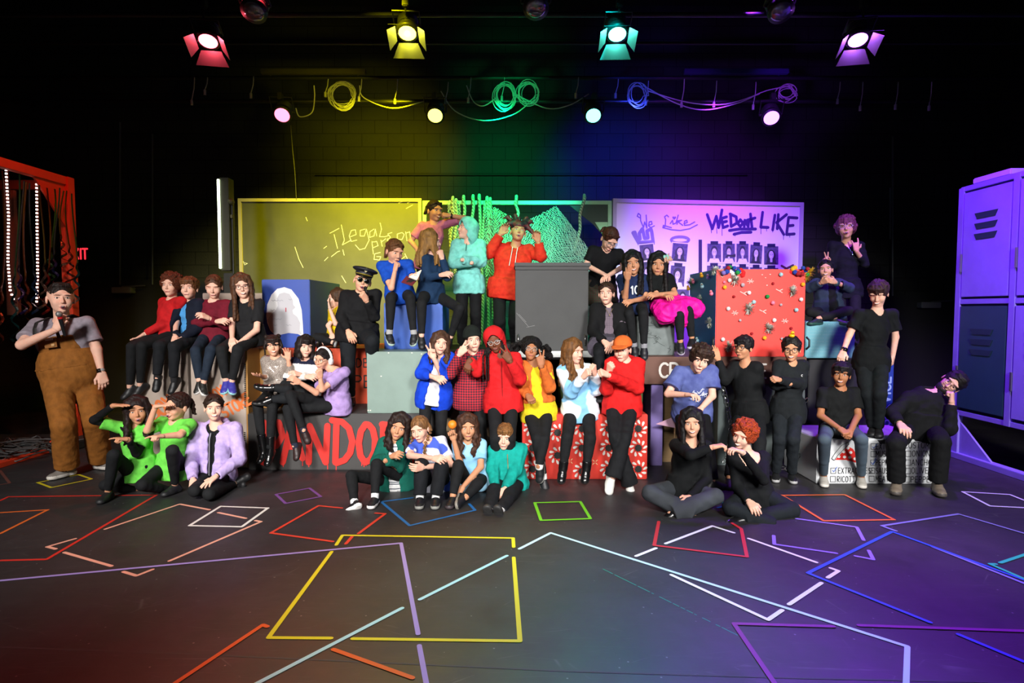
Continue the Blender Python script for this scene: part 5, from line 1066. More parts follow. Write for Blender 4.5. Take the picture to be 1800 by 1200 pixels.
for cx in (935, 979, 1023, 1067, 1111) if False else (936, 980, 1023, 1070, 1122):
    for cy in ((753, 787, 824) if cx != 980 else (760, 800)):
        if cx == 1023 and cy == 824: cy = 828
        m = MB(); R0 = .036
        c = U(cx, cy, 5.24)
        for i in range(9):
            a = 2 * math.pi * i / 9 + cx; pc = c + Vector((math.cos(a) * .06, -.0015 - .00015 * i, math.sin(a) * .06)); d = Vector((math.cos(a + .5), 0, math.sin(a + .5))); s = Vector((-d.z, 0, d.x))
            m.poly([pc + d * .022 * math.cos(q) + s * .0105 * math.sin(q) * (1 + .4 * math.cos(q)) for q in [2 * math.pi * z / 12 for z in range(12)]][::-1], 0)
        m.poly([c + Vector((math.cos(q) * R0 * (1 if z % 2 else .8), -.003, math.sin(q) * R0 * (1 if z % 2 else .8))) for z, q in [(z, -2 * math.pi * z / 18) for z in range(18)]], 1)
        m.build('petal_ring', [wp_, bp_], fr_)
m = MB()
for cx, cy in ((1002, 810), (1046, 812), (1003, 742), (1092, 800)):
    for i in range(4): a = math.pi * i / 4 * 2 + .78; c = U(cx, cy, 5.24); ribbon(m, [c + Vector((math.cos(a) * .01, 0, math.sin(a) * .01)), c + Vector((math.cos(a) * .028, 0, math.sin(a) * .028))], .006, FN)
m.build('small_stars', mat('#d9b98a', .7), fr_)
# gift box
gx, gx0, gx1, gz0, gz1 = pbox('gift_box', 'large red fronted blue box covered with pompoms and tinsel', 1258, 1415, 473, 628, 5.7, .84, mat('#e8362c', .55, 'painted'), zb_=BT)
m = MB(); m.slab([(gx0 - .002, 5.7, gz0), (gx0 - .002, 6.54, gz0), (gx0 - .002, 6.54, gz1), (gx0 - .002, 5.7, gz1)], (.001, 0, 0)); m.build('blue_side', mat('#0e6cab', .55, 'painted'), gx)
bx((gx0 + .06, 5.75, gz0 - .012), (gx1 - .03, 6.5, gz0), 'base', mat('#111111', .6), gx)
for x in (1256, 1417): p = U(x, 603, 5.72); m = MB(); m.tube([p + Vector((0, 0, .06)), p + Vector((.02 if x > 1300 else -.02, -.02, .03)), p + Vector((.02 if x > 1300 else -.02, -.02, -.03)), p + Vector((0, 0, -.06))], .01, 8); m.build('handle', mat('#1a1a1a', .5), gx, True)
g5 = lambda x, y: (1180 + x / 5.294, 460 + y / 5.294)
PC = {'w': '#dcdcdc', 'b': '#9cc4cc', 'y': '#e8a81c', 'r': '#9a1420', 'g': '#128a3c', 'p': '#e87f9c', 's': '#b0a0a8', 'v': '#7a68b8', 'B': '#1c3c9c', 'R': '#d8181c'}
rs = random.Random(2)
def pom(x, y, c, r=.02, Y=5.7): p = U(x, y, Y - r * .8); b = MB(); b.ball(p, (r, r, r), 0, 10); b.build('pompom', mat(PC[c], .9, 'mottle', PC[c], 90., .8), gx, True)
for x, y, c in ((1020, 118, 'b'), (542, 172, 'w'), (497, 237, 'y'), (723, 288, 'w'), (665, 215, 's'), (768, 374, 'b'), (530, 436, 'w'), (895, 323, 'g'), (945, 382, 'p'), (1207, 350, 'w'), (1163, 448, 'b'), (958, 543, 'w'), (868, 708, 'y'), (480, 722, 'w'), (1225, 210, 'y')): pom(*g5(x, y), c)
for x, y, c in ((948, 202, 'r'), (583, 324, 'r'), (750, 668, 'r'), (1116, 618, 'r'), (1020, 400, 's'), (640, 545, 's'), (1028, 715, 's'), (492, 190, 'p')): pom(*g5(x, y), c, .014)
for cx, n in ((590, 20), (1210, 20)):
    for i in range(n): pom(*g5(cx + rs.uniform(-110, 75) if cx == 590 else cx + rs.uniform(-100, 60), 85 + rs.uniform(-30, 40)), rs.choice('ryRgBwvyRB'), rs.uniform(.018, .026), 5.7 - rs.uniform(-.05, .03))
tn = mat('#d8d8d0', .3, 'glitter', '#4a8a68', 30., metal=.25); tg = mat('#e0b83c', .3, metal=.3)
def tinsel(p, r, nrm_, mt, n=120):
    m = MB(); nn = Vector(nrm_)
    for i in range(n):
        d = Vector((rs.gauss(0, 1), rs.gauss(0, 1), rs.gauss(0, 1))).normalized(); d = (d + nn * (abs(d.dot(nn)) * .6 if d.dot(nn) > 0 else -1.2 * d.dot(nn))).normalized(); s = d.cross(Vector((.3, .2, .9))).normalized() * .0045; e = p + d * r * rs.uniform(.6, 1.1); m.slab([p - s, e - s * .6, e + s * .6, p + s], nn * .0012)
    m.build('tinsel_burst', mt, gx)
for x, y, r in ((590, 170, .062), (720, 435, .066), (1125, 275, .06), (905, 620, .064), (535, 790, .06)): tinsel(U(*g5(x, y), 5.69), r, (0, -1, 0), tn)
for x, y in ((440, 95), (470, 110), (400, 80)): tinsel(U(*g5(x, y), 5.72), .05, (0, -1, 0), tn, 90)
for x, y in ((1260, 110), (1285, 95), (1255, 140)): tinsel(U(*g5(x, y), 5.72), .055, (0, -1, 0), tg, 90)
def side(x, y): d = ray(x, y); return Vector((0, 0, CH)) + d * (gx0 / d.x)
for x, y in ((187, 190), (277, 350), (365, 565)): tinsel(side(*g5(x, y)), .06, (-1, 0, 0), tn, 90)
for x, y, c in ((300, 132, 'y'), (360, 145, 'v'), (222, 187, 'p'), (305, 230, 'b'), (175, 250, 'y'), (392, 297, 'p'), (197, 342, 'v'), (240, 423, 'p'), (258, 732, 'b')):
    p = side(*g5(x, y)); m = MB(); m.ball(p + Vector((-.02, 0, 0)), (.02, .028, .02), 0, 8); m.ball(p + Vector((-.03, -.015, .022)), .014, 0, 8); m.ball(p + Vector((-.032, -.03, .02)), (.006, .01, .004), 1, 6); m.build('rubber_duck', [mat(PC[c], .5), mat('#e07a20', .5)], gx, True)
m = MB()
for x, y in ((670, 293), (1003, 270), (850, 462)):
    for a in (.5, -.6, 2.6): c = U(*g5(x, y), 5.699); ribbon(m, [c, c + Vector((math.cos(a) * .035, 0, math.sin(a) * .03))], .007, FN, 0, .004)
for x, y in ((842, 120), (916, 117), (872, 148), (887, 218)): c = U(*g5(x, y), 5.699); ribbon(m, [c, c + Vector((.006, 0, 0))], .008, FN, 0, .004)
for x, y in ((735, 180), (590, 475), (1055, 550)):
    for i in range(6): a = i * 1.1; c = U(*g5(x, y), 5.699); ribbon(m, [c, c + Vector((math.cos(a) * .03, 0, math.sin(a) * .022))], .006, FN, 0, .004)
m.build('bow_scraps', mat('#e8b8b0', .7), gx)
# pale blue box, black box below, service panel
lb_, lx0, lx1, lz0, lz1 = pbox('pale_blue_box', 'pale blue box dotted in silver rows under the denim jacket', 1416, 1503, 565, 629, 5.8, .75, mat('#6aa8b4', .5, 'painted'))
m = MB()
for r in range(10):
    for c in range(26):
        if rs.random() < .75: x, y = 1421 + c * 2.6, 570 + r * 6; p = U(x, y, 5.8); q_ = .0035; m.poly([p + Vector((-q_, -.002, -.0012)), p + Vector((q_, -.002, -.0012)), p + Vector((q_, -.002, .0012)), p + Vector((-q_, -.002, .0012))])
m.build('silver_dots', mat('#d5dee2', .3, metal=.6), lb_)
pbox('black_box', 'black box below the pale blue box', 1420, 1500, 632, 800, 5.85, .7, mat((.012, .012, .014), .5), zb_=0)
pbox('black_riser', 'black riser under the standing person with purple hair', 1432, 1530, 600, 700, 6.6, .6, mat((.012, .012, .013), .8), 'platform', zb_=0)
pbox('black_riser', 'black riser behind the girls by the whiteboard', 1030, 1200, 604, 700, 6.55, .6, mat((.012, .012, .013), .8), 'platform', zb_=0)
pbox('black_riser', 'black riser under the person in jester hat', 862, 925, 604, 700, 6.35, .8, mat((.012, .012, .013), .8), 'platform', zb_=0)
sv, *_s = pbox('service_sign', 'blue panel lettered SERVICE behind the white box', 1541, 1570, 627, 760, 5.75, .05, mat('#10308c', .5, 'painted'), 'sign', zb_=.38)
m = MB(); write(m, 'SERVICE', U(1563, 748, 5.75), EZ, -EX, .1, .017, gap=.2, wid=1.05, nrm=FN); m.build('lettering', mat('#8fa6d8', .6), sv)
# white order box
wx, wx0, wx1, wz0, wz1 = pbox('order_box', 'white box lettered as a pizza order with a painted slice', 1436, 1640, 771, 853, 5.1, .62, mat('#cfd2d4', .55, 'painted'), zb_=0)
c6 = lambda x, y: (1380 + x / 5.625, 720 + y / 5.625)
ink = mat('#15161c', .7); m = MB()
def wr_(txt, x, y, h, wd=.006, wid=.95): write(m, txt, U(*c6(x, y), 5.1), EX, EZ, h / 5.625 * 5.1 / F, wd, gap=.28, wid=wid, nrm=FN)
for tx, x, y in (('EXTRACHEESE', 525, 628), ('RICOTTA', 515, 712), ('EXTRAS', 900, 388), ('MUSHROOM', 898, 462), ('PEPPERONI', 895, 548), ('SAUSAGE', 893, 628), ('MEATBALL', 893, 708)): wr_(tx, x, y, 56, .0055, .72)
for tx, x, y in (('CUSTOMER__', 1180, 378), ('ONIONS', 1255, 460), ('ANCHOVY', 1250, 548), ('OLIVES', 1248, 628), ('PEPPERS', 1245, 716)): wr_(tx, x, y, 58, .0055, .85)
for x0_, y0_ in ((450, 575), (447, 658), (848, 335), (848, 410), (845, 495), (835, 575), (830, 655), (1192, 408), (1190, 495), (1188, 578), (1186, 660)):
    a = [c6(x0_, y0_), c6(x0_ + 50, y0_), c6(x0_ + 50, y0_ + 54), c6(x0_, y0_ + 54), c6(x0_, y0_)]; ribbon(m, [U(*q, 5.1) for q in a], .0045, FN)
m.build('lettering', ink, wx)
m = MB()
for st in ([(468, 595), (480, 612), (512, 565)], [(862, 365), (875, 378), (905, 340)], [(850, 520), (868, 540), (890, 480)], [(870, 535), (905, 490)]): ribbon(m, [U(*c6(*q), 5.1) for q in st], .005, FN, 0, .003)
m.build('tick_marks', mat('#2a58b8', .7), wx)
m = MB(); m.poly([U(*c6(*q), 5.098) for q in ((495, 495), (620, 360), (670, 385), (700, 430), (722, 470), (760, 530), (690, 520), (600, 495))], 0)
for x, y in ((580, 415), (650, 422), (622, 378), (533, 463), (588, 467), (640, 470), (692, 484)): m.poly([U(*c6(x + 16 * math.cos(R_(a)), y + 14 * math.sin(R_(a))), 5.096) for a in range(0, 360, 30)], 1)
m.poly([U(*c6(*q), 5.097) for q in ((460, 480), (500, 420), (560, 350), (620, 322), (632, 340), (580, 390), (520, 450), (485, 500))], 2); ribbon(m, [U(*c6(*q), 5.095) for q in ((460, 480), (500, 420), (560, 350), (620, 322), (632, 340), (580, 390), (520, 450), (485, 500), (460, 480))], .004, FN, 3)
m.build('painted_slice', [mat('#d01c14', .6), mat('#e4e2de', .6), mat('#cdd0d0', .6), ink], wx)
m = MB(); p = U(1553, 775, 5.1); m.slab([U(1542, 773, 5.1), U(1560, 773, 5.1), U(1563, 778, 5.1), U(1547, 780, 5.1)], (0, -.004, 0)); m.build('hand_hole', mat('#111111', .7), wx)
# lockers
XR = 4.53; pu = mat('#8a80c4', .55, 'painted'); lk = empty('lockers', (XR, 6.0, 0), 'tall lilac locker unit with slotted doors at the right edge', 'lockers')
def lz(y, Y): return U(900, y, Y).z
YA, YB, YC = 6.08, 5.42, 4.5
bx((XR + .03, YC, .47), (XR + .5, YA, 2.68), 'carcass', mat('#3a3470', .7), lk)
for Yp in (YA, YB, YB - .66): bx((XR - .02, Yp - .05, .44), (XR + .04, Yp + .02, 2.72), 'upright', pu, lk)
for z0 in (.44, 1.56, 2.68): bx((XR - .015, YC, z0), (XR + .04, YA, z0 + .05), 'rail', pu, lk)
bx((XR - .04, YC, 0), (XR + .05, 6.2, .06), 'floor_beam', pu, lk)
for Yp in (YA - .02, YB - .7): bx((XR - .02, Yp - .07, 0), (XR + .03, Yp + .03, .47), 'leg', pu, lk)
m = MB(); m.slab([(XR, YA - .08, .06), (XR, YA - .5, .06), (XR, YA - .08, .38)], (.02, 0, 0)); m.build('gusset', pu, lk)
for i in range(2):
    Ya, Yb = (YA - .06, YB + .03) if i == 0 else (YB - .06, YB - .6)
    for z0, z1, mc in ((1.63, 2.66, mat('#8f86cc', .55, 'painted')), (.52, 1.54, mat('#1c4a48', .55, 'painted') if i == 0 else mat('#8f86cc', .55, 'painted'))):
        m = MB(); m.box((XR - .02, Yb, z0), (XR + .0, Ya, z1), 0, .004); d = m.build('door', mc, lk)
        m = MB()
        for k in range(3): z_ = z1 - .22 - k * .1; m.slab([(XR - .021, (Ya + Yb) / 2 + .14, z_), (XR - .021, (Ya + Yb) / 2 - .14, z_), (XR - .021, (Ya + Yb) / 2 - .11, z_ - .055), (XR - .021, (Ya + Yb) / 2 + .11, z_ - .055)], (-.004, 0, 0))
        m.build('vent_slots', mat('#123634', .6), d)
        m = MB(); m.box((XR - .03, Ya - .0, z0 + .25), (XR - .018, Ya + .02, z1 - .6)); m.build('hinge', mat('#8a8a90', .3, metal=.8), d)
m = MB(); p = U(1725, 334, 5.9); m.box((XR, 5.5, 2.73), (XR + .3, 5.95, 2.79), 0, .01); tag(m.build('folded_paper', mat('#b8b0e0', .7)), 'pale folded sheet lying on top of the lockers', 'paper')
# cardboard boxes on the left
cbm = mat('#a8988c', .75, 'painted'); kraft = mat('#a37436', .75, 'painted')
def carton(lb, x0, x1, y0, y1, Y, d): return pbox('cardboard_carton', lb, x0, x1, y0, y1, Y, d, cbm, 'carton', .004, 0)
c1, ax0, ax1, _, az1 = carton('tall pale cardboard carton under the boy in red', 231, 332, 613, 835, 5.62, .62); c2, b0_, b1_, _, bz_ = carton('tall pale cardboard carton under the girls in maroon and black', 337, 433, 613, 832, 5.62, .62)
ot = mat('#d0682c', .7)
for cc, xx, yy, tx, h_ in ((c1, 272, 738, 'BOX', .14), (c1, 285, 755, 'STORE', .08), (c2, 372, 708, 'BOX', .1), (c2, 396, 735, 'STORE', .11)):
    m = MB(); write(m, tx, U(xx, yy, 5.62), (.86, 0, .5), (-.5, 0, .86), h_, h_ * .2, nrm=FN, gap=.15, wid=.8); m.build('lettering', ot, cc)
m = MB(); m.box((b1_, 5.62, 0), (b1_ + .02, 6.24, bz_)); m.build('kraft_side', kraft, c2)
for x, y0, y1 in ((232, 630, 680), (431, 640, 720), (430, 760, 810)):
    m = MB(); 
    for k in range(int((y1 - y0) / 3.4)): p = U(x, y0 + k * 3.4, 5.615); m.box((p.x - .008, p.y - .003, p.z - .006), (p.x + .008, p.y, p.z + .005))
    m.build('tape_strip', mat('#1a1a1c', .5), c1 if x < 300 else c2)
m = MB()
for cc, x0, x1 in ((c1, ax0, ax1), (c2, b0_, b1_)): m = MB(); m.box((x0 + .01, 5.616, az1 - .14), (x1 - .01, 5.621, az1 - .135)); m.build('crease', mat('#7d6f66', .8), cc)
pbox('cardboard_carton', 'pale carton standing behind the girls in maroon and black', 357, 463, 515, 600, 6.7, .5, cbm, 'carton', .004, 0)
m = MB(); m.box((U(436, 0, 5.9).x, 5.9, pz), (U(480, 0, 5.9).x, 5.95, 1.12)); tag(m.build('kraft_panel', kraft), 'brown cardboard panel behind the girl in sequins', 'panel')

# ---------------------------------------------------------------- tape on the floor
TP = [('#c22a20', 'red tape outline crossing under the left kids', [[(0, 985), (82, 983), (275, 870), (15, 873), (0, 880)]]), ('#cc6426', 'orange tape corner at the far left edge', [[(0, 901), (84, 896), (0, 938)]]),
 ('#c9b81e', 'small yellow tape rectangle by the overalls man', [[(66, 848), (138, 834), (161, 842), (90, 857), (66, 848)]]), ('#6a4038', 'faded brown tape corner left of the yellow one', [[(0, 827), (17, 849), (0, 852)]]),
 ('#e0a088', 'broken salmon pink tape outline in front of the lilac hoodie', [[(185, 930), (316, 886), (368, 896)], [(384, 901), (432, 911)], [(449, 915), (459, 917), (298, 986)], [(268, 1001), (240, 1012), (217, 1005)], [(196, 995), (113, 971)], [(98, 965), (83, 961), (132, 947)]]),
 ('#d8d4cc', 'white tape square right of the lilac hoodie', [[(388, 890), (471, 893), (425, 926), (333, 924), (388, 890)]]), ('#6e4488', 'small purple tape square before the long black box', [[(485, 869), (544, 858), (564, 873), (502, 885), (485, 869)]]),
 ('#d03c26', 'red tape outline left of the teal jacket girl', [[(601, 893), (560, 889), (476, 937), (585, 952)], [(630, 938), (677, 903), (660, 902)], [(620, 942), (608, 956)]]), ('#1f66a8', 'blue tape outline under the seated floor row', [[(725, 875), (670, 882), (720, 924), (835, 897), (825, 886)]]),
 ('#d6cf1e', 'large yellow tape rectangle in the foreground', [[(591, 958), (602, 941), (902, 946), (903, 962)], [(903, 980), (914, 1127), (620, 1123)], [(582, 1122), (472, 1121), (583, 970)]]), ('#9a88cc', 'long lilac tape line with a corner crossing the yellow rectangle', [[(-60, 1027), (0, 1021), (705, 955), (735, 1115)], [(737, 1135), (749, 1200), (752, 1230)]]),
 ('#a8dce4', 'broken pale blue tape diagonal through the yellow rectangle', [[(891, 977), (738, 1054)], [(707, 1069), (455, 1200), (400, 1228)]]), ('#c0e0f4', 'long pale blue tape line bending at the bottom right', [[(913, 965), (968, 937), (1115, 984), (1595, 1137), (1592, 1225)]]),
 ('#dc5a20', 'orange tape strip at the bottom left', [[(280, 1220), (310, 1200), (462, 1099), (470, 1102)]]), ('#dc5a20', 'short orange tape strip under the yellow rectangle', [[(586, 1142), (725, 1192)]]), ('#6ac41c', 'small bright green tape square at centre', [[(940, 884), (1020, 882), (1038, 912), (951, 915), (940, 884)]]),
 ('#c42c30', 'red tape outline before the heart girls', [[(1158, 917), (1150, 959), (1313, 979), (1303, 930), (1287, 920)]]), ('#e8e6f0', 'broken white tape diamond in the right foreground', [[(1118, 978), (1153, 964)], [(1170, 956), (1252, 925), (1290, 937)], [(1316, 947), (1435, 989)], [(1460, 999), (1474, 1004), (1455, 1016)], [(1444, 1025), (1387, 1063)], [(1375, 1073), (1350, 1090), (1180, 1011)]]),
 ('#8a74d0', 'broken lilac tape outline right of the red haired girl', [[(1400, 912), (1506, 927), (1518, 950)], [(1527, 968), (1535, 984), (1504, 978)], [(1470, 973), (1361, 957), (1360, 942)]]), ('#dc6428', 'orange tape shape before the boy in jeans', [[(1375, 871), (1485, 870), (1572, 914), (1448, 916), (1375, 871)]]),
 ('#2c54cc', 'blue tape outline at the right with a broken side', [[(1850, 1032), (1800, 1020), (1568, 935), (1420, 1008), (1635, 1095)], [(1685, 1116), (1800, 1164), (1860, 1190)]]), ('#7a78b4', 'grey lilac tape outline behind the blue one', [[(1850, 952), (1800, 938), (1685, 904), (1550, 925), (1575, 934)], [(1640, 962), (1800, 1026), (1850, 1046)]]),
 ('#28b890', 'teal tape fragments at the right edge', [[(1830, 966), (1800, 976), (1758, 990)], [(1750, 992), (1740, 992), (1800, 1018), (1840, 1034)]]), ('#7c2a7c', 'magenta tape outline at the bottom right', [[(1465, 1102), (1290, 1097), (1360, 1200), (1380, 1230)], [(1510, 1100), (1800, 1110), (1860, 1112)]]),
 ('#d0cce0', 'white tape shape beside the lockers', [[(1850, 896), (1800, 893), (1740, 890), (1692, 865), (1775, 870), (1800, 880), (1850, 895)]]), ('#20a894', 'teal tape piece between the two heart girls', [[(1262, 893), (1279, 889), (1262, 879)]])]
for i, (c, lb, sts) in enumerate(TP):
    m = MB()
    for st in sts: ribbon(m, [G(x, y, 0) for x, y in st], .023, (0, 0, 1), 0, .0012 + .00015 * i)
    tag(m.build('floor_tape', mat(c, .5)), lb, 'floor tape', 'coloured tape shapes on the floor')
m = MB()
for a, b, n in (((1060, 1000), (1300, 1118), 70),):
    for i in range(n):
        if rs.random() < .7: q = (a[0] + (b[0] - a[0]) * i / n, a[1] + (b[1] - a[1]) * i / n); ribbon(m, [G(*q), G(q[0] + 3, q[1] + 1.5)], .006, (0, 0, 1), 0, .001)
tag(m.build('paint_trace', mat('#1c8a70', .6)), 'thin broken teal paint line on the open floor', 'paint line')
m = MB()
for st in ([(0, 1137), (300, 1148), (700, 1166), (1000, 1180), (1400, 1192), (1790, 1200)],): ribbon(m, [G(*q) for q in st], .008, (0, 0, 1), 0, .0006)
S_(m.build('trim_6', mat((.05, .05, .05), .7)))
# ---------------------------------------------------------------- the company, left to right
L0, L1, L2, L3, L4 = '#e0b09a', '#d6a084', '#c08a68', '#a06a48', '#6a3c26'
BR, DB, BK, BL, GI, AU = '#4a2a18', '#22120c', '#0d0b0c', '#9a7444', '#7a4a28', '#5a2412'
bk, ch, nv = '#0e0e10', '#17191c', '#10141f'
W = ('#141416', '#c8c8c8')
A = person('person singing in brown overalls and grey t-shirt holding a microphone', 5.45, 1.78, (107, 522, 56), (6, 0, 0), (66, 571), (153, 568), (127, 668), (38, 606), (106, 576, .36), (170, 614, .0), (180, 662, .03), (112, 745), (118, 820, 'g0'), (166, 738), (176, 808, 'g0'),
  tL=(98, 838), tR=(192, 822), ty=8, bw=1.55, lw=1.35, hL='grip', hR='relax', nL='back', dL=(.4, -.1, .6), skin=L0, hair=DB, hs=('crop',), top=('tee', '#8f8690', {'bag': .012}), bot=('pants', '#8a5520', {'an': .082, 'waist': .26}), shoe=('#77706a', '#c4beb6'), mouth='open', seed=1, hem=.1)
f = A['front']; brn = mat('#85521f', .85, 'cloth')
bib = A['garment']('bib', ('tee', '#85521f', {'sl': 'none', 'g': .008, 'trim': ((.76, (0, 0, 1)), (0, (0, 1, 0))), 'side': ((.19, .45, (1, 0, .32)), (-.19, .45, (-1, 0, .32)))}), .1)
m = MB(); m.slab([f(-.05, .58, .028), f(.05, .58, .028), f(.05, .72, .028), f(-.05, .72, .028)], (0, -.004, 0)); m.build('chest_pocket', mat('#80501f', .85), bib)
m = MB(); m.slab([f(.01, .6, .036), f(.035, .6, .036), f(.035, .64, .036), f(.01, .64, .036)], (0, -.002, 0)); m.build('patch', mat('#b08858', .8), bib)
m = MB(); m.slab([f(-.03, .7, .036), f(.03, .7, .036), f(.03, .74, .036), f(-.03, .74, .036)], (0, -.006, 0)); m.build('phone_edge', mat('#a8a8ac', .3, metal=.5), bib)
for sg in (-1, 1): m = MB(); e_ = .03 if sg > 0 else 0; m.tube([f(sg * .1, .72, .05 + e_), f(sg * .1, .82, .07 + e_), f(sg * .1, .92, .085 + e_), f(sg * .1, 1.02, .07 + e_), np.array(f(sg * .1, 1.09, -.06)), np.array(f(sg * .1, 1.04, -.18))], .026, 6, flat=.3); m.build('strap', mat('#17120f', .7), A['root'])
def mic(c, d, lb):
    c, d = Vector(c), Vector(nrm(d)); t = empty('microphone', c, lb, 'microphone'); m = MB(); m.tube([c - d * .1, c + d * .05], [.012, .018], 12); m.build('handle', mat('#101012', .4), t)
    m = MB(); m.tube([c + d * .05, c + d * .066], .02, 12); m.build('collar', mat('#b01818', .4), t); m = MB(); m.ball(c + d * .09, .026, 0, 14); m.build('grille', mat('#8f8c8a', .4, metal=.7), t)
mic(np.array(U(109, 570, 5.07)), (-.05, -.25, 1), 'black handheld microphone with red collar held by man in overalls')
w_band(A, 'R', '#9a9a9a', name='watch')
GT = ('tee', '#6cd24c', {'bag': .01})
A = person('person in green t-shirt over black sleeves saluting, at far left of the floor', 4.9, 1.35, (241, 720, 49), (-2, 0, -6), (213, 752), (262, 752), (247, 826), (166, 738, .1), (205, 708, .18), (240, 796, .12), (222, 766, .28), (200, 800, .32), (190, 864, 'g0'), (186, 852, .15), (240, 862, -.02),
  tL=(150, 894), tR=(262, 868), hL='flat', hR='point', dL=(1, -.1, .05), dR=(-.75, -.6, .2), nL='down', nR='down', skin=L2, hair='#241210', hs=('long', .2, 'both', .01), top=GT, jacket=('long', bk, {'g': -.004, 'name': 'undershirt_sleeves'}), mouth='open', seed=2)
A = person('person in green t-shirt with ponytail looking aside and pointing', 4.95, 1.38, (312, 712, 50), (-50, 0, 4), (285, 742), (334, 746), (303, 822), (259, 756, .15), (276, 706, .2), (316, 764, .2), (277, 767, .35), (250, 852, .3), (300, 862, .05), (303, 792, .3), (308, 852, 'g0'),
  tL=(322, 868), tR=(290, 868), ty=-22, hL='flat', hR='point', dL=(1, -.1, .15), nL='down', nR='down', skin=L1, hair='#2a1610', hs=('pony', .02, .12), top=GT, mouth='open', seed=3)
A = person('person kneeling on the floor in lilac zip hoodie, smiling', 5.0, 1.42, (376, 714, 47), (0, 0, 0), (349, 753), (413, 753), (380, 834), (336, 808, .1), (340, 850, .3), (421, 806, .08), (372, 843, .33), (342, 862, .36), (404, 856, -.02), (368, 868, .4), (412, 850, 0),
  tL=(420, 852), tR=(432, 838), hL='open', hR='open', nL='down', nR='down', skin=L0, hair='#2e1a12', hs=('pony', .0, .03), top=('long', bk), jacket=('hoodie', '#b8a2d6', {'name': 'hoodie', 'open': .03, 'flare': -.9, 'nr': .07}), extra=[('zip',), ], mouth='smile', seed=4)
A = person('person in red track jacket with curly auburn hair on the cardboard carton', 5.85, 1.36, (301, 500, 41), (-28, 0, 0), (288, 532), (318, 530), (300, 586), (286, 570, .1), (246, 591, .18), (310, 574, -.02), (275, 590, .1), (232, 609, .3), (228, 680, .25), (250, 608, .38), (246, 676, .3),
  tL=(207, 694, .3), tR=(225, 692, .36), ty=-40, hL='open', nL='up', hR='relax', skin=L0, hair='#6a2e14', hs=('curly',), hairm='curl', top=('long', '#c01a1e', {'g': .006}), mouth='flat', seed=5)
A = person('person in light blue t-shirt and open navy jacket with clasped hands', 5.82, 1.34, (333, 505, 40), (-22, 0, 0), (318, 536), (350, 535), (338, 592), (310, 568, .1), (307, 596, .28), (347, 576, .1), (312, 600, .28), (281, 608, .34), (276, 664, .36), (307, 610, .38), (305, 668, .36),
  tL=(268, 690, .44), tR=(288, 692, .44), ty=-12, hL='fist', hR='fist', skin=L0, hair='#6a4022', hs=('short', .012), top=('tee', '#4a94d0'), jacket=('long', '#101626', {'g': .02, 'open': .045, 'flare': .1, 'name': 'open_jacket'}), bot=('pants', '#15171b', {'an': .042, 'up': .9}), foot='slip', shoe=(bk, bk), sock='#121215', seed=6)
A = person('person in maroon sweatshirt with crossed arms looking down', 5.82, 1.38, (376, 502, 41), (-12, 18, 0), (352, 535), (400, 535), (376, 592), (345, 568, .1), (388, 564, .2), (397, 572, .08), (360, 556, .24), (344, 616, .35), (350, 668, .36), (371, 614, .36), (358, 672, .38),
  tL=(336, 688, .46), tR=(366, 690, .46), hL='relax', hR='relax', skin=L0, hair='#5a3620', hs=('pony', .03, .1), top=('sweater', '#6a1224'), bot=('leg', '#1c2634'), shoe=('#1a1816', '#d0ccc8'), lace='#8a7450', eyes='shut', seed=7)
A = person('person with long brown hair, glasses and black t-shirt sitting on the carton', 5.82, 1.45, (425, 502, 43), (0, 4, -8), (412, 535), (456, 534), (438, 593), (408, 570, .08), (408, 600, .3), (451, 580, .1), (416, 606, .3), (389, 614, .34), (397, 668, .33), (418, 614, .36), (408, 670, .33),
  tL=(386, 688, .46), tR=(414, 690, .46), hL='relax', hR='relax', skin=L0, hair='#5a3822', hs=('long', .26, 'both'), glasses='#6a5048', mouth='smile', shoe=('#33308a', '#8fc4c8'), lace='#7ab0c0', seed=8)
A = person('person in grey sequin top with small hair bunches waving both hands', 5.72, 1.3, (480, 606, 38), (0, 0, -3), (468, 634), (504, 634), (490, 688), (472, 664, .1), (456, 660, .25), (510, 656, .1), (506, 624, .16), (453, 712, .4), (462, 790, .42), (479, 716, .42), (474, 794, .44),
  tL=(446, 810, .52), tR=(462, 818, .54), hL='open', hR='open', nL='up', nR='cam', skin=L1, hair='#23130d', hs=('buns',), top=('long', ('#7d7068', .35, 'glitter', '#d8cfc4', 70., 0, .3), {'sl': 'push', 'g': .01}), foot='boot', shoe=('#0b0b0c', '#0b0b0c'), mouth='smile', seed=9)
A = person('person in white and navy rugby shirt with arms crossed', 5.72, 1.34, (537, 608, 38), (12, 2, 6), (520, 636), (555, 638), (535, 690), (506, 662, .12), (545, 662, .28), (556, 666, .1), (522, 657, .26), (505, 684, .36), (474, 680, .4), (510, 700, .38), (470, 702, .42),
  tL=(446, 668, .46), tR=(440, 698, .48), hL='relax', hR='relax', skin=L0, hair='#1c1110', hs=('long', .07, 'both', 0, .03), top=('sweater', ['#e2ded8', '#161a30'], {'paint': lambda L, c: ((L[:, 2] > .18) & (L[:, 2] < .5)) | ((L[:, 2] > .93))}), foot='ankle', shoe=('#0b0b0c', '#0b0b0c'), seed=10, bot=('leg', ch, {'skirt': (1.25, '#141618', 'long_skirt', .8)}))
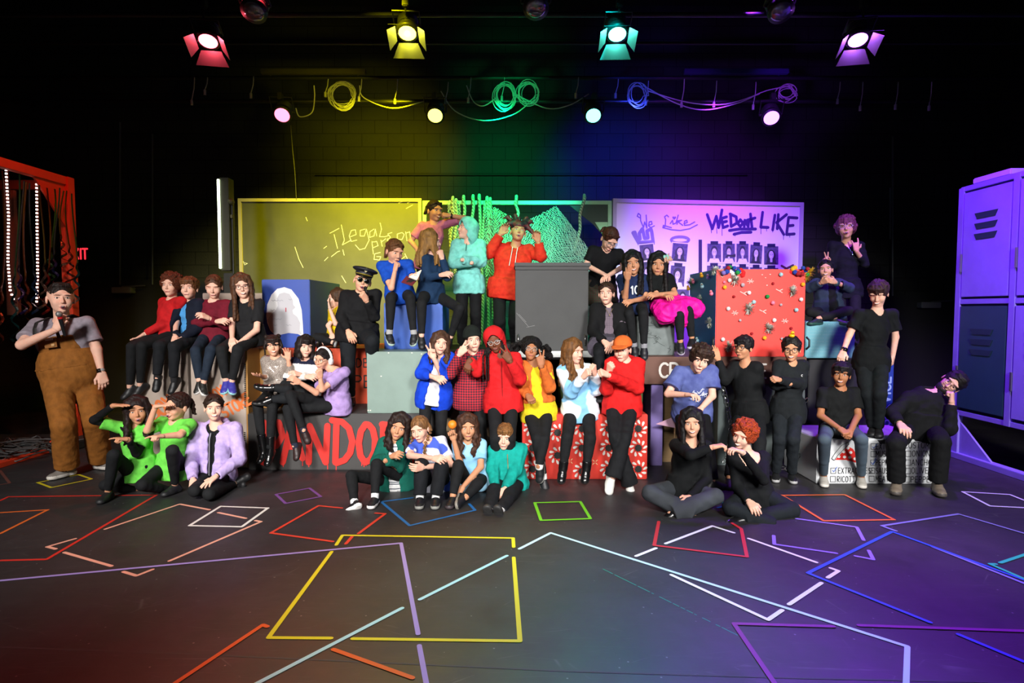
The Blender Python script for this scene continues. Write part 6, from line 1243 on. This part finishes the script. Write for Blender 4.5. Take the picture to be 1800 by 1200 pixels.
A = person('person in lilac t-shirt with white headphones sitting sideways', 5.6, 1.34, (568, 629, 39), (-38, 10, 8), (578, 657), (606, 654), (592, 712), (556, 690, .2), (520, 668, .32), (566, 684, .25), (562, 656, .3), (510, 694, .3), (534, 756, .34), (506, 718, .22), (518, 784, .3),
  tL=(546, 786, .4), tR=(511, 812, .4), ty=-50, hL='relax', hR='fist', skin=L1, hair='#1a100e', hs=('pony', 0, .1), glasses='#a08a70', top=('tee', '#a88cc4', {'bag': .012}), extra=[('headphones',)], sock='#151c30', foot='slip', shoe=('#2a1716', '#1a1010'), seed=11, bw=1.1)
A = person('person in yellow t-shirt seen in profile whispering behind a hand', 6.3, 1.18, (591, 523, 34), (-82, 0, 0), (584, 546), (600, 544), (592, 594), (590, 569, .2), (577, 535, .22), (577, 572, .12), (585, 592, .22), (556, 592, .2), (586, 602, .3), (600, 598, .2), (566, 604, .25),
  ty=-60, hL='flat', nL='r', dL=(-.1, 0, 1), skin=L0, hair='#4c3018', hs=('long', .05, 'back'), top=('tee', '#d6b40c'), shoe=(bk, '#888888'), seed=12)
A = person('person in black sweater, sunglasses and police cap holding something to the mouth', 5.95, 1.5, (638, 492, 42), (4, 0, 14), (608, 520), (660, 518), (628, 586), (600, 556, .1), (615, 588, .22), (658, 556, .1), (641, 522, .22), (612, 640, .12), (619, 698, 'g.535'), (654, 600, .38), (654, 670, .1),
  tL=(617, 714), hL='relax', hR='fist', skin=L1, hair='#3c2218', hs=('crop',), top=('sweater', '#101012'), bot=('leg', '#14171b'), extra=[('policecap',)], glasses='sun', mouth='open', bw=1.35, lw=1.35, seed=13)
m = MB(); p = U(642, 506, 5.62); m.tube([p, p + Vector((.01, 0, -.04)), p + Vector((.03, .02, -.07))], .012, 8); m.ball(p, .017); tag(m.build('whistle', mat('#0c0c0e', .35)), 'small black whistle held to the mouth of the capped person', 'whistle')
A = person('person in blue t-shirt reading a red book, chin on hand', 6.0, 1.42, (694, 440, 43), (28, 22, 2), (670, 467), (718, 464), (703, 520), (688, 506, .18), (696, 468, .2), (726, 492, .1), (734, 487, .3), (687, 524, .36), (685, 584, .34), (721, 523, .36), (727, 584, .34),
  tL=(695, 608, .48), tR=(720, 610, .48), hL='fist', hR='grip', nR='l', skin=L1, hair='#6a4222', hs=('pony', -.03, .14), top=('tee', '#1248b0'), shoe=('#14161a', '#a8c0b4'), sock='#9a9a9a', lace='#7ab09a', seed=14)
bkp = U(722, 493, 5.66); t = empty('open_book', bkp, 'open book with red and black cover in the reader\'s hand', 'book')
def bq(a, b, c=0): return bkp + Vector((a, c, b))
m = MB(); m.slab([bq(-.085, -.02, -.03), bq(.02, -.055, -.05), bq(.06, .0, -.01), bq(-.04, .045, .01)], (0, -.006, .002)); m.build('cover', mat('#5a1420', .5, 'patch', '#141416', 20.), t)
m = MB(); m.slab([bq(-.02, .03, -.02), bq(.055, .0, -.04), bq(.095, .10, .0), bq(.03, .045, .03)], (.012, -.008, 0)); m.build('pages', mat('#d9d4c4', .8), t)
A = person('person with long blonde hair in navy quarter zip seen from the side', 6.02, 1.42, (757, 423, 40), (100, 0, 0), (748, 456), (774, 454), (757, 518), (752, 488, .12), (782, 482, .2), (786, 486, .12), (775, 446, .12), (741, 534, .36), (741, 590, .34), (808, 542, .25), (792, 592, .15),
  tL=(745, 612, .46), tR=(785, 614, .28), ty=42, hL='relax', hR='fist', skin=L0, hair='#9a7038', hs=('long', .2, 'both'), top=('sweater', '#16304e'), foot='slip', shoe=(bk, bk), seed=15)
A = person('person in pink t-shirt standing highest of all, elbow on the mint hood', 7.0, 1.5, (764, 369, 37), (35, 8, 0), (742, 397), (784, 393), (752, 462), (722, 424, .0), (736, 442, .15), (816, 383, .1), (784, 378, .15), (745, 520), (746, 600, 0), (765, 520), (764, 600, 0),
  hL='relax', hR='fist', skin=L2, hair='#2a1a10', hs=('pony', -.03, .08), top=('tee', '#b86a86', {'bag': .01}), seed=16, mouth='smile')
w_band(A, 'R', '#141416')
A = person('person in mint hoodie with the hood up and arms crossed', 6.35, 1.42, (821, 402, 37), (-65, -12, 0), (803, 430), (844, 430), (824, 502), (796, 462, .1), (836, 462, .24), (846, 460, .08), (806, 456, .28), (812, 556), (812, 604, 0), (836, 556), (838, 604, 0),
  ty=-8, hL=None, hR=None, skin=L0, hair=BR, hs=('crop',), top=('hoodie', '#7accc2', {'g': .004}), bot=('pants', '#0d0e10'), extra=[('hoodup', '#7accc2'), ('zip', '#3a6a68', .8, .98)], seed=17)
A = person('person in red hoodie and jester hat with both hands raised', 6.6, 1.6, (911, 407, 38), (8, -14, 8), (880, 437), (930, 440), (893, 512), (860, 444, .1), (883, 406, .12), (950, 450, .1), (945, 418, .15), (878, 566), (880, 601, 0), (904, 566), (906, 601, 0),
  hL='relax', hR='relax', nL='cam', nR='cam', skin=L2, hair=DB, hs=('crop',), top=('hoodie', '#d22c1c'), bot=('pants', '#0d0d0f'), extra=[('jester',), ('strings',)], mouth='open', bw=1.45, seed=18)
A = person('person in royal blue zip hoodie over white top making a peace sign', 5.35, 1.4, (774, 602, 40), (8, 0, 8), (753, 632), (790, 630), (763, 694), (740, 656, .1), (770, 665, .25), (779, 662, .12), (759, 622, .24), (746, 762), (748, 836, 'g0'), (775, 762), (778, 836, 'g0'),
  hL='relax', hR='v', nR='cam', dR=(-.25, -.1, 1), skin=L0, hair='#4c3020', hs=('long', .16, 'both', .012), top=('tee', '#d8d6da'), jacket=('long', '#0f3ec4', {'g': .018, 'open': .055, 'flare': .5, 'hood': 1, 'hem': -.13, 'name': 'zip_hoodie'}), mouth='half', seed=19)
PL_ = ('#b81c2a', .85, 'check', '#17172a', 14.)
A = person('person in red plaid shirt and dark beanie making a V sign', 5.4, 1.45, (831, 597, 42), (10, -4, -6), (812, 622), (850, 626), (828, 696), (792, 656, .16), (811, 615, .24), (853, 662, .0), (848, 694, .05), (824, 765), (830, 838, 'g0'), (846, 765), (852, 838, 'g0'),
  hL='v', nL='back', dL=(.55, -.1, .6), skin=L0, hair=DB, hs=('crop',), top=('long', PL_, {'g': .012}), extra=[('beanie', '#161c18'), ('bowtie',)], seed=20, hem=-.12)
A = person('person in red hoodie with hood up, glasses and long thin braids', 5.2, 1.5, (869, 597, 43), (-4, 10, -12), (858, 630), (905, 630), (884, 706), (838, 652, .0), (822, 626, .1), (914, 666, .16), (893, 628, .28), (872, 770), (872, 836, 'g0'), (896, 770), (894, 838, 'g0'),
  hL='relax', nL='back', dL=(-.3, -.2, -1), hR='v', nR='back', dR=(-.5, -.1, .7), skin=L4, hair='#151011', hs=('locs',), glasses='#c8c4c0', top=('hoodie', '#cc1c20'), extra=[('hoodup', '#cc1c20', (.062, .095)), ('zip', '#a03030')], seed=21, mouth='half', lips='#8a4048')
A = person('person in orange denim jacket with big curly hair, making a V sign', 5.3, 1.48, (933, 613, 40), (6, -8, 5), (921, 645), (959, 645), (946, 722), (918, 682, .1), (932, 700, .25), (966, 680, .1), (948, 636, .22), (944, 770, .28), (955, 838, .3), (956, 772, .3), (947, 820, .36),
  tL=(963, 864, .4), tR=(941, 866, .42), hL='fist', hR='v', nR='back', dR=(-.1, 0, 1), skin=L3, hair='#120c0c', hairm='curl', hs=('bigcurl',), glasses='#b0aca8', top=('tee', '#e0c820', {'g': .008}), jacket=('long', '#d0682a', {'g': .016, 'open': .05, 'flare': 0, 'hem': .09, 'name': 'denim_jacket'}), sock='#e0dedc', shoe=('#16161a', '#8a8a84'), extra=[('band', 'R')], seed=22)
A = person('person in pale blue hoodie with very long wavy hair and raised fists', 5.3, 1.48, (1008, 616, 43), (48, 4, 0), (990, 652), (1034, 650), (1019, 722), (1003, 690, .12), (1030, 657, .28), (1048, 684, .08), (1044, 650, .2), (997, 768, .3), (990, 820, .3), (1037, 770, .3), (1031, 820, .3),
  tL=(986, 846, .4), tR=(1027, 848, .4), ty=10, hL='fist', hR='fist', skin=L0, hair='#7a5028', hs=('long', .3, 'both', .02), top=('hoodie', ('#7cb4dc', .85, 'patch', '#dfe8f2', 4.), {}), foot='ankle', shoe=(bk, '#2a2220'), sock='#c8c8c8', seed=23)
A = person('person in red hoodie and orange cap crossing forearms in fists', 5.2, 1.5, (1094, 612, 45), (-16, 8, 0), (1075, 640), (1122, 640), (1093, 712), (1066, 684, .1), (1072, 647, .25), (1120, 682, .1), (1062, 656, .3), (1081, 768, .28), (1107, 850, .25), (1099, 768, .3), (1077, 838, .36),
  tL=(1112, 868, .4), tR=(1076, 872, .48), hL='fist', hR='fist', skin=L0, hair=AU, hs=('crop',), top=('hoodie', '#d01c1c'), bot=('flare', '#16171a'), extra=[('cap', '#d8682c')], shoe=('#d8d6d0', '#e8e6e2'), lace='#f0f0ee', seed=24)
TL = '#0a7a64'
A = person('person with long dark hair in open dark teal hoodie and striped top on the floor', 4.98, 1.34, (702, 748, 47), (-8, 4, 16), (676, 780), (712, 778), (698, 842), (662, 812, .12), (694, 800, .3), (700, 820, .15), (672, 806, .32), (618, 836, .3), (623, 884, .5), (662, 816, .32), (659, 872, 'g0'),
  tL=(600, 898, .5), tR=(640, 902), hL='relax', hR=None, skin=L2, hair='#26150f', hs=('long', .16, 'both', .008), top=('tee', ['#dcdcdc', '#3c4450'], {'paint': lambda L, c: np.sin(c[:, 2] * 330) > .75}), jacket=('long', '#0c5a4c', {'g': .02, 'open': .05, 'flare': 0, 'hood': 1, 'name': 'zip_hoodie'}), shoe=(('#16171a', '#e8e4e0'), ('#16171a', '#e8e4e0')), sock='#d8d8d8', seed=25)
A = person('person with blonde braids in blue and white tie-dye shirt hugging knees', 4.95, 1.38, (738, 752, 46), (-22, 10, -8), (728, 782), (776, 776), (762, 848), (720, 800, .15), (768, 806, .36), (792, 816, .16), (736, 822, .42), (741, 818, .34), (738, 872, 'g0'), (776, 820, .34), (766, 872, 'g0'),
  tL=(735, 902), tR=(762, 904), hL='relax', hR='relax', nR='back', skin=L0, hair='#8a6038', hs=('braids',), top=('tee', ('#dfe2ee', .85, 'patch', '#3a54b8', 9.), {}), bot=('pants', '#15171b', {'an': .055}), shoe=('#1a1a1c', '#8a8a84'), sock='#d8d8d8', seed=26)
A = person('person with wavy brown hair in sky blue t-shirt holding up an orange', 4.95, 1.36, (822, 749, 46), (4, 0, 0), (804, 782), (845, 780), (832, 842), (808, 812, .12), (795, 764, .18), (845, 820, .12), (808, 862, .34), (806, 818, .32), (796, 872, 'g0'), (840, 850, .26), (818, 874, .42),
  tL=(786, 894), tR=(812, 898, .6), hL='grip', nL='cam', hR='relax', skin=L2, hair='#4a2c1c', hs=('long', .2, 'both', .02), top=('tee', ('#7ab0d4', .85, 'patch', '#8fc0dc', 6.), {'bag': .012}), shoe=(('#16171a', '#3c3236'), ('#16171a', '#7e7a72')), seed=27)
t = empty('orange', U(795, 747, 4.76), 'round orange fruit held up in the blue shirted person\'s hand', 'fruit'); b = MB(); b.ball(U(795, 746, 4.76), .036, 0, 16); b.build('fruit', mat('#e07818', .45, 'mottle', '#e88a20', 120., .3), t, True); b = MB(); b.ball(U(795, 739, 4.76), (.006, .006, .004), 0, 8); b.build('stem', mat('#4a6a20', .7), t)
A = person('person in bright teal zip hoodie sitting with soles toward the viewer', 5.0, 1.38, (887, 766, 45), (-6, 4, 3), (868, 792), (916, 790), (895, 850), (866, 826, .1), (872, 862, .3), (906, 826, .1), (884, 866, .32), (868, 862, .3), (860, 898, .58), (898, 868, .32), (880, 898, .6),
  tL=(856, 874, .66), tR=(877, 876, .68), hL='relax', hR='relax', nL='back', nR='back', skin=L0, hair='#8a5e34', hs=('short', .012), top=('hoodie', '#0c988c'), bot=('pants', '#15171b', {'an': .05}), extra=[('zip', '#b8a878')], shoe=('#17181a', '#2c2c2c'), sock='#d8d8d8', seed=28)
A = person('person in black t-shirt and plaid skirt leaning down over the case', 6.55, 1.55, (1072, 419, 41), (24, 45, 8), (1042, 440), (1088, 446), (1055, 500), (1030, 466, .12), (1062, 482, .34), (1097, 468, .15), (1066, 486, .36), (1048, 560), (1050, 602, 0), (1066, 560), (1070, 602, 0),
  pd=.12, hd=.1, hL='relax', hR='relax', nL='down', nR='down', skin=L0, hair='#4a2616', hs=('pony', -.05, .05), top=('tee', '#0c0d10'), bot=('leg', ch, {'skirt': (1.3, ('#24301c', .85, 'check', '#3a1a14', 12.), 'plaid_skirt', .6)}), glasses='#7a7a80', seed=29)
A = person('person in black cardigan over dotted dress with necklace', 5.72, 1.45, (1066, 514, 41), (-6, 0, 0), (1047, 543), (1089, 543), (1067, 600), (1042, 582, .1), (1066, 604, .3), (1093, 582, .1), (1074, 608, .3), (1053, 620, .36), (1056, 690, .36), (1098, 620, .36), (1100, 690, .36),
  hL='relax', hR='relax', skin=L0, hair='#3a2418', hs=('pony', .0, .03), top=('tee', ('#2a1a26', .85, 'check', '#8a7a88', 40.), {}), jacket=('long', '#0e0e10', {'g': .014, 'open': .045, 'flare': .3, 'name': 'cardigan'}), bot=('leg', '#101316', {'skirt': (1.15, ('#18141c', .85, 'check', '#585060', 40.), 'dotted_skirt', .6)}), extra=[('necklace',)], seed=30)
A = person('person with long black hair in navy shirt numbered ten, hand by the mouth', 6.0, 1.4, (1112, 461, 42), (4, 4, -6), (1092, 490), (1132, 490), (1114, 538), (1099, 522, .16), (1104, 484, .3), (1134, 524, .08), (1106, 530, .26), (1106, 552, .36), (1114, 606, .3), (1131, 552, .36), (1132, 608, .34),
  tL=(1114, 632, .42), tR=(1133, 634, .46), hL='flat', nL='back', hR='relax', skin=L2, hair='#100c0e', hs=('long', .26, 'both'), top=('tee', '#1c2a50'), extra=[('number',)], mouth='smile', shoe=('#15161c', '#22222a'), sock='#8a8a90', seed=31)
A = person('person in pink tutu with a flower in long dark hair, arms crossed', 6.0, 1.4, (1157, 463, 41), (2, 8, 6), (1142, 491), (1176, 489), (1166, 533), (1156, 520, .1), (1172, 520, .26), (1186, 516, .1), (1150, 518, .28), (1194, 554, .32), (1196, 600, .3), (1210, 546, .28), (1216, 594, .24),
  tL=(1198, 622, .42), tR=(1208, 608, .4), ty=12, hL='relax', hR='relax', skin=L2, hair='#140f10', hs=('long', .24, 'both'), top=('tee', '#0c0f10'), extra=[('tutu',), ('flower',)], shoe=('#16161a', '#b8b0c4'), seed=32)
A = person('person in acid washed blue t-shirt bending forward', 5.35, 1.5, (1232, 629, 46), (6, 14, 14), (1194, 655), (1250, 652), (1216, 722), (1174, 692, .2), (1214, 694, .4), (1252, 696, .2), (1228, 722, .36), (1204, 775), (1206, 842, 'g0'), (1242, 775), (1252, 845, 'g0'),
  pd=.12, hd=.1, tL=(1204, 856), tR=(1258, 856), hL='relax', hR='relax', nL='down', nR='down', skin=L0, hair='#38241a', hs=('mess',), top=('tee', ('#38427e', .85, 'mottle', '#5a66a0', 9.), {'bag': .022, 'g': .012}), bot=('pants', '#0d0d10'), extra=[('print',)], bw=1.1, seed=33)
A = person('person in black long sleeves and glasses leaning on the gift box', 5.4, 1.45, (1307, 609, 42), (-32, 2, 0), (1293, 642), (1330, 646), (1318, 726), (1274, 668, .05), (1260, 624, -.02), (1336, 688, -.1), (1330, 718, -.1), (1292, 770, .15), (1282, 840, 'g0'), (1334, 775), (1336, 846, 'g0'),
  ty=-25, hL='flat', nL='back', skin=L2, hair='#110d10', hs=('short', .03), glasses='#1a1a1c', top=('long', '#0e1012', {'g': .01}), bot=('pants', '#101214', {'an': .045}), seed=34)
A = person('person in black long sleeves and glasses, arms crossed, duck on head', 5.3, 1.34, (1391, 612, 44), (0, 4, 0), (1369, 642), (1411, 642), (1384, 720), (1363, 676, .08), (1398, 674, .22), (1408, 676, .06), (1364, 666, .25), (1370, 772), (1364, 830, 'g0'), (1394, 772), (1392, 832, 'g0'),
  tL=(1363, 852), tR=(1398, 852), hL=None, hR='fist', skin=L2, hair='#16100e', hs=('short', 0), glasses='#1a1a1c', top=('long', '#15191c', {'g': .012}), bot=('pants', '#181d22', {'an': .045}), mouth='smile', shoe=('#17181a', '#9a9a9a'), seed=35, hem=-.12)
p = Vector(A['hp'](0, -.03, .132)); m = MB(); m.ball(p, (.026, .03, .018), 0, 10); m.ball(p + Vector((0, -.018, .024)), .017, 0, 10); m.ball(p + Vector((0, -.036, .022)), (.01, .01, .005), 1, 8); tag(m.build('rubber_duck', [mat('#e8b010', .4), mat('#e06a10', .4)], loc=p, smooth=True), 'tiny yellow duck standing on the glasses boy\'s head', 'toy duck')
m = MB(); q = A['front'](.06, .78, .004); ribbon(m, [q + np.array([.008 * math.cos(a), 0, .008 * math.sin(a)]) for a in [R_(z) for z in range(50, 320, 30)]], .004, FN, 0, .003); m.build('chest_logo', mat('#d8d8d8', .7), A['root'])
A = person('person with long black hair on the floor making half a heart, smiling', 4.62, 1.42, (1216, 741, 50), (2, 0, -3), (1188, 782), (1240, 784), (1200, 862), (1214, 800, .3), (1262, 782, .34), (1242, 842, .06), (1206, 880, .28), (1142, 866, .24), (1218, 906, .3), (1258, 872, .24), (1178, 904, .32),
  tL=(1244, 918, .34), tR=(1138, 908, .34), hL='heart', nL='down', dL=(1, -.1, .25), hR='relax', nR='back', skin=L1, hair='#0e0b0e', hs=('long', .22, 'both'), top=('long', '#0d0f11'), bot=('pants', ('#2c3036', .85, 'denim'), {'an': .085}), extra=[('necklace', '#8a8a88', .03, .86)], foot='ankle', shoe=('#101012', '#232322'), mouth='smile', seed=36)
A = person('person with short curly orange hair on the floor making half a heart', 4.5, 1.42, (1307, 763, 50), (-22, 6, 14), (1290, 808), (1342, 804), (1326, 872), (1296, 856, .08), (1322, 888, .3), (1342, 842, .2), (1300, 788, .3), (1285, 892, .24), (1362, 926, .34), (1392, 896, .2), (1304, 916, .3),
  tL=(1416, 940, .34), tR=(1290, 925, .38), hL='relax', nL='back', hR='heart', nR='down', dR=(-.85, -.1, .35), skin=L0, hair='#b84418', hairm='curl', hs=('curly',), top=('long', '#0d0f12', {'nr': .075, 'nd': .03}), bot=('pants', '#161b20', {'an': .06}), foot='ankle', shoe=('#101012', '#232322'), mouth='smile', seed=37)
A = person('person in denim jacket sitting cross legged making a heart', 6.15, 1.3, (1451, 472, 35), (0, 0, -3), (1435, 499), (1474, 499), (1456, 548), (1422, 506, .1), (1450, 494, .28), (1492, 506, .1), (1464, 494, .28), (1424, 548, .26), (1468, 560, .3), (1492, 546, .26), (1438, 560, .34),
  tL=(1490, 560, .36), tR=(1418, 560, .38), hL='heart', hR='heart', nL='back', nR='back', skin=L1, hair='#120f14', hs=('pony', 0, .05), top=('tee', '#0d0d10'), jacket=('long', ('#1c2a40', .85, 'denim'), {'g': .018, 'open': .05, 'flare': .1, 'name': 'denim_jacket'}), mouth='smile', shoe=('#12261f', '#1c4a40'), extra=[('band', 'R', '#7ac0c0')], seed=38)
A = person('person with short purple tinted hair making a horns sign, standing at the back', 6.65, 1.5, (1487, 399, 41), (0, -3, -4), (1463, 432), (1511, 432), (1488, 510), (1460, 470, .0), (1452, 464, .1), (1520, 464, .05), (1502, 436, .15), (1480, 560), (1482, 594, 0), (1504, 560), (1506, 594, 0),
  hL='v', nL='cam', dL=(-.3, 0, 1), hR='horns', nR='back', dR=(-.1, 0, 1), skin=L1, hair='#7a3a5a', hs=('mess',), glasses='#b8b0b8', top=('tee', '#0e0f18', {'sl': 'push'}), mouth='open', extra=[('necklace', '#88aabb', .035, .78)], seed=39)
A = person('person in black t-shirt standing on the white box looking down', 5.3, 1.42, (1544, 514, 44), (-10, 26, 0), (1511, 552), (1569, 552), (1531, 632), (1493, 588, .0), (1480, 624, .08), (1574, 592, 0), (1568, 634, .05), (1524, 692), (1534, 750, 'g.4'), (1546, 692), (1544, 752, 'g.4'),
  tL=(1532, 766), tR=(1546, 768), hL='relax', hR='relax', skin=L0, hair='#3a2220', hs=('short', .02), top=('tee', '#0b0e10', {'bag': .012}), bot=('pants', '#12171a', {'an': .045}), mouth='smile', eyes='shut', seed=40, hem=-.1)
w_band(A, 'L', '#101012', name='watch')
A = person('person in black t-shirt and grey jeans sitting on the white box, hands clasped', 5.2, 1.45, (1479, 656, 44), (-2, 0, 4), (1447, 690), (1504, 690), (1473, 750), (1442, 730, .08), (1483, 758, .3), (1508, 730, .08), (1492, 762, .3), (1449, 772, .36), (1448, 836, 'g0'), (1514, 772, .36), (1514, 838, 'g0'),
  tL=(1452, 866), tR=(1520, 868), hL='fist', hR='fist', skin=L3, hair='#120e10', hs=('short', .03), top=('tee', '#0d0f10'), bot=('leg', ('#34414c', .85, 'denim')), mouth='smile', shoe=('#a8a49c', '#c8c4bc'), lace='#d8d4cc', seed=41)
A = person('bearded person in black sweater and glasses resting cheek on fist', 5.22, 1.72, (1675, 672, 47), (-6, 4, 52), (1598, 700), (1658, 712), (1620, 754), (1568, 726, .1), (1586, 750, .3), (1668, 754, .2), (1673, 700, .16), (1574, 780, .4), (1576, 846, 'g0'), (1654, 776, .4), (1648, 848, 'g0'),
  tL=(1573, 872), tR=(1664, 880), hL='relax', nL='down', hR='fist', skin=L0, hair='#140e0e', hs=('short', 0), glasses='#2a2220', top=('sweater', '#111214'), bot=('pants', '#0e0f11', {'an': .06}), shoe=('#7a6e60', '#4a4440'), lace='#5a4a3a', bw=1.25, seed=42)
S = SDF(); S.add(A['he']((0, -.04, -.075), (.06, .058, .052)), .01); S.sub(A['he']((0, -.07, -.02), (.09, .05, .036)), .01); S.sub(A['he']((0, -.105, -.064), (.019, .02, .007)), .004)
bb = Buf(); bb.add(*S.run(.0045)); bb.build('beard', mat('#1a1110', .7, 'hair'), A['root'])
